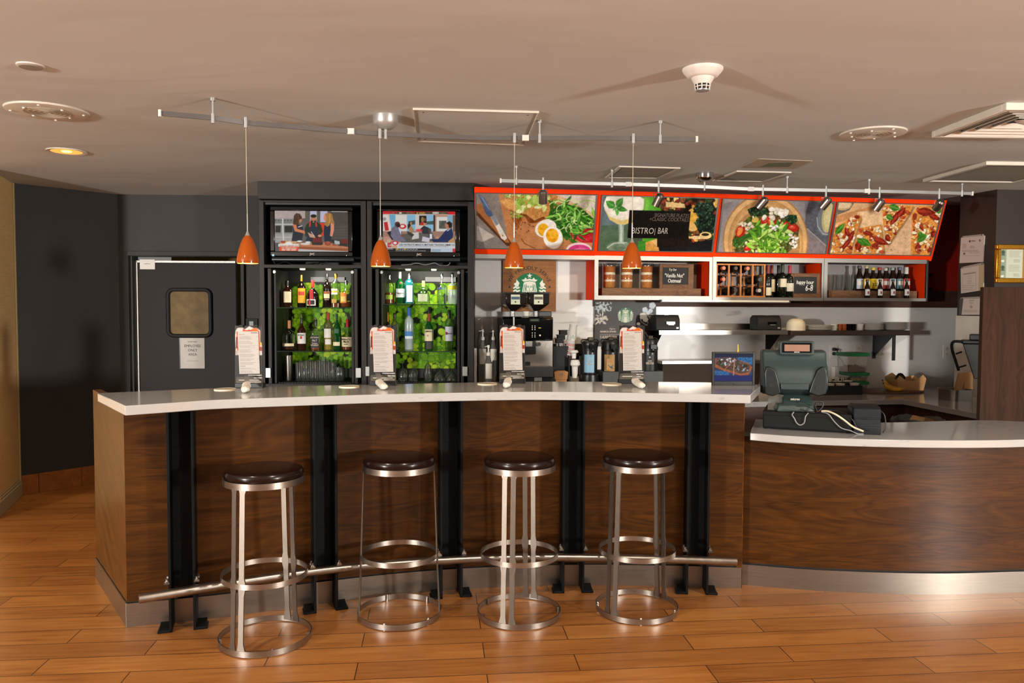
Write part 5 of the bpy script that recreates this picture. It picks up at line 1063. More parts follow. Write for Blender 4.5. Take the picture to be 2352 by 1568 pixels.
# beers and glasses
GB = 'beer bottles on the riser'
brs = [(1398, 797, '#b9c3cc', '#3a3a3a', 'pale blue and white label, first from the left'), (1466, 797, '#d9a53a', '#b0a070', 'yellow label, second from the left'), (1530, 815, '#e0c41f', '#c9b52a', 'bright yellow label, third from the left'), (1592, 815, '#cfcac0', '#a02420', 'white label and red cap'), (1650, 820, '#a8403a', '#b9b4a8', 'red and white label'), (1715, 815, '#a9b8c6', '#8d9a94', 'icy blue label'), (1784, 812, '#6f9396', '#5b5f78', 'teal label'), (1850, 812, '#c9463c', '#cfd0cc', 'red round label and silver foil neck, rightmost')]
for cx, top, lc, cc, ds in brs:
    ex = [(cx-32, cx+32, 925, 1022, lab(lc)), (cx-24, cx+24, 945, 985, lab('#d9d5c8') if lc != '#e0c41f' else lab('#3a3520'), 1.01)]
    w_ = [('312', 34, cx, 995, MAT['inkb'], .8)] if lc == '#e0c41f' else ()
    if w_: ex = ex[:1]
    bottle(W3, K6, .12, C3.top, cx, top, 1035, 62, 'beer', MAT['beerbottle'], 'brown beer bottle on the riser with '+ds, cap=smat('crown_'+cc[1:], cc, .4), caph=.06 if 'foil' not in ds else .25, labels=ex, group=GB, name='beer_bottle', words=w_)
for k, (cx, ds) in enumerate(((1475, 'leftmost'), (1598, 'second from the left'), (1722, 'third from the left'), (1855, 'rightmost'))):
    bottle(W3, K6, .03, W3.z2, cx, 930, 1112, 46, 'beer', MAT['beerbottle'], 'small white-labelled beer bottle before the riser, '+ds, cap=MAT['bplastic'], caph=.06, labels=[(cx-21, cx+21, 1026, 1086, lab('#cfd0d0')), (cx-8, cx+6, 1045, 1070, lab('#8a3a36'), 1.01)], group='small beers before the riser', name='beer_bottle')
for cx, top, ds in ((1225, 882, 'leftmost of the two clear ones'), (1308, 886, 'nearest the beer bottles'), (1135, 895, 'at the left end, in shadow')):
    x, _ = W3.at(*K6(cx, 1034), .14); t = T('pint_glass', 'empty pint glass on the riser, '+ds, 'glass', W3.w(x, .14, C3.top), BA, 'pint glasses on the riser'); zt = t.at(*K6(cx, top), 0)[1]; r = abs(t.at(*K6(cx-37, top), 0)[0])
    M().lathe([(r*.72, 0), (r*.74, .006), (r, zt), (r*.94, zt), (r*.68, .01), (0.001, .01)], seg=24, cap=False).lathe([(0, 0), (r*.72, 0)], seg=24, cap=False).build('glass_wall', MAT['tumbler'], t)
# under-cabinet strip light
x0, z1 = B.at(*K9(56, 8), -.02); x1, z0 = B.at(*K9(1003, 50), -.02)
t = T('strip_light', 'long white fluorescent strip light fixed under the wall cabinets', 'light', B.w((x0+x1)/2, -.02, z0), BA); w, h = (x1-x0)/2, min(z1, W1.at(1600, 688)[1]-.001)-z0
M().box(-w, w, .02, .11, h*.3, h+.0).build('housing', MAT['white'], t, bevel=.002); M().side([(.02, .0), (.07, 0), (.07, h*.3), (.0, h*.9), (.0, h*.3)], -w+.01, w-.01).build('diffuser', smat('diffuser', '#e6e2da', .3), t); M().box(-w, -w+.012, -.002, .112, 0, h).box(w-.012, w, -.002, .112, 0, h).build('end_cap', MAT['gplastic'], t)
# ---------------------------------------------------------------- back counter
CZ = .78
cc = at_z(2074, 917, CZ); cl = cc-B.ex*(B.inv(cc).x-.05); rr_ = at_z(2256, 951.5, CZ); rd = (rr_-cc).normalized(); rn_ = cc+rd*1.22
poly = [cl, cc, rn_, Vector((3.82, rn_.y, 0)), Vector((3.815, 6.23, 0)), Vector((3.735, 6.595, 0)), B.w(4.46, WY-.004, 0), B.w(.05, WY-.004, 0)]
tag(M().prism([(p.x, p.y) for p in poly], CZ-.04, CZ).build('back_countertop', MAT['stone'], bevel=.002), 'grey marble worktop along the back wall turning towards the right', 'countertop')
t = T('back_counter', 'dark brown base cabinets under the back worktop', 'counter', (0, 0, 0))
def inset(p, a, b): return (p.x+a*B.ex.x+b*B.ey.x, p.y+a*B.ex.y+b*B.ey.y)
fl, fc_ = inset(cl, 0, .03), inset(cc, .04, .03); nb = rn_+Vector((.05, .02, 0))
M().prism([fl, fc_, (fc_[0]+.05, fc_[1]+.5), (fl[0], fl[1]+.4)], .08, CZ-.04).build('cabinet_run', MAT['brownband'], t)
M().prism([fc_, (nb.x, nb.y), (nb.x+.6, nb.y), (fc_[0]+.6, fc_[1]+.4)], .08, CZ-.04).build('cabinet_return', MAT['brownband'], t)
M().prism([inset(cl, 0, .08), inset(cc, .06, .08), (fc_[0]+.05, fc_[1]+.5), (fl[0], fl[1]+.4)], 0, .08).build('toe_kick', MAT['matte'], t)
ex0 = B.inv(cl).x
# ---- the coffee shop logo painter
def siren(cv, cx, cy, r, g, w):
    E = lambda x, y, rx, ry, c, a=0, **k: cv.ell(cx+x*r, cy+y*r, rx*r, ry*r, c, a, **k); Pp = lambda p, c, **k: cv.poly([(cx+x*r, cy+y*r) for x, y in p], c, **k); Ln = lambda p, wd, c: cv.line([(cx+x*r, cy+y*r) for x, y in p], wd*r, c)
    cv.ell(cx, cy, r, r, g, n=60)
    for s in (-1, 1):
        Pp([(s*.62, -.40), (s*.80, -.62), (s*.84, -.42), (s*1.0, -.36), (s*.86, -.20), (s*.70, -.16)], w)
        for k in range(5): y = -.10+k*.19; Ln([(s*.60, y-.04), (s*.76, y+.02), (s*.86, y-.06), (s*.975*math.sqrt(max(.1, 1-(y*.9)**2)), y)], .10, w)
        Ln([(s*.60, -.2), (s*.52, .3), (s*.62, .8)], .05, g)
    Pp([(-.32, -.44), (-.5, -.60), (-.34, -.62), (-.26, -.74), (-.14, -.62), (0, -.68), (.14, -.62), (.26, -.74), (.34, -.62), (.5, -.60), (.32, -.44)], w)
    st = []
    for k in range(10): a = -PI/2+k*PI/5; q = .17 if k % 2 == 0 else .07; st.append((q*math.cos(a), -.84+q*math.sin(a)))
    Pp(st, w); Ln([(-.34, -.48), (0, -.53), (.34, -.48)], .03, g)
    Pp([(-.36, -.42), (0, -.50), (.36, -.42), (.46, 0), (.52, .5), (.58, .86), (0, 1.0), (-.58, .86), (-.52, .5), (-.46, 0)], w)
    for s in (-1, 1):
        for k in range(3): Ln([(s*(.20+.10*k), -.34+.04*k), (s*(.27+.10*k), .05), (s*(.22+.10*k), .35), (s*(.28+.11*k), .62), (s*(.24+.12*k), .95)], .035, g)
    E(0, -.12, .20, .28, w); Pp([(-.2, -.15), (-.2, -.34), (0, -.44), (.2, -.34), (.2, -.15), (.0, -.34)], w); Ln([(-.21, -.28), (-.205, 0), (-.1, .18), (0, .2), (.1, .18), (.205, 0), (.21, -.28)], .03, g)
    for s in (-1, 1): Ln([(s*.05, -.15), (s*.14, -.17)], .035, g); Ln([(s*.04, -.21), (s*.15, -.23)], .02, g)
    Ln([(0, -.12), (-.025, -.0), (.02, .01)], .02, g); Ln([(-.06, .08), (0, .095), (.06, .08)], .03, g)
# ---- wooden sign
x0, z1 = B.at(*K5(303, 60), WY-.02); x1, z0 = B.at(*K5(798, 550), WY-.02)
t = T('logo_sign', 'square stained wood sign with a green round mermaid logo behind the coffee machine', 'sign', B.w((x0+x1)/2, WY-.022, z0), BA); w, h = (x1-x0)/2, z1-z0
M().box(-w, w, 0, .02, 0, h).build('wood_board', MAT['board'], t, bevel=.001)
ccx, ccz = t.at(*K5(553, 345), -.002); cr = abs(t.at(*K5(706, 345), -.002)[0]-ccx)
cv = Canvas(96, 96, [(-1, -1), (1, -1), (1, 1), (-1, 1)], '#8d5a2b', 5); siren(cv, 0, 0, .985, '#0b6b3f', '#e6e2d6')
o = sheet(cv, [(ccx-cr, -.0015, ccz+cr), (ccx+cr, -.0015, ccz+cr), (ccx+cr, -.0015, ccz-cr), (ccx-cr, -.0015, ccz-cr)], 'round_logo', MAT['printed'], t)
keep = [p.index for p in o.data.polygons if (Vector((p.center.x-ccx, p.center.z-ccz)).length < cr*.995)]
bm = bmesh_new = __import__('bmesh').new(); bm.from_mesh(o.data); bm.faces.ensure_lookup_table(); kp = set(keep)
__import__('bmesh').ops.delete(bm, geom=[f for f in bm.faces if f.index not in kp], context='FACES'); bm.to_mesh(o.data); bm.free()
S_ = 'WE PROUDLY SERVE'; mk = M(); rad = abs(t.at(*K5(553+183, 345), 0)[0]-ccx)
wts = {'W': 1.35, ' ': .62, 'I': .5, 'O': 1.1, 'D': 1.08, 'L': .85, 'E': .85, 'S': .9, 'R': .95, 'P': .92, 'U': 1.02, 'Y': .95, 'V': 1.0}
tot = sum(wts[c] for c in S_); an = 69.0; acc = 0
for ch in S_:
    a = R(an-(acc+wts[ch]/2)/tot*2*an); acc += wts[ch]
    if ch == ' ': continue
    o = text(t, [(ch, .032, 0, 0)], 0, MAT['ink'], 'sign_letter', bold=.0004); o.location = (ccx-rad*math.sin(-a)*-1, -.001, ccz+rad*math.cos(a)); o.rotation_euler = (0, -a, 0)
    o.location = (ccx-rad*math.sin(a), -.001, ccz+rad*math.cos(a))
for s in (-1, 1):
    x, z = t.at(*K5(553+s*186, 320), 0); M().cyl((x, 0, z), (x, -.001, z), .009, seg=12).build('sign_dot', MAT['ink'], t)
# ---- espresso machine
t = bt('coffee_machine', 'black and steel coffee machine with two dark bean hoppers under the wooden sign', 'coffee machine', *[K5(535, 900)[0], -.12, CZ], None, K5(535, 900)[1])
E = lambda X, Y, y=0: t.at(*K5(X, Y), y)
def kb(m, X0, Y0, X1, Y1, ya, yb, mi=0): a, z1 = E(X0, Y0, ya); b, z0 = E(X1, Y1, ya); return m.box(a, b, ya, yb, z0, z1, mi)
kb(M(), 308, 600, 768, 1204, .06, .385).build('cabinet', MAT['bplastic'], t, bevel=.004)
m = M(); a, z1 = E(305, 596); b, z0 = E(768, 817); m.side([(.0, z0+.01), (.02, z0), (.07, z0), (.07, z1), (.03, z1), (-.012, z1-.02)], a, b); m.build('control_panel', MAT['gloss'], t, bevel=.003)
kb(M(), 640, 545, 760, 598, .12, .38).build('rear_cover', MAT['gplastic'], t, bevel=.008)
kb(M(), 505, 820, 768, 1066, .045, .07).build('steel_front', MAT['steel'], t, bevel=.002)
kb(M(), 305, 820, 505, 1066, .03, .07).build('side_front', MAT['bplastic'], t, bevel=.002)
kb(M(), 400, 600, 412, 800, -.012, .01).build('trim_strip', MAT['silver'], t)
kb(M(), 553, 612, 645, 644, -.014, .0).build('display', smat('machine_display', '#0c120c', .2), t)
a, z = E(598, 637, -.015); kb(M(), 562, 622, 636, 634, -.0148, -.0135).build('display_line', smat('display_green', '#3c4a22', .5), t)
m = M()
for X in (578, 603):
    for Y in (683, 699, 716, 748, 768, 785):
        a, z = E(X, Y, -.01); m = M().cyl((a, -.006, z), (a, -.013, z), .0038, seg=10); m.build('button', MAT['cream'], t)
a, z = E(650, 770, -.01); M().cyl((a, -.006, z), (a, -.014, z), .007, seg=12).build('round_button', MAT['cream'], t); kb(M(), 636, 698, 660, 704, -.010, -.004).build('indicator', smat('yellow_led', '#d5c04a', .4), t)
m = M(); kb(m, 513, 820, 612, 945, -.02, .06); m.build('spout_block', MAT['bplastic'], t, bevel=.004)
kb(M(), 516, 824, 580, 875, -.028, -.018).build('spout_plate', MAT['silver'], t, bevel=.002)
a, z = E(637, 851, .04); M().cyl((a, .05, z), (a, .025, z), .017, seg=20).build('lock_ring', MAT['chrome'], t); M().cyl((a, .03, z), (a, .022, z), .011, seg=20).build('lock_core', MAT['gplastic'], t)
kb(M(), 706, 838, 744, 886, .042, .046).build('notice_sticker', MAT['paper'], t)
m = M(); kb(m, 500, 1066, 776, 1160, -.09, .07); m.build('drip_tray', MAT['gplastic'], t, bevel=.006)
kb(M(), 512, 1055, 720, 1063, -.08, .05).build('drip_grille', MAT['steel'], t); kb(M(), 510, 1018, 560, 1060, -.02, .05).build('cup_rest', MAT['bplastic'], t, bevel=.004)
_, z0 = E(305, 1160, -.05); a, _ = E(308, 1160); b, _ = E(776, 1160); M().box(a, b, -.05, .38, 0, z0).build('base_unit', MAT['bplastic'], t, bevel=.004)
kb(M(), 598, 1130, 668, 1195, -.056, -.049).build('base_flap', MAT['silver'], t)
for X0, X1, nx, c in ((326, 512, 408, '#3c5a70'), (540, 728, 628, '#5a5048')):
    hp = bpy.data.objects.new('bean_hopper', None); COL.objects.link(hp); hp.parent = t.o
    a, z1 = E(X0, 378, .06); b, zm_ = E(X1, 478, .06); n0, z0 = E(nx-22, 595, .06); n1, _ = E(nx+22, 545, .06); _, zn = E(nx, 545, .06)
    smo = smat('smoked_hopper', '#1d1410', .12)
    v = [(a, .02, zm_), (b, .02, zm_), (b, .24, zm_), (a, .24, zm_), (a, .02, z1), (b, .02, z1), (b, .24, z1), (a, .24, z1)]
    M().hexa(v).hexa([(n0, .09, zn), (n1, .09, zn), (n1, .17, zn), (n0, .17, zn), (a, .02, zm_), (b, .02, zm_), (b, .24, zm_), (a, .24, zm_)]).build('hopper_body', smo, hp, bevel=.006)
    M().box(a-.004, b+.004, .015, .245, z1-.004, z1+.008).build('hopper_lid', MAT['bplastic'], hp, bevel=.003)
    M().cyl(((n0+n1)/2, .13, z0-.006), ((n0+n1)/2, .13, zn+.004), (n1-n0)/2, seg=16).build('hopper_neck', MAT['plasticclear'], hp)
    q0, y1 = E((X0+X1)/2-40, 390, .02); q1, y0 = E((X0+X1)/2+44, 482, .02)
    M().box(q0, q1, .016, .0195, y0, y1).build('bean_label', smat('label_pale_green', '#c9d0b4', .6), hp); M().box(q0+.003, q1-.003, .0145, .0165, y0+(y1-y0)*.5, y0+(y1-y0)*.78).build('label_band', smat('band_'+c[1:], c, .6), hp); M().cyl(((q0+q1)/2, .0165, y0+(y1-y0)*.25), ((q0+q1)/2, .0145, y0+(y1-y0)*.25), .006, seg=14).build('label_dot', MAT['inkb'], hp)
_, zc = E(520, 598, .1)
t2 = T('espresso_cup', 'small white espresso cup and saucer on top of the coffee machine', 'cup', t.w(*[E(522, 580, .1)[0], .10, t.at(*K5(522, 600), .06)[1]]), BA)
M().lathe([(.012, 0), (.034, .008), (.035, .010), (.012, .004)], seg=20).build('saucer', MAT['white'], t2); M().lathe([(.014, .006), (.022, .02), (.026, .045), (.024, .045), (.018, .018), (.001, .012)], seg=20, cap=False).build('cup_body', MAT['white'], t2); M().tube([(.024, 0, .038), (.038, 0, .034), (.036, 0, .02), (.023, 0, .018)], .003, 6).build('handle', MAT['white'], t2)
# ---- syrup pump bottles left of the machine
for k, (cx, top, sh_, base_, y, mt, lbl) in enumerate(((105, 605, 700, 1190, .16, 'plasticclear', 'clear syrup bottle with white pump, rear left by the cabinet'), (205, 612, 705, 1190, .16, 'plasticclear', 'clear syrup bottle with white pump, rear right beside the coffee machine'), (115, 715, 800, 1195, .03, 'plasticclear', 'clear syrup bottle with brown chevron label, front left'), (213, 722, 800, 1195, .05, 'plasticclear', 'clear syrup bottle with a label half hidden by the pink chevron one'), (170, 860, 945, 1200, -.08, 'plasticclear', 'short syrup bottle with pink chevron label, nearest the bar'))):
    x, _ = B.at(*K5(cx, 1000), y); t = T('syrup_bottle', lbl, 'bottle', B.w(x, y, CZ), BA, 'syrup bottles with pumps'); zs = t.at(*K5(cx, sh_), 0)[1]; zt_ = t.at(*K5(cx, top), 0)[1]; r = .034
    M().lathe([(r*.95, 0), (r, .01), (r, zs-.10), (r*.8, zs-.06), (.014, zs-.02), (.013, zs)], seg=20).build('bottle_body', MAT['plasticclear'], t); M().lathe([(r*.9, .004), (r*.94, .02), (r*.94, (zs-.1)*.45)], seg=20).build('syrup', smat('syrup', '#7d6a2a', .2) if k != 4 else smat('syrup_dark', '#5a3a2a', .2), t)
    M().lathe([(.016, zs-.012), (.016, zs+.012), (.008, zs+.018), (.006, zs+.05), (.011, zs+.052), (.009, zt_)], seg=14).cyl((0, 0, zt_-.006), (-.03, -.01, zt_-.014), .004, .003, 8).build('pump', MAT['white'], t)
    if k >= 2:
        _, l1 = t.at(*K5(cx, (895, 895, 1030)[k-2]), 0); _, l0 = t.at(*K5(cx, (1035, 1000, 1170)[k-2]), 0); cl_ = ('#b98a58', '#a9a08c', '#c98aa0')[k-2]; m = M(); patch(m, r, -.026, .026, l0, l1); m.build('label', lab('#d9d4c6'), t)
        for q in range(3):
            zq = l0+(l1-l0)*(.12+.17*q); m = M()
            for s in (-1, 1): m.add([(0, -r-.0016, zq+.018), (s*.024, -math.sqrt(r*r-.024**2)-.0016, zq), (s*.024, -math.sqrt(r*r-.024**2)-.0016, zq+.009), (0, -r-.0016, zq+.027)], [(0, 1, 2, 3)])
            m.build('chevron', lab(cl_), t)
x0, z1 = B.at(*K5(38, 890), -.02); x1, _ = B.at(*K5(62, 890), -.02)
tag(M().box(0, x1-x0, 0, .12, 0, z1-CZ).build('white_carton', MAT['white'], loc=B.w(x0, -.02, CZ), rz=BA), 'narrow white carton edge beside the syrup bottles at the cabinet', 'carton')
# ---- cup and lid organiser
t = bt('cup_organizer', 'black organiser rack for cups, lids and stirrers right of the coffee machine', 'organizer', K5(915, 1050)[0], -.02, CZ, None, K5(915, 1050)[1])
kb(M(), 772, 870, 925, 1090, -.01, .01).build('bin_front', MAT['matte'], t, bevel=.003); kb(M(), 772, 850, 1060, 1150, .09, .11).build('bin_back', MAT['matte'], t, bevel=.003)
a, z1 = E(772, 870); b, z0 = E(1062, 1200); z9 = E(925, 960)[1]; t_ = t
m = M().box(E(772, 0)[0], E(782, 0)[0], .01, .09, 0, E(0, 860)[1]).box(E(915, 0)[0], E(925, 0)[0], .01, .09, 0, E(0, 900)[1]).box(E(1050, 0)[0], E(1060, 0)[0], -.05, .09, 0, E(0, 950)[1]); m.build('divider', MAT['matte'], t, bevel=.002)
M().box(E(772, 0)[0], E(1060, 0)[0], -.05, .11, 0, .02).build('base_plate', MAT['matte'], t)
m = M(); kb(m, 918, 960, 930, 1200, -.06, .09); kb(m, 1015, 960, 1060, 1200, -.06, -.05); m.build('lid_cradle', MAT['matte'], t, bevel=.004)
kb(M(), 772, 1092, 925, 1205, -.02, .0).build('lower_front', MAT['matte'], t, bevel=.002)
for k in range(16):
    X = 806+random.random()*74; Y = 838+random.random()*25; a, z1 = E(X, Y, .04); a2, z0 = E(X+random.uniform(-8, 8), 1060, .04); y = random.uniform(.02, .08)
    tag(M().cyl(t.w(a2, y, .03), t.w(a, y, z1), .0028, seg=6).build('wrapped_straw', MAT['paper']), 'white wrapped straw in the black organiser bin', 'straw', 'wrapped straws in the organiser')
for k, (X, Y, h_) in enumerate(((870, 722, 40), (850, 765, 40), (836, 800, 40))):
    a, z = E(X, Y+30, .04); o = T('black_lid_stack', 'black plastic lid stack sleeve above the straws, '+('topmost', 'middle', 'lowest')[k], 'lids', t.w(a, .05, z-.012), BA, 'black lid stacks'); M().box(-.034, .030, -.02, .02, 0, .04).build('stack_body', MAT['matte'], o, bevel=.004); M().box(-.04, .034, -.026, .026, .034, .04).build('rim', MAT['bplastic'], o, bevel=.002)
a, z = E(915, 1000, .02); o = t.w(a, .02, z); tp = E(962, 670, .02); d = Vector((tp[0]-a, 0, tp[1]-z)); L_ = d.length
t2 = T('paper_cup_stack', 'leaning stack of white paper cups with a green logo on the outermost one', 'cups', o, BA); t2.o.rotation_euler = (0, math.atan2(d.x, d.z), BA)
for k in range(9): M().lathe([(.034, .0), (.040, .016), (.041, .018), (.036, .018)], (0, 0, L_*.05+k*.0165), 20).build('cup_rim', smat('cup_pink', '#c58f8c', .6) if k % 2 == 0 else MAT['paper'], t2)
M().lathe([(.041, L_*.48), (.0415, L_*.5), (.030, L_*.97), (.033, L_*.97), (.033, L_), (.001, L_*.99)], seg=24, cap=False).build('outer_cup', MAT['paper'], t2)
cv = Canvas(40, 40, [(-1, -1), (1, -1), (1, 1), (-1, 1)], '#d8d4ce', 6); siren(cv, 0, 0, .9, '#1d5c46', '#d8d4ce'); sheet(cv, [(-.014, -.0405, L_*.72), (.014, -.0395, L_*.72), (.014, -.0435, L_*.56), (-.014, -.0435, L_*.56)], 'cup_logo', MAT['printed'], t2)
for nm, Y0, Y1, X, lbl in (('dome_lid_stack', 905, 985, 965, 'white dome lids standing on edge in the upper lid cradle'), ('lidded_cup', 993, 1165, 975, 'white paper cup lids stacked lower down in the organiser')):
    a, z1 = E(X, Y0, -.03); _, z0 = E(X, Y1, -.03); o = T(nm, lbl, 'lids', t.w(a, -.03, z0), BA); h = z1-z0; r = .036 if Y0 < 950 else .046
    M().lathe([(r*.5, 0), (r*.6, h*.6), (r, h*.72), (r, h*.84), (r*.8, h*.97), (.001, h)], seg=24).build('lid_body', MAT['white'], o); M().lathe([(r*1.04, h*.70), (r*1.06, h*.74), (r*1.0, h*.78)], seg=24).build('lid_rim', MAT['white'], o)
x0, z1 = E(782, 1100, -.06); x1, _ = E(914, 1100, -.06); w = (x1-x0)/2; o = T('cup_sleeve', 'brown kraft cup sleeve with a dark round logo standing before the organiser', 'cup sleeve', t.w((x0+x1)/2, -.06, 0), BA); zb = E(850, 1182, -.06)[1]
M().slab([(-w*.9, zb), (w*.9, zb), (w, z1-.01), (w*.5, z1), (-w*.5, z1), (-w, z1-.01)], 0, .03).build('sleeve', MAT['kraft'], o, bevel=.003); M().box(-w*.8, w*.8, 0, .03, 0, zb).build('stack_below', MAT['kraft'], o, bevel=.003)
cv = Canvas(36, 30, [(-1.3, -1), (1.3, -1), (1.3, 1), (-1.3, 1)], '#a87748', 6); siren(cv, 0, 0, .9, '#5a4a2c', '#a87748'); sheet(cv, [(-.022, -.001, (zb+z1)/2+.018), (.022, -.001, (zb+z1)/2+.018), (.022, -.001, (zb+z1)/2-.018), (-.022, -.001, (zb+z1)/2-.018)], 'sleeve_logo', MAT['printed'], o)
# ---- airpots
def airpot(cx, hx0, hx1, hy0, by0, bx0, bx1, lx, ly, lmat, lines, label, stand, lmat2=None, trim=False):
    x, _ = B.at(*K5(cx, 1000), -.1); t = T('airpot', label, 'airpot', B.w(x, -.1, CZ), BA, 'black coffee airpots'); e = lambda X, Y, y=0: t.at(*K5(X, Y), y)
    z0 = e(cx, stand[1])[1]; r = (e(bx1, 0)[0]-e(bx0, 0)[0])/2; zb = e(cx, by0)[1]; zh = e(cx, hy0)[1]; rh = (e(hx1, 0)[0]-e(hx0, 0)[0])/2
    M().lathe([(r*.96, z0), (r, z0+.01), (r, zb-.008), (r*.97, zb)], seg=32).build('body', MAT['bplastic'], t)
    M().lathe([(r*1.02, zb), (r*1.03, zb+.02), (rh*.98, zb+.035), (rh, zh-.03), (rh*.9, zh-.008), (rh*.5, zh)], seg=28).build('lid', MAT['bplastic'], t)
    M().box(-.026, .026, -rh-.035, -rh*.5, zb+.012, zb+.05).cyl((0, -rh-.02, zb+.02), (0, -rh-.02, zb-.015), .009, seg=10).build('spout', MAT['gloss'], t, bevel=.003)
    M().side([(-rh*.5, zh-.004), (rh*.6, zh-.004), (rh*.5, zh+.012), (-rh*.3, zh+.026)], -.02, .02).build('pump_lever', MAT['bplastic'], t, bevel=.003)
    M().tube([(-rh*.98, 0, zh-.03), (-rh*1.1, 0, zh-.01), (-rh*.9, .02, zh+.004), (rh*.9, .02, zh+.004), (rh*1.1, 0, zh-.01), (rh*.98, 0, zh-.03)], .005, 8).build('carry_handle', MAT['bplastic'], t)
    if trim: M().lathe([(r*1.01, zb-.004), (r*1.025, zb), (r*1.01, zb+.004)], seg=32).build('steel_rim', MAT['chrome'], t)
    a, q1 = e(lx[0], ly[0], -r); b, q0 = e(lx[1], ly[1], -r); m = M(); patch(m, r, a, b, q0, q1); lo = m.build('label', lmat, t)
    for st, hh, X, Y, mt, sq in lines:
        xx, zz = e(X, Y, -r); text(lo, [(st, e(0, 0, -r)[1]-e(0, hh, -r)[1], xx, zz)], -r-.0025, mt, squeeze=sq, bold=.0003)
    t.e, t.rad = e, r
    if stand[0] == 'round': M().lathe([(.085, 0), (.088, .01), (.075, z0-.004), (.06, z0)], seg=28).build('round_foot', MAT['bplastic'], t)
    else: M().lathe([(r*.9, z0-.012), (r*.9, z0)], seg=28).build('foot', MAT['bplastic'], t)
    return t, z0
lblue = smat('label_blue', '#7fa9c2', .5); ltan = smat('label_tan', '#b98f55', .6); ldark = smat('label_dark', '#1a1b1c', .5)
t, _ = airpot(1115, 1030, 1182, 815, 905, 1050, 1185, (1073, 1156), (950, 1118), lblue, [('HOT', 17, 1115, 1016, MAT['paper'], .8), ('WATER', 20, 1115, 1046, MAT['paper'], .75)], 'black airpot with a pale blue hot water label, left of the three', ('round', 1130))
cv = Canvas(24, 24, [(-1, -1), (1, -1), (1, 1), (-1, 1)], '#7fa9c2', 6); siren(cv, 0, 0, .9, '#3d6e86', '#c6d8e2'); a, z = t.e(1116, 975, -t.rad); sheet(cv, [(a-.008, -t.rad-.002, z+.008), (a+.008, -t.rad-.002, z+.008), (a+.008, -t.rad-.002, z-.008), (a-.008, -t.rad-.002, z-.008)], 'label_logo', MAT['printed'], t)
for nm, cx, X0, X1, Y0, lbl in (('airpot_stand', 1312, 1235, 1395, 1108, 'dark grey stand block under the middle airpot'), ('airpot_stand', 1700, 1605, 1800, 1104, 'dark grey stand block under the right airpot')):
    x0, z1 = B.at(*K5(X0, Y0), -.19); x1, _ = B.at(*K5(X1, Y0), -.19); w = (x1-x0)/2; s_ = T(nm, lbl, 'stand', B.w((x0+x1)/2, -.19, CZ), BA, 'airpot stands'); M().box(-w, w, 0, .22, 0, z1-CZ-.001).build('stand_body', smat('stand_grey', '#33373a', .5), s_, bevel=.003); M().box(-w+.004, w-.004, .002, .216, z1-CZ-.001, z1-CZ).build('top_mat', MAT['matte'], s_)
t, _ = airpot(1302, 1205, 1366, 812, 905, 1222, 1382, (1260, 1345), (950, 1105), ltan, (), 'black airpot with a tan hummingbird label, middle of the three', ('block', 1107))
cv = Canvas(30, 44, [(1270, 990), (1338, 990), (1338, 1090), (1270, 1090)], '#b98f55', 6); cv.textlines(1278, 1330, 998, 3, 9, 4, '#a5562a', .2); cv.poly([(1290, 1050), (1310, 1062), (1335, 1040), (1322, 1068), (1338, 1082), (1312, 1078), (1300, 1068)], '#3b4652'); cv.line([(1283, 1046), (1300, 1060)], 5, '#3b4652'); a, z1 = t.e(1270, 990, -t.rad); b, z0 = t.e(1338, 1090, -t.rad); sheet(cv, [(a, -t.rad-.002, z1), (b, -t.rad-.002, z1), (b, -t.rad-.002, z0), (a, -t.rad-.002, z0)], 'label_bird', MAT['printed'], t)
cv = Canvas(24, 24, [(-1, -1), (1, -1), (1, 1), (-1, 1)], '#b98f55', 6); siren(cv, 0, 0, .9, '#2c6a48', '#b98f55'); a, z = t.e(1302, 972, -t.rad); sheet(cv, [(a-.008, -t.rad-.002, z+.008), (a+.008, -t.rad-.002, z+.008), (a+.008, -t.rad-.002, z-.008), (a-.008, -t.rad-.002, z-.008)], 'label_logo', MAT['printed'], t)
t, _ = airpot(1672, 1604, 1738, 800, 908, 1604, 1745, (1628, 1712), (952, 1100), ldark, [('CAFFE', 14, 1672, 1015, MAT['pewter'], .7), ('VERONA', 24, 1672, 1040, MAT['pewter'], .62)], 'black airpot with a black roast label and steel rim, right of the three', ('block', 1103), trim=True)
cv = Canvas(24, 24, [(-1, -1), (1, -1), (1, 1), (-1, 1)], '#1a1b1c', 6); siren(cv, 0, 0, .9, '#3b5a50', '#b9c4bc'); a, z = t.e(1672, 973, -t.rad); sheet(cv, [(a-.008, -t.rad-.002, z+.008), (a+.008, -t.rad-.002, z+.008), (a+.008, -t.rad-.002, z-.008), (a-.008, -t.rad-.002, z-.008)], 'label_logo', MAT['printed'], t)
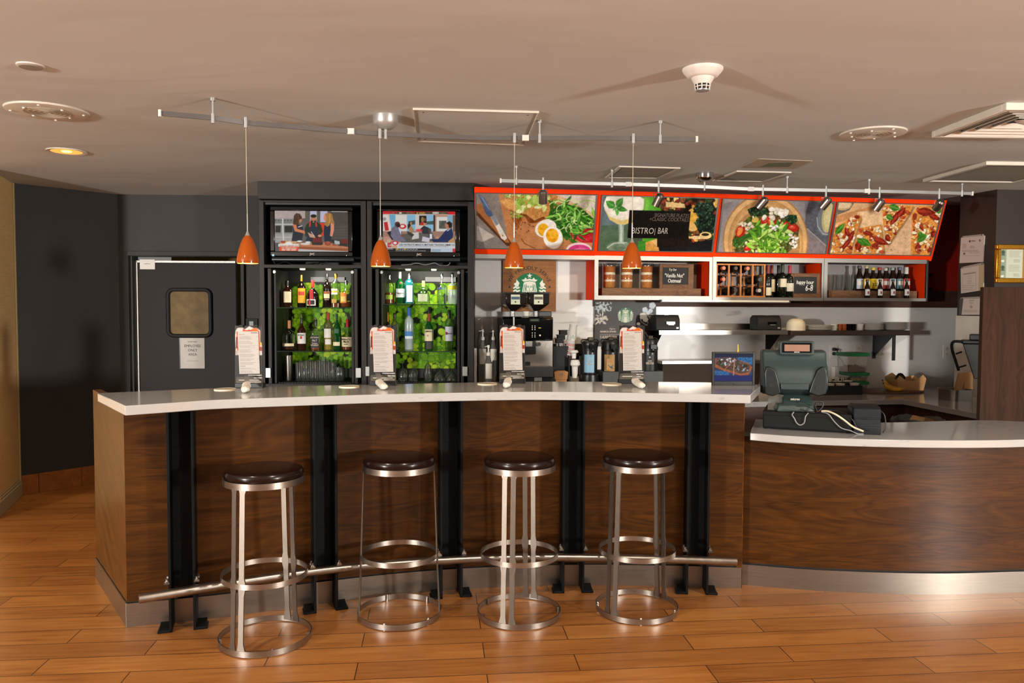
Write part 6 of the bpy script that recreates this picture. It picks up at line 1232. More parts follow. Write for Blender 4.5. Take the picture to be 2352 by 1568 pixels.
# ---- black poster on the backsplash
x0, z1 = B.at(*K5(1160, 458), WY-.006); x1, z0 = B.at(*K5(1723, 830), WY-.006)
KP = lambda X, Y: (1370+X/13.067, 680+Y/13.067)
t = T('coffee_poster', 'black poster with white flowers and a round mermaid logo behind the airpots', 'poster', B.w((x0+x1)/2, WY-.020, z0), BA); w, h = (x1-x0)/2, z1-z0
q = [(-50, 170), (1765, 170), (1765, 1500), (-50, 1500)]; a, t1 = t.at(*KP(-50, 170), 0); b, t0 = t.at(*KP(1765, 1500), 0)
M().box(-w, w, 0, .019, 0, h).build('backing', smat('poster_brown', '#2b2320', .5), t)
cv = Canvas(150, 110, q, '#2f2724', 21); cv.rect(-60, 160, 1780, 530, '#2d2c2a')
for (cx, cy, n, L_) in ((150, 300, 26, 190), (330, 330, 10, 120), (100, 700, 22, 200), (200, 640, 12, 150)):
    for k in range(n): an = cv.rnd.uniform(0, 360); cv.leaf(cx+cv.rnd.uniform(-120, 120), cy+cv.rnd.uniform(-90, 90), cv.rnd.uniform(.5, 1)*L_, 38, an, '#c9d2d4' if cy < 500 else '#d9cdbd', '#4a4542')
for (cx, cy, r) in ((1440, 400, 90), (1610, 430, 75), (1530, 490, 70), (1660, 270, 110), (1390, 590, 120), (1460, 690, 90), (1250, 825, 55)):
    for k in range(5 if r > 60 else 1): a_ = k*1.256; cv.ell(cx+(r*.45*math.cos(a_) if r > 60 else 0), cy+(r*.45*math.sin(a_) if r > 60 else 0), r*.5 if r > 60 else r, r*.5 if r > 60 else r*.9, '#c3cdd2' if cy < 500 else '#d6c9bb', wob=.1)
for pp in ([(1520, 560), (1600, 520), (1700, 560), (1760, 690), (1600, 660), (1520, 560)], [(1380, 1090), (1450, 1080), (1530, 1190), (1470, 1290), (1380, 1090)], [(1300, 640), (1330, 760), (1500, 870), (1540, 780), (1480, 720)], [(1350, 880), (1410, 900), (1380, 960)], [(1600, 660), (1700, 740), (1765, 720)]): cv.line(pp, 16, '#c8c3bc')
for pp in ([(1540, 570), (1740, 690)], [(1390, 1100), (1480, 1260)], [(1580, 540), (1640, 640)]): cv.line(pp, 12, '#bfbab3')
siren(cv, 862, 565, 225, '#1f6a45', '#d9d3bd'); cv.line([(100, 995), (360, 995)], 6, '#7d756c', al=.7); cv.line([(100, 1140), (700, 1142)], 14, '#b9afa3', al=.8); cv.line([(390, 905), (590, 905)], 5, '#6d655c', al=.6)
sheet(cv, [(a, -.0015, t1), (b, -.0015, t1), (b, -.0015, t0), (a, -.0015, t0)], 'printed_poster', MAT['printed'], t)
hh = lambda n: t.at(*KP(0, 0), 0)[1]-t.at(*KP(0, n), 0)[1]
text(t, [('Higher', hh(56), *t.at(*KP(375, 1000), 0))], -.003, MAT['pewter'], align='LEFT', shear=.3, squeeze=.95); text(t, [('ARABICA STAND', hh(52), *t.at(*KP(100, 1085), 0))], -.003, MAT['pewter'], align='LEFT', squeeze=.93, bold=.0006); text(t, [('IS ALWAYS WOR', hh(88), *t.at(*KP(100, 1266), 0))], -.003, MAT['pewter'], align='LEFT', squeeze=.58, bold=.0006)
# ---------------------------------------------------------------- right part of the back wall
def at9(X, Y, y): return B.at(*K9(X, Y), y)
# steel shelf
x0, z1 = at9(45, 250, -.02); x1, z0 = at9(985, 280, -.02); t = T('steel_shelf', 'upper stainless steel wall shelf carrying the two black printers', 'shelf', B.w((x0+x1)/2, -.02, z0), BA); w, h = (x1-x0)/2, z1-z0; SZ = z1
M().box(-w, w, 0, .003, 0, h).box(-w, w, .003, .30, h-.004, h).box(-w, w, .297, .30, h, h+.05).build('shelf_plate', MAT['steel'], t)
for s in (-1, 1): M().side([(.02, h-.006), (.31, h-.006), (.31, -.16), (.28, -.17)], s*w*.93-.004, s*w*.93+.004).build('gusset_bracket', MAT['iron'], t)
x0, z1 = at9(68, 473, .05); x1, z0 = at9(800, 490, .05); _, zb = at9(300, 625, .05); t = T('steel_hood', 'lower stainless steel shelf with a dark slanted front apron', 'shelf', B.w((x0+x1)/2, .05, CZ), BA); w = (x1-x0)/2; z1 -= CZ; z0 -= CZ
M().box(-w, w, 0, .24, z0, z1).build('shelf_plate', MAT['steel'], t, bevel=.001)
M().side([(.004, z0), (.010, z0), (.06, .0), (.054, .0)], -w*.98, w*.98).build('front_apron', smat('dark_steel', '#5a5048', .35, .9), t)
M().side([(.01, z0), (.24, z0), (.24, 0), (.062, 0)], -w*.98, -w*.97).side([(.01, z0), (.24, z0), (.24, 0), (.062, 0)], w*.97, w*.98).build('side_plate', MAT['iron'], t)
def printer(K, X0, Y0, X1, Y1, label):
    x0, z1 = B.at(*K(X0, Y0), .02); x1, z0 = B.at(*K(X1, Y1), .02); t = T('receipt_printer', label, 'printer', B.w((x0+x1)/2, .02, SZ), BA, 'receipt printers'); w, h = (x1-x0)/2, z1-SZ
    M().side([(0, .0), (.16, 0), (.16, h*.82), (.12, h), (.04, h), (.012, h*.72)], -w, w).build('housing', MAT['gplastic'] if 0 else smat('printer_black', '#17171a', .5, 0, .25), t, bevel=.008)
    M().box(-w*.15, w*.55, -.002, .012, h*.40, h*.56).build('paper_slot', MAT['gloss'], t); M().box(-w*.0, w*.45, -.004, .01, h*.34, h*.38).build('cutter_bar', MAT['silver'], t); M().box(w*.66, w*.84, -.002, .01, h*.1, h*.2).build('switch', MAT['silver'], t)
    M().box(-w*.2, w*.2, .045, .06, h-.002, h+.003).build('top_latch', MAT['silver'], t)
printer(K5, 1733, 580, 1958, 720, 'black receipt printer at the left end of the steel shelf')
printer(K9, 768, 140, 940, 246, 'black receipt printer at the right end of the steel shelf, beside the cream bowls')
# wooden shelf
x0, z1 = at9(1010, 252, -.04); x1, z0 = at9(1898, 276, -.04); t = T('wooden_shelf', 'dark wooden wall shelf carrying bowls, cups and plates', 'shelf', B.w((x0+x1)/2, -.04, z0-.012), BA); w = (x1-x0)/2; h = z1-z0+.012; DZ = z1
M().prism([(-w, 0), (w-.03, 0), (w, .04), (w, .335), (-w, .335)], 0, h).build('shelf_board', smat('dark_shelf_wood', '#3a2d25', .4), t, bevel=.003)
xb = t.at(*K9(1760, 350), .05)[0]; m = M().box(xb-.014, xb+.014, .05, .06, -.22, 0).box(xb-.014, xb+.014, .326, .335, -.22, 0); m.build('bracket_upright', MAT['gplastic'], t); M().side([(.06, 0), (.326, 0), (.326, -.20)], xb-.006, xb+.006).build('bracket_gusset', MAT['gplastic'], t)
def dishx(X, y=.06): return at9(X, 243, y)[0]
def stack(name, cat, label, X0, X1, Y0, n, prof, mat, y=.08, group=None, part=None):
    x0, zt = at9(X0, Y0, y); x1, _ = at9(X1, Y0, y); r = (x1-x0)/2; st = (zt-DZ)
    dz = st/(n+.6)
    me = None
    for k in range(n):
        if me is None:
            o = M().lathe([(q[0]*r, q[1]*dz) for q in prof], seg=24).build(name, mat, loc=B.w((x0+x1)/2, y, DZ), ang=50); me = o
        else: o = me.copy(); COL.objects.link(o); o.location = B.w((x0+x1)/2+random.uniform(-.002, .002), y, DZ+k*dz)
        tag(o, label, cat, group or label)
PL = [(.55, 0), (.62, .2), (1, 1.25), (.985, 1.5), (.6, .5), (.001, .45)]
x0, zt = at9(985, 162, .05); x1, _ = at9(1110, 162, .05); r = (x1-x0)/2; hb = zt-DZ
for k in range(4):
    o = M().lathe([(r, k*0), (r*1.0, .008), (r*.93, hb*.4), (r*.7, hb*.62), (r*.35, hb*.72), (.001, hb*.73)], seg=32).build('soup_bowl', MAT['cream'], loc=B.w((x0+x1)/2, .06, DZ+k*hb*.09)); tag(o, 'upside down cream bowl in the stack nearest the right printer', 'bowl', 'cream bowl stack')
stack('side_plate', 'plate', 'small white plate in the low stack beside the cream bowls', 1116, 1296, 210, 5, PL, MAT['white'])
CU = [(.7, 0), (.75, .04), (1, 1), (.94, 1), (.7, .12), (.001, .1)]
for X0, X1, mt, ds in ((1298, 1346, 'white', 'white ramekin cup left of the orange ones'), (1346, 1380, 'oran', 'orange-brown ramekin cup, left column'), (1378, 1412, 'oran', 'orange-brown ramekin cup, right column'), (1412, 1447, 'blk', 'black ramekin cup, left column'), (1446, 1481, 'blk', 'black ramekin cup, right column'), (1484, 1534, 'white', 'white ramekin cup right of the black ones')):
    mtl = {'white': MAT['white'], 'oran': smat('terracotta', '#a5562a', .35), 'blk': MAT['gloss']}[mt]
    stack('ramekin_cup', 'cup', ds, X0, X1, 196, 2, [(q[0], q[1]*1.25) for q in CU], mtl, y=.06)
stack('saucer_plate', 'plate', 'white saucer plate in the middle stack right of the ramekin cups', 1534, 1672, 197, 7, PL, MAT['white'])
stack('dinner_plate', 'plate', 'white dinner plate in the tall stack at the right end of the wooden shelf', 1676, 1856, 188, 9, PL, MAT['white'], y=.10)
# outlets
for X, lbl in ((1321, 'white wall outlet with two black plugs in it'), (1500, 'white wall outlet behind the green lidded containers'), (1673, 'white wall outlet right of the green lidded containers'), (2146, 'white wall outlet at the right end near the column')):
    x, z = at9(X, 403, WY-.006); t = T('wall_outlet', lbl, 'outlet', B.w(x, WY-.006, z), BA, 'outlets on the backsplash'); M().box(-.038, .038, 0, .006, -.06, .06).build('cover_plate', MAT['white'], t, bevel=.002)
    for s in (-1, 1):
        M().slab(rrect(-.017, .017, s*.026-.015, s*.026+.015, .008), -.002, .001).build('receptacle', MAT['paint'], t)
        for q in (-.006, .006): M().box(q-.0012, q+.0012, -.0027, .0, s*.026-.002, s*.026+.008).build('slot', MAT['inkb'], t)
for k, (Y, pts) in enumerate(((388, [(1330, 388, .26), (1345, 400, .25), (1351, 440, .27), (1350, 515, .25)]), (420, [(1330, 420, .26), (1352, 440, .24), (1380, 470, .24), (1400, 516, .25)]))):
    x, z = at9(1328, Y, .27); p0 = B.w(x, .255, z)
    o = T('power_plug', ('upper' if k == 0 else 'lower')+' black plug and lead in the left wall outlet', 'plug', p0, BA); M().cyl((0, .036, 0), (0, .0, 0), .016, .012, 12).cyl((0, 0, 0), (.02, -.006, -.003), .009, .006, 10).build('plug_body', MAT['cable'], o)
    P = [o.inv(B.w(at9(X, Y2, y)[0], y, at9(X, Y2, y)[1])) for X, Y2, y in pts]; P[0] = Vector((.01, 0, 0)); M().tube(curve_pts(P, 6), .004, 8).build('lead', MAT['cable'], o)
x0, z1 = at9(1326, 516, .2); x1, z0 = at9(1410, 595, .2); tag(M().box(0, x1-x0, 0, .05, 0, z1-CZ).build('white_box', MAT['white'], loc=B.w(x0, .2, CZ), rz=BA, bevel=.004), 'white box under the wall plugs behind the condiment tray', 'box')
# condiment tray
x0, z1 = at9(1240, 655, -.22); x1, z0 = at9(1530, 722, -.22); t = T('condiment_tray', 'long black condiment tray on the back worktop right of the register', 'tray', B.w((x0+x1)/2, -.22, CZ), BA); w, h = (x1-x0)/2, z1-CZ
M().box(-w, w, 0, .012, 0, h).box(-w, w, .25, .262, 0, h+.03).box(-w, -w+.01, .012, .25, 0, h).box(w-.01, w, .012, .25, 0, h).box(-w, w, .012, .25, 0, .02).build('tray_box', MAT['matte'], t, bevel=.003); M().box(-w+.01, w-.01, .10, .11, .02, h+.02).build('partition', MAT['matte'], t)
for k, (X, Y, y) in enumerate(((1290, 640, .06), (1365, 640, .06), (1470, 636, .06), (1340, 620, .18), (1420, 618, .18))):
    x, z = t.at(*K9(X, Y), y); r = .036; zb = .0205; o = T('condiment_cup', 'white condiment cup in the black tray, '+('front left', 'front middle', 'front right', 'rear left holding packets', 'rear right')[k], 'cup', t.w(x, y, zb), BA, 'condiment cups'); hh_ = max(.03, z-zb); M().lathe([(r*.75, 0), (r, hh_), (r*1.12, hh_+.002), (r*.95, hh_-.001), (r*.72, .006), (.001, .006)], seg=24).build('cup_wall', MAT['white'], o)
random.seed(5)
for k in range(16):
    X = random.uniform(1288, 1395); x, z = t.at(*K9(X, random.uniform(575, 600)), .18); a = random.uniform(-.45, .45); zb = t.at(*K9(X, 625), .18)[1]
    o = M().box(-.006, .006, -.001, .001, 0, max(.04, z-zb)).build('sugar_packet', MAT['paper'], loc=t.w(x, .15+random.random()*.06, zb-.008)); o.rotation_euler = (random.uniform(-.2, .2), a, random.uniform(-.6, .9)); tag(o, 'narrow white sugar packet standing in the rear condiment cups', 'packet', 'sugar packets in the condiment tray')
# food containers
zb = CZ
for X0, X1, Y0, Y1, lY, lbl, fill in ((1450, 1575, 645, 690, 636, 'clear food container with green lid, bottom of the stack of three', '#5b6b4a'), (1440, 1575, 580, 628, 571, 'clear food container with green lid and tan contents, middle of the stack', '#b08a52'), (1418, 1570, 436, 562, 428, 'tall clear food container with green lid and brown granola, top of the stack', '#6b4423')):
    x0, z1 = at9(X0, Y0, -.04); x1, _ = at9(X1, Y0, -.04); w = (x1-x0)/2; h = z1-zb-.002; _, zl = at9(X0, lY-9, -.04); t = T('food_container', lbl, 'food container', B.w((x0+x1)/2, .04, zb), BA, 'green lidded food containers')
    tp_ = w if h > .1 else w; bt_ = w*.86; v = [(-bt_, -bt_*.9, 0), (bt_, -bt_*.9, 0), (bt_, bt_*.9, 0), (-bt_, bt_*.9, 0), (-tp_, -tp_*.9, h), (tp_, -tp_*.9, h), (tp_, tp_*.9, h), (-tp_, tp_*.9, h)]
    M().hexa(v).build('clear_tub', MAT['plasticclear'], t, bevel=.006)
    fh = h*(.38 if h > .1 else .7); m = M().box(-bt_*.92, bt_*.92, -bt_*.82, bt_*.82, .003, fh*.8); 
    for k in range(30 if h > .1 else 10): m.lathe([(.001, 0), (.009, .004), (.01, .009), (.001, .014)], (random.uniform(-.9, .9)*bt_*.85, random.uniform(-.9, .9)*bt_*.75, fh*.72+random.random()*fh*.2), 6)
    m.build('contents', smat('contents_'+fill[1:], fill, .9, 0, .3, .4, 60), t)
    lid_ = M().slab(rrect(-tp_*1.05, tp_*1.05, 0, max(.012, zl-zb-h+.004), .004), -tp_*.98, tp_*.98).build('green_lid', MAT['dkgreen'], t)
    lid_.location.z = h; zb = zb+h+max(.012, zl-zb-h+.004)+.0005
# serving board, bananas, card tray
x0, z1 = at9(1572, 690, -.22); x1, _ = at9(2062, 690, -.22); bx, bw = (x0+x1)/2, (x1-x0)/2
tag(M().lathe([(bw*.98, 0), (bw, .004), (bw, .010), (bw*.98, .014)], seg=48, sy=.55).build('serving_board', smat('serving_wood', '#5b3d2a', .5), loc=B.w(bx, -.05, CZ), rz=BA), 'thin dark wooden serving board under the bananas', 'serving board')
bz = CZ+.014
for k, pts in enumerate(([(1680, 618, .02), (1694, 632, .02), (1715, 655, .02), (1760, 672, .02), (1815, 676, .02)], [(1684, 640, -.06), (1710, 665, -.06), (1750, 680, -.06), (1800, 684, -.06), (1835, 672, -.06)])):
    P = curve_pts([B.w(at9(X, Y, y-.1)[0], y-.1, max(bz+.018, at9(X, Y, y-.1)[1])) for X, Y, y in pts], 5); m = M(); n = len(P); v = []; f = []
    for i, p in enumerate(P):
        r = .019*min(1, .35+2.6*min(i, n-1-i)/n); d = (P[min(i+1, n-1)]-P[max(i-1, 0)]).normalized(); u = d.cross(Vector((0, 1, 0))).normalized(); wv = d.cross(u)
        v += [p+(u*math.cos(2*PI*q/6)+wv*math.sin(2*PI*q/6))*r for q in range(6)]
    for i in range(n-1): f += [(i*6+q, i*6+(q+1) % 6, i*6+6+(q+1) % 6, i*6+6+q) for q in range(6)]
    m.add(v, f+[tuple(range(5, -1, -1)), tuple(range((n-1)*6, n*6))])
    t = T('banana', ('rear' if k == 0 else 'front')+' spotted yellow banana on the serving board beside the card tray', 'banana', P[n//2], 0, 'bananas'); m.v = [tuple(Vector(q)-P[n//2]) for q in m.v]; m.build('fruit', smat('banana_skin', '#c9961f', .5, 0, .5, .25, 30), t, ang=70)
    q = P[0]-P[n//2]; M().cyl(q, q+(P[0]-P[1]).normalized()*.014, .005, seg=6).build('stem', smat('banana_stem', '#4a3a1c', .6), t)
x0, z1 = at9(1778, 575, -.10); x1, z0 = at9(1993, 684, -.10); w = (x1-x0)/2; h = z1-bz; t = T('card_tray', 'brown card tray with pointed crown-like rim on the back worktop', 'tray', B.w((x0+x1)/2, -.10, bz), BA)
m = M()
for pts, y0, y1, k in (([(-w*.8, 0), (w*.8, 0), (w, h*.75), (w*.78, h*1.0), (w*.3, h*.62), (-w*.3, h*.62), (-w*.8, h*.95), (-w, h*.7)], 0, .004, 0), ([(-w*.8, 0), (w*.8, 0), (w, h*.85), (w*.6, h*.8), (0, h*.7), (-w*.5, h*1.05), (-w, h*.8)], .16, .164, 1)): m.slab(pts, y0, y1)
for s in (-1, 1): m.hexa([(s*w*.80, 0, 0), (s*w*.82, 0, 0), (s*w*.82, .164, 0), (s*w*.80, .164, 0), (s*w*.97, 0, h*.7), (s*w*1.0, 0, h*.7), (s*w*1.0, .164, h*.8), (s*w*.97, .164, h*.8)])
m.box(-w*.8, w*.8, 0, .164, 0, .004).build('card_walls', MAT['cardboard'], t)
o = T('wrapped_snack', 'dark glossy wrapped item inside the brown card tray', 'snack', t.w(-w*.35, .08, .0045), BA); M().lathe([(.03, 0), (.045, .03), (.04, h*.8), (.02, h*1.0), (.001, h*1.05)], seg=14).build('wrapper', MAT['gloss'], o)
# steel pan with bags, black appliance on the return worktop
q = at_z(2226, 921, CZ); t = T('steel_pan', 'small steel pan holding brown paper bags on the right worktop', 'pan', (q.x, q.y+.09, CZ), R(4)); e = lambda X, Y, y=-.09: t.at(*K9(X, Y), y)
a, zt = e(2172, 684); b, _ = e(2348, 684); w = (b-a)/2; xm = (a+b)/2
rp_ = rrect(xm-w*.93, xm+w*.93, -.11, .11, .05, 8); rp_ = rp_+rp_[:1]
M().strip(rp_, .003, .004, zt-.002).prism(rp_[:-1], 0, .005).build('pan_body', MAT['steel'], t); M().strip(rrect(xm-w*.93, xm+w*.93, -.11, .11, .05, 8)+rp_[:1], -.008, zt-.005, zt).build('pan_rim', MAT['steel'], t)
for k, (X0, X1, Y0, sk, lbl) in enumerate(((2212, 2275, 565, .06, 'brown paper bag leaning in the steel pan, left one with red print'), (2268, 2345, 562, .0, 'brown paper bag standing in the steel pan, right one'))):
    a, z1 = e(X0+30, Y0, -.02); b, _ = e(X1+20, Y0, -.02); o = T('paper_bag', lbl, 'bag', t.w((a+b)/2-.01, -.02+k*.03, .0045), R(4), 'brown paper bags'); w2 = (b-a)/2
    M().hexa([(-w2-sk*.7, 0, 0), (w2-sk*.7, 0, 0), (w2-sk*.7, .025, 0), (-w2-sk*.7, .025, 0), (-w2+.004, .004, z1), (w2, .004, z1), (w2, .02, z1), (-w2+.004, .02, z1)]).build('bag_body', MAT['cardboard'], o, bevel=.002)
    if k == 0: text(o, [('BASIC', .016, -sk*.4, .035)], -.0005, smat('red_ink', '#9a2a20', .6), 'print', shear=.2)
t = T('countertop_appliance', 'black countertop appliance with a tubular side handle beside the wood panel', 'appliance', (3.47, 5.66, CZ), R(-31)); e = lambda X, Y, y=-.1: t.at(2050+X/2.702, 420+Y/2.702, y)
a, z1 = e(435, 980); b, z2 = e(560, 1000); c_, z3 = e(505, 1215); z4 = e(505, 1300)[1]
M().hexa([(c_, -.1, z3), (.16, -.1, z3), (.16, .1, z3), (c_, .1, z3), (a, -.1, z2), (.16, -.1, z2), (.16, .1, z2), (a, .1, z2)]).build('hopper_body', smat('appliance_black', '#24221f', .4), t, bevel=.006); M().box(a-.01, .165, -.105, .105, z2, z1+.006).box(e(505, 0)[0], .15, -.08, .08, z1+.006, e(505, 940)[1]).build('lid', MAT['bplastic'], t, bevel=.006)
M().tube(curve_pts([(a, -.11, z1-.004), (e(400, 0)[0]+.006, -.11, z1-.008), (e(398, 0)[0], -.11, e(0, 1015)[1]), (e(420, 0)[0], -.11, e(0, 1080)[1]), (e(445, 0)[0], -.11, e(0, 1148)[1])], 6), .010, 10).cyl((e(425, 0)[0], -.11, e(0, 1048)[1]), (e(460, 0)[0], -.09, e(0, 1036)[1]), .006).cyl((e(440, 0)[0], -.11, e(0, 1130)[1]), (e(490, 0)[0], -.09, e(0, 1115)[1]), .006).build('tubular_handle', MAT['matte'], t)
M().lathe([(.075, 0), (.08, .01), (.08, z4), (.07, z3)], (max(c_, -.02)+.07, 0, 0), 24).build('base', MAT['bplastic'], t)
# waste bin
q = at_y(2110, 952, 5.35); t = T('waste_bin', 'dark waste bin with a crumpled bag liner under the right worktop edge', 'bin', (q.x, q.y, 0)); zt = min(q.z, .735); M().lathe([(.13, 0), (.16, zt), (.155, zt), (.125, .01), (.001, .01)], seg=28).build('bin_body', smat('bin_grey', '#2e2d2d', .5), t)
m = M(); v = []; f = []; ns = 40
for k in range(ns):
    a = 2*PI*k/ns; wob = .012*math.sin(5*a)+random.uniform(-.008, .008); 
    for r, z in ((.164+wob, zt-.10), (.170+wob, zt-.01), (.163, zt+.012+wob*.5), (.145, zt-.005), (.10, zt-.12)): v.append((r*math.cos(a), r*math.sin(a), z))
for k in range(ns):
    for q_ in range(4): f.append((k*5+q_, ((k+1) % ns)*5+q_, ((k+1) % ns)*5+q_+1, k*5+q_+1))
m.add(v, f).build('bag_liner', smat('liner', '#3a3d42', .25), t)
o = T('crumpled_paper', 'crumpled brown paper poking out of the waste bin', 'paper', (q.x+.02, q.y, zt-.10)); M().hexa([(-.08, -.05, 0), (.09, -.04, .0), (.08, .06, 0), (-.07, .05, .0), (-.10, -.03, .10), (.0, -.06, .125), (.10, .03, .10), (-.03, .06, .125)]).build('paper_ball', MAT['cardboard'], o)
# ---- papers on the column, certificate, wood panel
K10 = lambda X, Y: (2180+X/7.128, 520+Y/7.128)
def notice(q, rail, cv, label, sleeve=None):
    P = [Vector((*[CF.at(*K10(*p), -.008)][0], )) for p in q]; P = [(p[0], -.008, p[1]) for p in P]; c = (sum(p[0] for p in P)/4, -.008, P[2][2]); t = T('paper_notice', label, 'notice', CF.w(c[0], -.008, c[2]), CF.rz, 'notices on the column')
    L_ = [Vector((p[0]-c[0], 0, p[2]-c[2])) for p in P]
    M().hexa([L_[3], L_[2], L_[2]+Vector((0, .007, 0)), L_[3]+Vector((0, .007, 0)), L_[0], L_[1], L_[1]+Vector((0, .007, 0)), L_[0]+Vector((0, .007, 0))]).build('sheet_backing', MAT['paper'], t)
    sheet(cv, [p+Vector((0, -.0008, 0)) for p in L_], 'printed_page', MAT['printed'], t)
    R_ = [CF.at(*K10(*p), -.010) for p in rail]; R_ = [(a-c[0], b-c[2]) for a, b in R_]; M().slab(R_, -.004, .008).build('clip_rail', smat('clip_grey', '#a59c92', .4), t)
    for k in (.06, .94): x = R_[0][0]+(R_[1][0]-R_[0][0])*k; z = (R_[0][1]+R_[3][1])/2+((R_[1][1]-R_[0][1])*k); M().cyl((x, -.004, z), (x, -.006, z), .004, seg=8).build('clip_screw', MAT['inkb'], t)
    if sleeve: S2 = [CF.at(*K10(*p), -.004) for p in sleeve]; M().slab([(a-c[0], b-c[2]) for a, b in S2], .001, .007).build('clear_sleeve', smat('sleeve_grey', '#4a443e', .25), t)
q = [(195, 185), (580, 150), (555, 580), (170, 600)]; cv = Canvas(56, 66, q, '#cfbfb8', 31); cv.ell(340, 242, 16, 18, '#4a3d38'); cv.rect(365, 228, 430, 245, '#7a6c66'); cv.rect(492, 212, 516, 245, '#6a5d57'); cv.textlines(220, 290, 285, 6, 14, 6, '#8d7f78'); cv.textlines(345, 440, 315, 4, 12, 6, '#8d7f78'); cv.textlines(215, 510, 385, 3, 12, 6, '#8d7f78', .15); cv.ell(250, 445, 18, 18, '#6d605a'); cv.textlines(330, 510, 430, 1, 12, 6, '#7d706a', .1); cv.textlines(215, 510, 475, 1, 12, 5, '#8d7f78', .1)
notice(q, [(205, 185), (560, 152), (548, 125), (220, 158)], cv, 'top white paper notice clipped on the dark column')
q = [(190, 690), (565, 615), (560, 1040), (195, 1095)]; cv = Canvas(56, 66, q, '#cdbfb4', 32); cv.poly([(490, 640), (565, 615), (560, 1040), (480, 1050)], '#bda784'); 
for a, b in (((228, 775), (440, 742)), ((228, 1060), (440, 1035)), ((222, 770), (222, 1060)), ((440, 745), (440, 1035))): cv.line([a, b], 5, '#9a8d85')
cv.line([(245, 785), (425, 758)], 12, '#5d514c', al=.8)
for Y in (815, 852, 888, 910, 935): cv.line([(300, Y+3), (370, Y-6)], 6, '#85776f', al=.8)
cv.textlines(230, 420, 965, 3, 30, 8, '#8d7f78', .3)
notice(q, [(200, 690), (565, 620), (545, 590), (205, 665)], cv, 'middle white paper notice clipped on the dark column')
q = [(235, 1180), (520, 1172), (505, 1445), (205, 1445)]; cv = Canvas(44, 42, q, '#cabdb4', 33); cv.textlines(330, 420, 1200, 2, 12, 7, '#7d706a', .1); cv.textlines(340, 400, 1245, 1, 12, 9, '#6d605a', .1); cv.ell(362, 1310, 22, 26, '#a5978e'); cv.textlines(240, 480, 1365, 3, 14, 6, '#8d7f78', .1)
notice(q, [(190, 1180), (548, 1165), (545, 1145), (195, 1160)], cv, 'lowest small white paper notice in a dark sleeve on the column', [(175, 1185), (545, 1165), (545, 1440), (165, 1445)])
d = (c2-c0).normalized(); CG = Fr((c0.x, c0.y, 0), math.atan2(d.y, d.x)); g_ = lambda X, Y, y=-.03: CG.at(*K10(X, Y), y)
a, z1 = g_(788, 290); z0 = g_(788, 920)[1]; wid = .52; t = T('framed_certificate', 'gold framed certificate on the dark wall above the wood panel', 'picture frame', CG.w(a+wid/2, -.03, z0), CG.rz); h = z1-z0; w = wid/2; f_ = .038
m = M().box(-w, w, 0, .03, 0, f_).box(-w, w, 0, .03, h-f_, h).box(-w, -w+f_, 0, .03, f_, h-f_).box(w-f_, w, 0, .03, f_, h-f_); m.build('gilt_frame', MAT['gold'], t, bevel=.006)
m = M()
for k in range(46): z = .006+k*(h-.012)/45; m.lathe([(.001, -.003), (.0035, 0), (.001, .003)], (-w+.009, -.002, z), 6)
m.build('beading', MAT['gold'], t)
cv = Canvas(100, 80, [(845, 340), (1640, 340), (1640, 878), (845, 878)], '#c5cbb8', 34); cv.rect(845, 340, 940, 878, '#8fa088'); cv.rect(1196, 340, 1230, 878, '#a8752a')
for Y in (395, 680): cv.ell(890, Y, 28, 38, '#4a5a4c'); cv.rect(862, Y+38, 918, Y+60, '#4a5a4c'); cv.rect(862, Y+145, 910, Y+182, '#e5e2d6')
for Y in (365, 630): cv.textlines(985, 1185, Y, 6, 22, 7, '#8d8f7c', .3); cv.textlines(1060, 1170, Y+165, 3, 22, 8, '#7d7f6c', .3); cv.textlines(1250, 1600, Y, 8, 24, 7, '#8d8f7c', .3)
sheet(cv, [(-w+f_, .012, h-f_), (w-f_, .012, h-f_), (w-f_, .012, f_), (-w+f_, .012, f_)], 'certificate_page', MAT['printed'], t); M().box(-w+f_, w-f_, .014, .028, f_, h-f_).build('backing', MAT['matte'], t)
a = at_y(2255, 800, 4.56); ztp = at_y(2258, 659, 4.56).z
t = T('wood_partition', 'tall grey-brown wood partition panel behind the service counter at the right edge', 'partition', (a.x, 4.56, 0), R(-1)); M().box(0, 1.2, .0, .035, 0, ztp).build('panel', MAT['walnut2'], t, bevel=.002); M().box(1.165, 1.2, .036, .5, 0, ztp).build('return_panel', MAT['walnut2'], t)
# ---------------------------------------------------------------- things on the bar
KM = lambda X, Y: (520+X/8.25, 730+Y/8.25)
q = at_z(570, 891, BT); t = T('menu_holder', 'x', 'menu holder', (q.x, q.y, BT), 0, 'menu stands on the bar'); e = lambda X, Y, y=0: t.at(*KM(X, Y), y)
a, z1 = e(155, 1238, 0); b, _ = e(685, 1238, 0); hb = z1
M().box(a, b, 0, .055, 0, hb).build('base_block', MAT['bplastic'], t, bevel=.002)
x0, zt = e(158, 145, .012); x1, zb = e(690, 1238, .012); x1 = e(690, 1238, .012)[0]
M().box(x0, x1, .012, .017, hb-.004, zt).build('backing_panel', MAT['bplastic'], t, bevel=.001)
cq = [(160, 150), (660, 150), (690, 1238), (160, 1238)]
cv = Canvas(64, 132, cq, '#2c2825', 41)
cv.poly([(175, 230), (205, 190), (300, 175), (350, 215), (430, 155), (505, 185), (560, 185), (640, 230), (640, 450), (672, 470), (675, 690), (170, 690), (175, 570), (160, 330)], '#e3d3cc', noise=.06, cell=4)
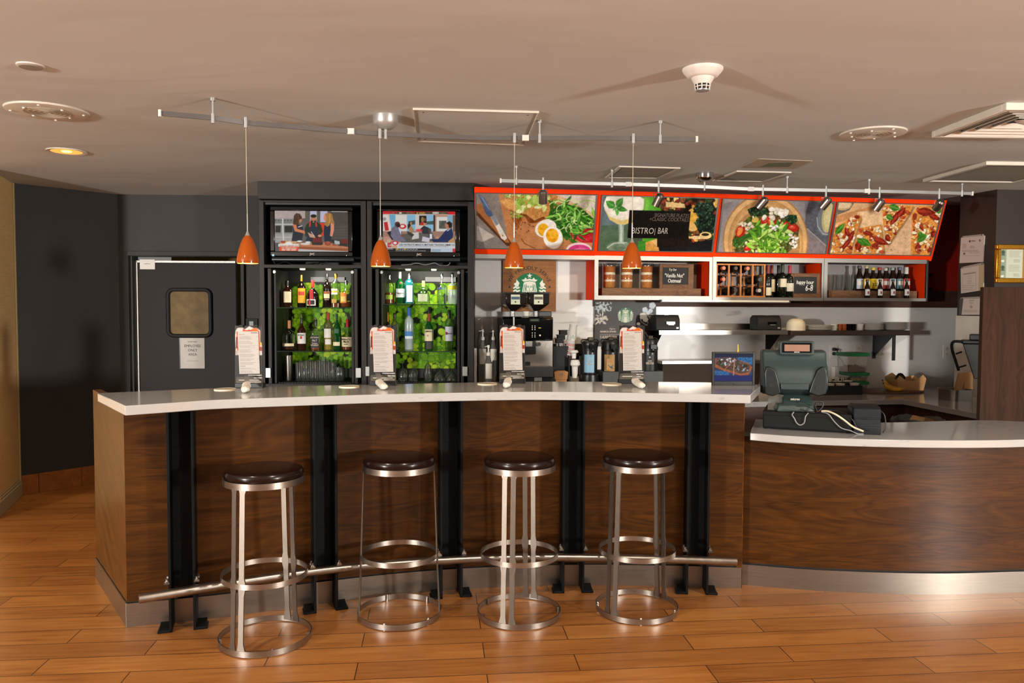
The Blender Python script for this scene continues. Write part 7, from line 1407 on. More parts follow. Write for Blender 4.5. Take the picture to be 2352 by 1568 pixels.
cv.poly([(190, 250), (300, 200), (400, 220), (540, 190), (620, 240), (640, 600), (200, 600)], '#e2643a', noise=.15, cell=5); cv.ell(520, 230, 75, 45, '#e87518', noise=.1); cv.ell(250, 220, 60, 40, '#e8d6d0', noise=.1, cell=3); cv.poly([(340, 215), (430, 160), (510, 190), (430, 240)], '#eddfdb'); cv.poly([(330, 250), (430, 215), (520, 250)], '#c23a2a'); cv.ell(650, 475, 18, 30, '#e0b81f'); cv.ell(650, 570, 30, 42, '#a8452a'); cv.rect(170, 600, 235, 690, '#cdbfb8', noise=.2, cell=3); cv.rect(620, 630, 678, 690, '#cdc3be', noise=.1); cv.rect(180, 350, 205, 560, '#5a221a')
cv.rect(170, 690, 695, 1238, '#2c2825'); cv.rect(185, 1110, 700, 1238, '#5c564c'); cv.rect(185, 1165, 700, 1240, '#6a5f50', al=.6)
cv.a *= .8; P = [Vector((*[e(*p, .010)][0], 0)) for p in cq]; P = [(p.x, .0115, p.y) for p in P]; sheet(cv, P, 'printed_backing', MAT['printed'], t, label='food picture and dark lower panel')
qs = [(213, 252), (600, 255), (632, 1055), (246, 1060)]; cv = Canvas(54, 108, qs, '#a9a49f', 42)
Y = 308
for n, hd in ((1, 1), (4, 0), (4, 0), (3, 0), (4, 0), (4, 0), (3, 0), (3, 0), (1, 1), (2, 0), (3, 0), (1, 0), (1, 0)):
    sx = 240+(Y-300)*.03
    if hd: cv.textlines(sx, sx+110, Y, 1, 10, 9, '#5f5751', .05, .9); Y += 38
    else:
        cv.textlines(sx, sx+(300 if n > 1 else 180), Y, n, 18, 7, '#77706a', .35, .8); cv.rect(578+(Y-300)*.03, Y, 592+(Y-300)*.03, Y+9, '#6a625b', al=.7); Y += n*18+16
P = [(e(*p, .006)[0], .0062, e(*p, .006)[1]) for p in qs]; sheet(cv, P, 'menu_sheet', MAT['printed'], t, label='white menu sheet'); M().hexa([(P[3][0], .0066, P[3][2]), (P[2][0], .0066, P[2][2]), (P[2][0], .0110, P[2][2]), (P[3][0], .0110, P[3][2]), (P[0][0], .0066, P[0][2]), (P[1][0], .0066, P[1][2]), (P[1][0], .0110, P[1][2]), (P[0][0], .0110, P[0][2])]).build('sheet_card', MAT['paper'], t)
for X0 in (245, 518):
    a, z1 = e(X0, 140, .005); b, z0 = e(X0+72, 180, .005); M().box(a, b, .003, .02, z0, z1+.002).build('clip', MAT['matte'], t)
hh = lambda n: e(0, 0)[1]-e(0, n)[1]
text(t, [('COCKTAILS+SWEETS', hh(22), *e(668, 1096, .01)), ('BEER+WINE', hh(22), *e(668, 1146, .01)), ('SIGNATURE PLATES', hh(20), *e(660, 1222, .01))], .0105, MAT['paper'], align='RIGHT', squeeze=.9, bold=.0003)
text(t, [('BISTRO|BAR', hh(16), *e(590, 288, .006))], .0055, smat('menu_head', '#6a5a50', .6), 'menu_heading', align='RIGHT', squeeze=1.1)
a, z1 = e(235, 1170, .01); b, z0 = e(620, 1184, .01); M().box(a, b, .0100, .0112, z0, z1).build('white_rule', MAT['paper'], t)
src = t.o
LB = ['black menu holder with a white menu sheet, leftmost on the bar before the swing door', 'black menu holder with a white menu sheet standing before the right bottle cabinet', 'black menu holder with a white menu sheet standing before the coffee machine', 'black menu holder with a white menu sheet standing before the airpots, rightmost on the bar']
for k, (px, py, rz) in enumerate(((570, 891, 0), (878, 885.5, -2), (1176, 880.5, 1), (1451, 881, 2))):
    o = src if k == 0 else dup(src); q = at_z(px, py, BT); o.location = (q.x, q.y, BT); o.rotation_euler = (0, 0, R(rz)); o['label'] = LB[k]
# rolled cutlery
def roll(px, py, ang, label):
    q = at_z(px, py, BT); t = T('cutlery_roll', label, 'cutlery', (q.x, q.y+.05, BT), 0, 'napkin wrapped cutlery'); t.o.rotation_euler = (0, 0, R(ang))
    m = M(); v = []; f = []; n = 16; rings_ = ((-.098, .004), (-.095, .014), (-.07, .019), (-.02, .0195), (.0, .017), (.02, .0195), (.06, .021), (.085, .018), (.088, .006))
    for y, r in rings_:
        for k in range(n): a = 2*PI*k/n; rr2 = r*(1+.10*math.sin(3*a+y*60)); v.append((rr2*math.cos(a)*1.05, y, max(0, .017+rr2*math.sin(a)*.85)+max(0, y)*.12))
    for i in range(len(rings_)-1): f += [(i*n+(k+1) % n, i*n+k, (i+1)*n+k, (i+1)*n+(k+1) % n) for k in range(n)]
    m.add(v, f+[tuple(range(n)), tuple(range(len(rings_)*n-1, (len(rings_)-1)*n-1, -1))]).build('napkin', smat('napkin', '#cfc8bc', .85), t, ang=70)
    M().side([(.05, .026), (.10, .046), (.101, .048), (.05, .029)], -.012, .012).build('fork_neck', MAT['steel'], t)
    for k in range(4): x = -.0115+k*.0068; M().side([(.098, .045), (.135, .066), (.135, .068), (.098, .048)], x, x+.0026).build('tine', MAT['steel'], t)
    m = M(); m.lathe([(.0185, -.008), (.0198, -.006), (.0198, .006), (.0185, .008)], seg=20); m.v = [(x, z, .018+y*.86) for x, y, z in m.v]; m.build('paper_band', smat('napkin_band', '#b9b09e', .8), t)
roll(557, 901, 16, 'white napkin roll with a fork before the leftmost menu holder'); roll(873, 894, 18, 'white napkin roll with a fork before the second menu holder from the left'); roll(1165, 890, -3, 'white napkin roll with a fork before the menu holder at the coffee machine'); roll(1470, 891, 3, 'white napkin roll with a fork before the rightmost menu holder')
for px, py, ds in ((517, 894.5, 'left of the leftmost menu holder'), (802, 888, 'left of the second menu holder'), (1119, 881.8, 'left of the third menu holder'), (1405, 882.6, 'left of the rightmost menu holder')):
    q = at_z(px, py, BT); t = T('coaster', 'thin round pale coaster lying on the bar '+ds, 'coaster', (q.x, q.y, BT), 0, 'coasters on the bar'); M().lathe([(.052, 0), (.052, .003), (.050, .0035), (.001, .0035)], seg=40).build('disc', smat('coaster_tan', '#b3a58c', .6), t); M().ring((0, 0, 0), .053, .003, 0, .0045, 40).build('rim', MAT['cream'], t)
# digital photo frame
KP2 = K9
q = at_z(1685, 884.5, BT); t = T('digital_frame', 'black digital picture frame showing flatbread at the right end of the bar', 'screen', (q.x, q.y, BT), R(2)); e = lambda X, Y, y=0: t.at(*K9(X, Y), y)
a, z1 = e(435, 407); b, z0 = e(743, 650); s0, y1 = e(452, 420); s1, y0 = e(726, 620)
M().box(a, s0, 0, .018, 0, z1).box(s1, b, 0, .018, 0, z1).box(s0, s1, 0, .018, y1, z1).box(s0, s1, 0, .018, 0, y0).box(s0, s1, .006, .018, y0, y1).build('bezel', MAT['bplastic'], t, bevel=.002); M().side([(.018, z1*.55), (.02, z1*.6), (.075, .004), (.065, 0)], -.03, .03).build('easel_stand', MAT['bplastic'], t)
qq = [(452, 420), (726, 420), (726, 620), (452, 620)]; cv = Canvas(92, 68, qq, '#16203f', 51); cv.rect(452, 446, 726, 578, '#2a3a5c', noise=.1); cv.rect(620, 446, 726, 500, '#2a6a9a', noise=.15, cell=3); cv.rect(452, 545, 560, 578, '#2c5f94', noise=.15, cell=3); cv.rect(452, 578, 726, 620, '#1c2364'); cv.poly([(455, 455), (560, 446), (700, 490), (726, 520), (700, 575), (640, 580), (520, 545), (455, 520)], '#a05a3a', noise=.08); cv.poly([(470, 450), (575, 450), (705, 500), (700, 555), (640, 565), (520, 530), (460, 495)], '#5a4034', noise=.15, cell=3); cv.scatter([(470, 455), (575, 452), (700, 505), (690, 550), (520, 525), (465, 490)], 70, (10, 26), ['#3d4a2c', '#26301c', '#c9ccd6', '#b0b3c4', '#6d3a2c', '#8d97a8'], noise=.1); cv.line([(595, 455), (590, 575)], 7, '#c98a6a'); cv.line([(520, 545), (570, 480)], 5, '#b5704f')
sheet(cv, [(s0, .0045, y1), (s1, .0045, y1), (s1, .0045, y0), (s0, .0045, y0)], 'lit_display', MAT['screen'], t, label='lit display with a flatbread picture')
x, z = e(620, 352, .012); M().cyl((x, .012, z1), (x, .012, z1+.006), .007, seg=10).cyl((x, .012, z1+.006), (x, .012, z), .004, .0028, 10).build('antenna', MAT['gold'], t); x, z = e(586, 640); M().cyl((x, 0, z), (x, -.001, z), .0022, seg=10).build('sensor_dot', MAT['gloss'], t)
# ---------------------------------------------------------------- register on the service counter
KR = lambda X, Y: (1740+X/6.533, 770+Y/6.533)
pA, pB = at_z(*KR(75, 1400), ST), at_z(*KR(1408, 1478), ST); rz = math.atan2((pB-pA).y, (pB-pA).x)
t = T('cash_drawer', 'long black cash drawer on the service counter under the register', 'cash drawer', pA, rz); L_ = (pB-pA).length; zt = t.at(*KR(760, 1165), 0)[1]; CD = t; DH = zt
M().box(0, L_, 0, .30, .006, zt).build('drawer_case', smat('drawer_black', '#0f0e0d', .65, 0, .2), t, bevel=.004); M().box(.006, L_-.006, -.004, 0, .012, zt-.02).build('drawer_front', smat('drawer_black', '#0f0e0d', .65, 0, .2), t, bevel=.002)
for x in (.03, L_-.03):
    for y in (.03, .27): M().cyl((x, y, 0), (x, y, .007), .012, seg=10).build('rubber_foot', MAT['matte'], t)
ctr = t.at(*KR(560, 1140), .06)[0]
t = T('register_terminal', 'teal-grey point of sale terminal seen from behind on the cash drawer', 'register', CD.w(ctr, .10, DH), R(-6)); e = lambda X, Y, y: t.at(*KR(X, Y), y)
# base
b0, _ = e(262, 1100, -.05); b1, _ = e(860, 1100, -.05); zb1 = e(560, 1020, -.05)[1]; n0, _ = e(335, 1000, .0); n1, _ = e(800, 1000, .0); zn = e(560, 880, .02)[1]; k0, _ = e(372, 860, .03); k1, _ = e(742, 860, .03); zk = e(560, 820, .04)[1]
M().hexa([(b0, -.09, 0), (b1, -.09, 0), (b1, .12, 0), (b0, .12, 0), (b0+.01, -.075, zb1), (b1-.01, -.075, zb1), (b1-.01, .11, zb1), (b0+.01, .11, zb1)]).build('stand_base', MAT['pos'], t, bevel=.012, seg=3)
M().hexa([(n0, -.07, zb1-.004), (n1, -.07, zb1-.004), (n1-.01, .09, zb1-.004), (n0+.01, .09, zb1-.004), (k0-.008, -.012, zn), (k1+.008, -.012, zn), (k1+.008, .08, zn), (k0-.008, .08, zn)]).hexa([(k0-.008, -.012, zn), (k1+.008, -.012, zn), (k1+.008, .08, zn), (k0-.008, .08, zn), (k0, .0, zk+.03), (k1, .0, zk+.03), (k1, .08, zk+.03), (k0, .08, zk+.03)]).build('stand_neck', MAT['pos'], t, bevel=.008, seg=3)
x, z = e(566, 972, -.06); text(t, [('micros', .0125, x, z)], -.0575, MAT['paper'], 'maker_lettering', bold=.0005) 
# head
h0, hz1 = e(78, 215, .0); h1, _ = e(1075, 235, .0); zmid = e(0, 420, -.03)[1]; zlow = e(0, 880, -.02)[1]; zs = e(0, 540, -.03)[1]
w0, _ = e(72, 400, -.02); w1, _ = e(1062, 400, -.02)
prof = [(.075, hz1-.01), (.055, hz1), (.0, hz1-.004), (-.015, zmid+.006), (-.035, zmid-.012), (-.055, (zmid+zlow)/2), (-.045, zlow+.03), (-.01, zlow), (.05, zlow), (.075, zlow+.02)]
M().side(prof, w0+.004, w1-.004).build('terminal_body', MAT['pos'], t, bevel=.012, seg=3)
M().box(w0+.012, w1-.012, .073, .09, zlow+.02, hz1-.012).build('touch_panel', MAT['gloss'], t, bevel=.003)
for s, (X0, X1, X2) in ((-1, (105, 270, 350)), (1, (1045, 900, 770))):
    P = [e(*p, -.06) for p in ((X0, 560), (X0+s*-30, 470), ((X0+X1)/2, 470), (X1, 520), ((X1+X2)/2+s*-5, 680), (X2, 860), ((X0+X2)/2, 915), (X0-s*12, 880))]
    if s > 0: P = P[::-1]
    M().slab(P, -.064, -.02).build('side_recess', MAT['posdark'], t, bevel=.006, seg=3)
    x, z = e(200 if s < 0 else 895, 745 if s < 0 else 785, -.065); M().cyl((x, -.066, z), (x, -.055, z), .010, seg=14).build('recess_port', MAT['matte'], t)
a, z1 = e(352, 722, -.06); b, z0 = e(772, 822, -.06); M().box(a, b, -.058, -.03, z0, z1).build('lower_band', MAT['pos'], t, bevel=.004)
# customer display
a, z1 = e(342, 85, -.03); b, z0 = e(852, 300, -.03); d = bpy.data.objects.new('customer_display', None); COL.objects.link(d); d.parent = t.o
M().slab(rrect(a, b, z0, z1, .012), -.03, .03).build('display_housing', MAT['pos'], d, bevel=.005, seg=3); p0, y1 = e(375, 108, -.034); p1, y0 = e(812, 262, -.034); M().slab(rrect(p0, p1, y0, y1, .004), -.034, -.029).build('display_bezel', MAT['gloss'], d)
p0, y1 = e(405, 137, -.035); p1, y0 = e(782, 240, -.035); M().box(p0, p1, -.0352, -.033, y0, y1).build('display_window', smat('vfd_window', '#8d6a5a', .3), d); x, z = e(590, 258, -.035); text(d, [('micros', .0075, x, z)], -.0345, MAT['pewter'], 'maker_lettering', bold=.0003)
x, z0_ = e(560, 330, .0); M().box(x-.05, x+.05, -.005, .02, z0_-.006, z0+.01).build('display_neck', MAT['posdark'], d)
# printer on the right
pA = at_z(*KR(1440, 1480), ST); pB = at_z(*KR(1852, 1495), ST); t = T('slip_printer', 'dark grey slip printer at the right end of the cash drawer', 'printer', (pA+pB)/2, math.atan2((pB-pA).y, (pB-pA).x)); w = (pB-pA).length/2; e2 = lambda X, Y, y=0: t.at(*KR(X, Y), y); z1 = e2(1650, 1075)[1]; zm_ = e2(1650, 1245)[1]; zl_ = e2(1650, 1350)[1]
M().side([(.0, 0), (.16, 0), (.16, z1*.9), (.12, z1+.004), (.03, z1), (.006, z1-.012), (.004, zm_), (.012, zm_-.004), (.004, zl_+.006), (.004, zl_), (-.002, zl_-.008)], -w, w).build('housing', smat('printer_grey', '#191a1d', .6, 0, .2), t, bevel=.005)
M().box(-w*.96, w*.96, -.001, .012, zl_-.003, zl_+.001).box(-w*.96, w*.96, .002, .012, zm_-.002, zm_+.001).build('seam', MAT['matte'], t); M().cyl((-w-.012, .08, z1*.80), (-w+.01, .08, z1*.80), .03, seg=24).build('roll_cap', MAT['bplastic'], t); SP = t
# small clear card holder by the register
q = at_z(*KR(110, 1120), ST); t = T('acrylic_holder', 'clear acrylic card holder on the left end of the cash drawer', 'card holder', CD.w(.06, .06, DH), rz); e3 = lambda X, Y, y=0: t.at(*KR(X, Y), y); zt = e3(150, 880)[1]
M().box(-.04, .04, 0, .003, 0, zt).box(-.04, .04, .05, .053, 0, zt*1.02).box(-.04, -.037, .003, .05, 0, zt).box(.037, .04, .003, .05, 0, zt).build('clear_walls', MAT['plasticclear'], t); M().box(-.037, .037, .003, .05, 0, zt*.35).build('cards', smat('kraft_cards', '#8a7660', .7), t)
# cables
def cable(pts, r, mat, label, fr=None, K=KR):
    P = []
    for X, Y, y, mode in pts:
        if mode == 'f': x, z = CD.at(*K(X, Y), y); P.append(CD.w(x, y, max(z, .004)))
        else: q = at_z(*K(X, Y), ST+r); P.append(q)
    tag(M().tube(curve_pts(P, 6), r, 8).build('cable', mat), label, 'cable')
cable([(545, 1150, .0, 'f'), (520, 1190, -.012, 'f'), (555, 1250, -.012, 'f'), (585, 1310, -.012, 'f'), (640, 1345, -.012, 'f'), (700, 1310, -.012, 'f'), (720, 1220, -.012, 'f'), (760, 1165, .0, 'f')], .0032, MAT['cableg'], 'grey cable looping down the front of the cash drawer')
x, z = CD.at(*KR(560, 1265), -.014)
cable([(960, 1135, .02, 'f'), (1060, 1140, .01, 'f'), (1180, 1190, -.012, 'f'), (1300, 1270, -.02, 'f'), (1430, 1370, -.03, 'f'), (1590, 1440, -.045, 'f')], .0048, MAT['cablew'], 'cream cable running from the register to the slip printer')
cable([(960, 1150, .015, 'f'), (1060, 1180, -.010, 'f'), (1150, 1290, -.012, 'f'), (1260, 1390, -.014, 'f'), (1400, 1430, -.02, 'f'), (1500, 1475, 0, 'z'), (1590, 1478, 0, 'z')], .003, MAT['cableg'], 'thin grey cable sagging across the drawer front to the slip printer')
cable([(580, 1060, -.05, 'f'), (700, 1060, -.05, 'f'), (800, 1085, -.05, 'f'), (860, 1150, -.02, 'f'), (760, 1140, -.04, 'f'), (640, 1110, -.055, 'f')], .003, MAT['cable'], 'thin black cable lying over the register foot')
cable([(880, 1160, .0, 'f'), (850, 1070, -.02, 'f'), (900, 1000, -.01, 'f'), (975, 1005, .0, 'f'), (975, 1070, .0, 'f'), (900, 1140, -.01, 'f'), (870, 1060, -.02, 'f'), (890, 1010, -.02, 'f')], .0035, MAT['cable'], 'coiled black cable right of the register foot')
cable([(980, 1125, .04, 'f'), (1150, 1130, .06, 'f'), (1280, 1165, .04, 'f'), (1400, 1240, .0, 'f'), (1460, 1320, -.01, 'f'), (1490, 1400, -.02, 'f')], .003, MAT['cable'], 'black cable crossing the drawer top towards the slip printer')
P = [SP.w(w-.004, .04, SP.at(*KR(1860, 1130), 0)[1])]+[SP.w(SP.at(*KR(X, Y), .03)[0], .03, max(.005, SP.at(*KR(X, Y), .03)[1])) for X, Y in ((1895, 1180), (1920, 1280), (1915, 1400), (1880, 1460))]
tag(M().tube(curve_pts(P, 6), .003, 8).build('cable', MAT['cable']), 'black cable curving down the right side of the slip printer', 'cable')
# notice on the door
a, z1 = DW.at(412, 776, .05); b, z0 = DW.at(470, 846, .05); q = DW.w((a+b)/2, .053, z0); t = T('door_notice', 'white paper sign reading employee only area on the swing door', 'notice', q, DW.rz); w, h = (b-a)/2, z1-z0
M().box(-w+.006, w, .0, .0065, 0, h).build('page', MAT['paper'], t); M().box(-w-.004, -w+.006, .001, .0066, -.004, h).build('punched_strip', MAT['plasticclear'], t)
text(t, [('COURTYARD', h*.038, .004, h*.86), ('EMPLOYEE', h*.088, .004, h*.70), ('ONLY', h*.088, .004, h*.56), ('AREA', h*.088, .004, h*.42)], -.0006, MAT['ink'], squeeze=.95); M().box(-w*.45, w*.5, -.0008, .0, h*.245, h*.258).build('small_print', smat('grey_ink', '#a09a94', .7), t)
x0, z1 = DW.at(563, 731, -.012); x1, z0 = DW.at(592, 756, -.012); t = T('wall_switch', 'small black glossy switch plate between the swing door and the left bottle cabinet', 'switch', DW.w((x0+x1)/2, -.012, z0), DW.rz); w, h = (x1-x0)/2, z1-z0; M().box(-w, w, 0, .012, 0, h).build('cover_plate', MAT['matte'], t, bevel=.002); M().box(-w*.35, w*.35, -.004, .0, h*.25, h*.75).build('rocker', MAT['bplastic'], t, bevel=.001)
# ---------------------------------------------------------------- ceiling fittings
def shade_mat():
    m, nt, b = new_mat('orange_glass_shade'); b.inputs['Roughness'].default_value = .12; b.inputs['Coat Weight'].default_value = .5
    f = noise(nt, coords(nt), 6, 2); nt.links.new(ramp(nt, [(.3, '#a04a06'), (.7, '#b4580a')], f), b.inputs['Base Color'])
    tr = N(nt, 'ShaderNodeBsdfTranslucent'); tr.inputs[0].default_value = H('#e8820f'); mx = N(nt, 'ShaderNodeMixShader'); mx.inputs[0].default_value = .25
    nt.links.new(b.outputs[0], mx.inputs[1]); nt.links.new(tr.outputs[0], mx.inputs[2]); nt.links.new(mx.outputs[0], nt.nodes['Material Output'].inputs[0]); return m
SHADE = shade_mat(); INNER = smat('shade_inside', '#f0b85a', .4); BULB = smat('bulb', '#fff0c8', .3, emit='#ffc870', es=3)
RZ = 2.35
fp = [(368, 260), (495, 271.5), (571, 282), (700, 293), (808, 302), (875, 307), (1000, 313), (1100, 316.5), (1205, 317), (1237, 317.5), (1380, 317), (1450, 318), (1511, 319), (1600, 320)]
FP = [at_z(x, y, RZ) for x, y in fp]
ctr = FP[4]; t = T('track_rail', 'curved front monorail track hanging from the ceiling with the orange pendants', 'track light', (ctr.x, ctr.y, CEIL)); loc = lambda p: Vector(p)-t.loc
def along(P, px):
    for i in range(len(P)-1):
        a, b = P[i], P[i+1]; xa, xb = [CX+F*q.x/q.y for q in (a, b)]
        if xa-1 <= px <= xb+1: return a+(b-a)*((px-xa)/(xb-xa))
    return P[-1]
C_ = curve_pts(FP, 4)
def rail_mesh(C, name, t, mat):
    m = M(); v = []; n = len(C)
    for p in C:
        q = Vector(p)-t.loc
        for dy, dz in ((-.004, -.011), (.004, -.011), (.004, .011), (-.004, .011)): v.append((q.x, q.y+dy, q.z+dz))
    f = [(i*4+k, (i+1)*4+k, (i+1)*4+(k+1) % 4, i*4+(k+1) % 4) for i in range(n-1) for k in range(4)]+[(0, 1, 2, 3), (n*4-1, n*4-2, n*4-3, n*4-4)]
    m.add(v, f).build('rail', mat, t)
rail_mesh(C_, 'rail', t, smat('rail_grey', '#6f6a67', .45, .5))
def endcaps(t, P):
    for p in (P[0], P[-1]): q = Vector(p)-t.loc; M().box(q.x-.006, q.x+.006, q.y-.008, q.y+.008, q.z-.015, q.z+.015).build('end_cap', MAT['white'], t)
endcaps(t, FP)
def standoff(t, p):
    q = Vector(p)-t.loc; M().cyl((q.x, q.y, 0), (q.x, q.y, -.014), .012, seg=12).cyl((q.x, q.y, -.012), (q.x, q.y, q.z+.012), .005, seg=10).cyl((q.x, q.y, q.z+.02), (q.x, q.y, q.z-.024), .009, seg=12).build('standoff', MAT['silver'], t)
for px in (495, 1237, 1511): standoff(t, along(FP, px))
for px in (808, 1205): q = along(FP, px)-t.loc; M().box(q.x-.017, q.x+.017, q.y-.009, q.y+.009, q.z-.014, q.z+.014).build('coupler', MAT['white'], t)
def canopy(t, p, r, h, mat):
    q = Vector(p)-t.loc; M().lathe([(r, 0), (r, -h*.45), (r*.92, -h*.66), (r*.55, -h*.92), (.012, -h)][::-1], (q.x, q.y, 0), 32).build('canopy', mat, t); M().cyl((q.x, q.y, -h), (q.x, q.y, q.z-.026), .008, seg=10).build('canopy_stem', MAT['silver'], t)
canopy(t, along(FP, 887), .062, .07, MAT['silver'])
PLB = ['orange glass pendant lamp, leftmost, hanging before the swing door', 'orange glass pendant lamp hanging before the right television', 'orange glass pendant lamp hanging before the wooden logo sign', 'orange glass pendant lamp, rightmost, hanging before the cocktail picture']
src = None
for k, px in enumerate((570.5, 874.5, 1180, 1449.5)):
    p = along(FP, px); L_ = p.z-at_y(px, 605, p.y).z
    if src is None:
        d = T('pendant_lamp', 'x', 'pendant lamp', p, 0, 'orange pendants over the bar'); zb = -L_; zt = at_y(px, 541, p.y).z-p.z; r = 25.2*p.y/F; hs_ = zt-zb
        M().cyl((0, -.007, .022), (0, -.007, -.026), .009, seg=12).build('rail_connector', MAT['silver'], d); M().cyl((0, -.007, -.026), (0, 0, zt+.012), .0018, seg=6).build('cord', MAT['cord'], d)
        M().lathe([(.013, zt-.002), (.009, zt+.006), (.003, zt+.022), (.0018, zt+.03)], seg=16).cyl((0, 0, zt+.02), (0, 0, zt+.10), .0028, seg=8).build('shade_cap', MAT['silver'], d)
        out = [(.012, 1), (.25, .985), (.42, .90), (.62, .72), (.80, .50), (.93, .26), (.985, .10), (.97, 0)]
        P = [(max(.012, a*r), zb+b*hs_) for a, b in out][::-1]
        M().lathe(P, seg=36, cap=False).build('lamp_shade', SHADE, d, ang=60)
        M().lathe([(q[0]-.004, q[1]+.0005) for q in P][:-1], seg=36, cap=False).build('shade_lining', INNER, d, ang=60)
        M().lathe([(.006, zb+hs_*.75), (.012, zb+hs_*.5), (.010, zb+hs_*.35), (.001, zb+hs_*.3)], seg=12).build('bulb', BULB, d)
        lamp('pendant_bulb_lamp', 'POINT', (0, 0, zb+hs_*.18), 1.1, (1, .72, .36), .012, None, d.o); src = d.o; o = src
    else: o = dup(src); o.location = p
    o['label'] = PLB[k]
# rear rail with spot heads
rp = [(1150, 415), (1300, 419.5), (1440, 423), (1600, 428), (1719, 434), (1860, 436.5), (1986, 438.5), (2100, 441), (2233, 444.5)]
u0, u1 = at_y(1184, 417, 5.29), at_y(2200, 444, 5.92)
pl_n = Vector((-(u1-u0).y, (u1-u0).x, 0)).normalized()
def onp(x, y): v = ray(x, y); return EYE+v*((u0-EYE).dot(pl_n)/v.dot(pl_n))
RP = [onp(x, y) for x, y in rp]
t = T('track_rail', 'straight rear track rail with six steel spot heads before the food pictures', 'track light', (RP[4].x, RP[4].y, CEIL)); rail_mesh(RP, 'rail', t, MAT['silver']); endcaps(t, RP)
for px in (1184, 1402, 1801, 1988, 2200): standoff(t, along(RP, px))
for px in (1440, 1719, 1984): q = along(RP, px)-t.loc; M().box(q.x-.02, q.x+.02, q.y-.009, q.y+.009, q.z-.015, q.z+.015).build('coupler', MAT['white'], t)
canopy(t, along(RP, 1613), .062, .065, MAT['chrome'])
for k, (px, py, ax, az, on) in enumerate(((1245, 450, .12, .96, 0), (1508, 457, -.35, .9, 1), (1746, 464, -.55, .8, 1), (1890, 464, -.5, .8, 1), (2012, 468, -.4, .85, 1), (2148, 468, .0, .4, 0))):
    p = along(RP, px); s_ = T('spot_head', 'steel track spot head, %s along the rear rail' % ('leftmost', 'second from the left', 'third from the left', 'fourth from the left', 'fifth from the left', 'rightmost')[k], 'spotlight', p, BA, 'spot heads on the rear rail'); e = lambda X, Y: s_.at(X, Y, 0)
    zy = -.085; zc = e(px, py+2)[1]
    M().cyl((0, 0, .03), (0, 0, -.045), .008, seg=10).cyl((0, 0, -.045), (0, 0, zy+.028), .005, seg=8).build('stem', MAT['silver'], s_)
    M().tube([(-.034, 0, zc), (-.034, 0, zy+.03), (.034, 0, zy+.03), (.034, 0, zc)], .003, 8).build('yoke', MAT['chrome'], s_)
    d = Vector((ax, -.35 if on else -.9, -az)).normalized(); d = Vector((ax*.9, .5, -az)).normalized(); c = Vector((0, 0, zc)); a, b = c-d*.03, c+d*.045
    M().cyl(a, b, .029, .029, 24).cyl(a-d*.012, a, .020, .028, 24).build('spot_can', MAT['steel'], s_, ang=50); M().cyl(a-d*.0125, a-d*.014, .015, seg=20).build('rear_ring', MAT['gplastic'], s_); M().cyl(b, b+d*.001, .025, seg=20).build('lens', MAT['gloss'], s_)
    if on: lamp('spot_head_lamp', 'SPOT', s_.w(*(b+d*.01)), 14, (1, .74, .42), .02, s_.w(*(b+d*.01+Vector((ax*.4, .9, -.75)))), None, 70)
# speakers, downlight, detectors
def ceil_at(px, py): return at_z(px, py, CEIL)
def speaker(px, py, r, label):
    t = T('ceiling_speaker', label, 'speaker', ceil_at(px, py), 0, 'ceiling speakers'); M().lathe([(.0, -.008), (r*.93, -.010), (r*.985, -.008), (r, 0)], seg=56).build('face_plate', MAT['paint'], t)
    dots = M()
    for q in range(5): R_ = r*(.10+.115*q); dots.ring((0, 0, -.0115), R_, .004, 0, .002, 40)
    dots.build('grille', smat('grille_grey', '#a59884', .6), t)
    for q in range(8): a = 2*PI*q/8+.3; rr_2 = r*(.62 if q % 2 else .86); M().lathe([(.001, -.016), (.006, -.014), (.007, -.0095)], (rr_2*math.cos(a), rr_2*math.sin(a), 0), 10).build('screw', MAT['white'], t)
speaker(109, 254, .183, 'round white ceiling speaker at the upper left, above the recessed downlight'); speaker(2005, 305, .168, 'round white ceiling speaker at the right, beside the square air diffuser')
t = T('recessed_downlight', 'round recessed downlight glowing warm at the left of the ceiling', 'downlight', ceil_at(153, 347)); M().lathe([(.086, -.003), (.112, -.006), (.112, 0)], seg=40, cap=False).build('trim_ring', MAT['paint'], t); M().lathe([(.001, -.001), (.088, -.0035)], seg=40, cap=False).build('reflector', smat('warm_reflector', '#e8a85a', .3, emit='#ffab4a', es=1.1), t); M().lathe([(.001, -.008), (.025, -.006), (.03, -.003)], seg=20).build('bulb', BULB, t); lamp('downlight_lamp', 'SPOT', tuple(t.loc+Vector((0, 0, -.03))), 60, (1, .72, .4), .05, tuple(t.loc+Vector((0, 0, -2))), None, 95)
t = T('ceiling_sensor', 'small flat grey disc sensor at the top left of the ceiling', 'sensor', ceil_at(70, 150)); M().lathe([(.001, -.010), (.040, -.010), (.044, -.006)], seg=32).build('disc', smat('sensor_grey', '#8f887c', .5), t); M().lathe([(.040, -.007), (.050, -.004), (.050, 0)], seg=32).build('rim', MAT['white'], t)
t = T('smoke_detector', 'white smoke detector hanging from the ceiling at the upper centre right', 'smoke detector', ceil_at(1614, 158)); M().lathe([(.050, -.036), (.060, -.030), (.074, -.014), (.079, -.006), (.079, 0)], seg=44).build('base_plate', MAT['white'], t); M().lathe([(.030, -.062), (.041, -.044), (.045, -.034)], seg=36).build('sensor_body', MAT['white'], t)
M().lathe([(.022, -.082), (.027, -.080), (.030, -.060)], seg=30).build('dark_chamber', MAT['matte'], t); m = M()
for k in range(10): a = 2*PI*k/10; m.cyl((.031*math.cos(a), .031*math.sin(a), -.060), (.027*math.cos(a), .027*math.sin(a), -.084), .0022, seg=6)
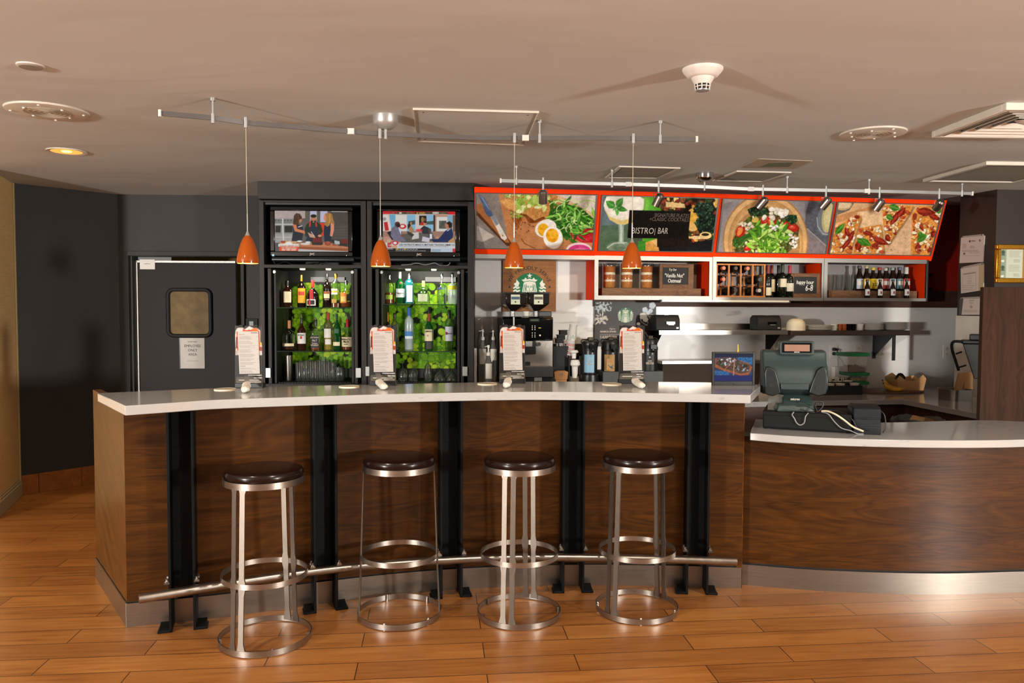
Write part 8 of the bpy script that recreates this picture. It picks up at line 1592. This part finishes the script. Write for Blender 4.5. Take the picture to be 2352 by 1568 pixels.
m.ring((0, 0, 0), .031, .003, -.073, -.070, 30).build('cage_bars', MAT['white'], t); M().lathe([(.018, -.088), (.026, -.086), (.027, -.082)], seg=30).build('cage_cap', MAT['silver'], t)
# access hatch
def ceil_quad(q): return [ceil_at(*p) for p in q]
Q = ceil_quad([(948, 247.5), (1238, 255), (1205, 331), (957, 322)]); c = sum(Q, Vector())/4; t = T('access_hatch', 'large square access panel in the ceiling behind the front track rail', 'access panel', c); L_ = [p-c for p in Q]
def qbox(m, A, z0, z1): return m.hexa([(A[3].x, A[3].y, z0), (A[3].x*1, A[3].y, z0), (0, 0, z0), (0, 0, z0)]*2) if 0 else m.prism([(p.x, p.y) for p in A], z0, z1)
def frame4(m, A, B_, z0, z1):
    for i in range(4): j = (i+1) % 4; m.prism([(A[i].x, A[i].y), (B_[i].x, B_[i].y), (B_[j].x, B_[j].y), (A[j].x, A[j].y)][::1], z0, z1)
    return m
sc_ = lambda A, k: [p*k for p in A]
frame4(M(), L_, sc_(L_, .985), -.010, 0).build('hatch_frame', MAT['paint'], t); qbox(M(), sc_(L_, .93)[::-1], -.006, 0).build('hatch_door', MAT['ceiling'], t)
for k in range(4): q = sc_(L_, .84)[k]; M().lathe([(.001, -.008), (.006, -.006)], (q.x, q.y, 0), 10).build('latch_screw', MAT['gplastic'], t)
# air diffuser: nested square louvres
t = T('air_diffuser', 'square louvred air diffuser on the ceiling at the right edge', 'air diffuser', (2.54, 3.93, CEIL), R(2)); hw = .30; m = M()
def sqring(m, w, th, z0, z1, d=None): d = d or w; m.box(-w, w, -d, -d+th, z0, z1).box(-w, w, d-th, d, z0, z1).box(-w, -w+th, -d+th, d-th, z0, z1).box(w-th, w, -d+th, d-th, z0, z1); return m
sqring(m, hw, .03, -.035, 0).build('outer_frame', MAT['paint'], t, bevel=.003); M().box(-hw+.03, hw-.03, -hw+.03, hw-.03, -.002, -.001).build('dark_throat', MAT['matte'], t)
for k, w_ in enumerate((.255, .205, .155, .105)):
    m = M(); z0, z1 = -.030+.003*k, -.012+.003*k
    for i in range(4):
        a, b = R(45+90*i), R(135+90*i); s2 = math.sqrt(2); A = [Vector((w_*s2*math.cos(x), w_*s2*math.sin(x), z0-.004)) for x in (a, b)]; B_ = [Vector(((w_-.016)*s2*math.cos(x), (w_-.016)*s2*math.sin(x), z1)) for x in (a, b)]
        m.hexa([A[0], A[1], A[1]*1+Vector((0, 0, .002)), A[0]+Vector((0, 0, .002)), B_[0], B_[1], B_[1]+Vector((0, 0, .002)), B_[0]+Vector((0, 0, .002))])
    m.build('louvre_ring', MAT['paint'], t)
M().lathe([(.001, -.03), (.055, -.012), (.055, -.010)], seg=4).build('centre_cone', MAT['white'], t)
# return grilles
def grille(Q, label, n, frame, th=.018, along_x=True, lip=.012):
    Q = ceil_quad(Q) if not isinstance(Q[0], Vector) else Q; c = sum(Q, Vector())/4; t = T('air_vent', label, 'vent', c, 0, 'ceiling return grilles'); L_ = [p-c for p in Q]; I = [p*(1-2*frame/ p.length) for p in L_]
    frame4(M(), L_, I, -th, 0).build('vent_frame', MAT['paint'], t); qbox(M(), I[::-1], -.003, -.001).build('dark_back', smat('vent_dark', '#241d17', .7), t)
    m = M()
    for k in range(1, n):
        f_ = k/n; a, b = (I[0]+(I[3]-I[0])*f_, I[1]+(I[2]-I[1])*f_) if along_x else (I[0]+(I[1]-I[0])*f_, I[3]+(I[2]-I[3])*f_)
        m.cyl((a.x, a.y, -th*.6), (b.x, b.y, -th*.6), .003, seg=4)
    m.build('grille_bars', smat('vent_bars', '#55493a', .6), t); return t
grille([(1422, 380.5), (1563, 384.5), (1512, 408), (1390, 407)], 'square ceiling vent behind the front rail, left of the two near the chrome canopy', 17, .016, .008)
grille([(1692, 391.5), (1818, 394.5), (1753, 416), (1636, 414)], 'square ceiling vent right of the chrome canopy, below the grey patch', 15, .016, .008)
grille([Vector((3.03, 5.06, CEIL)), Vector((3.72, 5.10, CEIL)), Vector((3.68, 5.80, CEIL)), Vector((2.99, 5.76, CEIL))], 'large brown ceiling return grille at the right edge above the column', 40, .022, .022)
Q = ceil_quad([(1742, 364), (1866, 369), (1822, 387), (1700, 384)]); c = sum(Q, Vector())/4
struct('trim_6', M().prism([(p.x, p.y) for p in Q[::-1]], CEIL-.003, CEIL), smat('patch_paint', '#b3a591', .7)); Q = ceil_quad([(1768, 372.5), (1822, 371), (1812, 382), (1745, 382)]); struct('trim_7', M().prism([(p.x, p.y) for p in Q[::-1]], CEIL-.004, CEIL-.003), smat('patch_grey_green', '#747a66', .7))
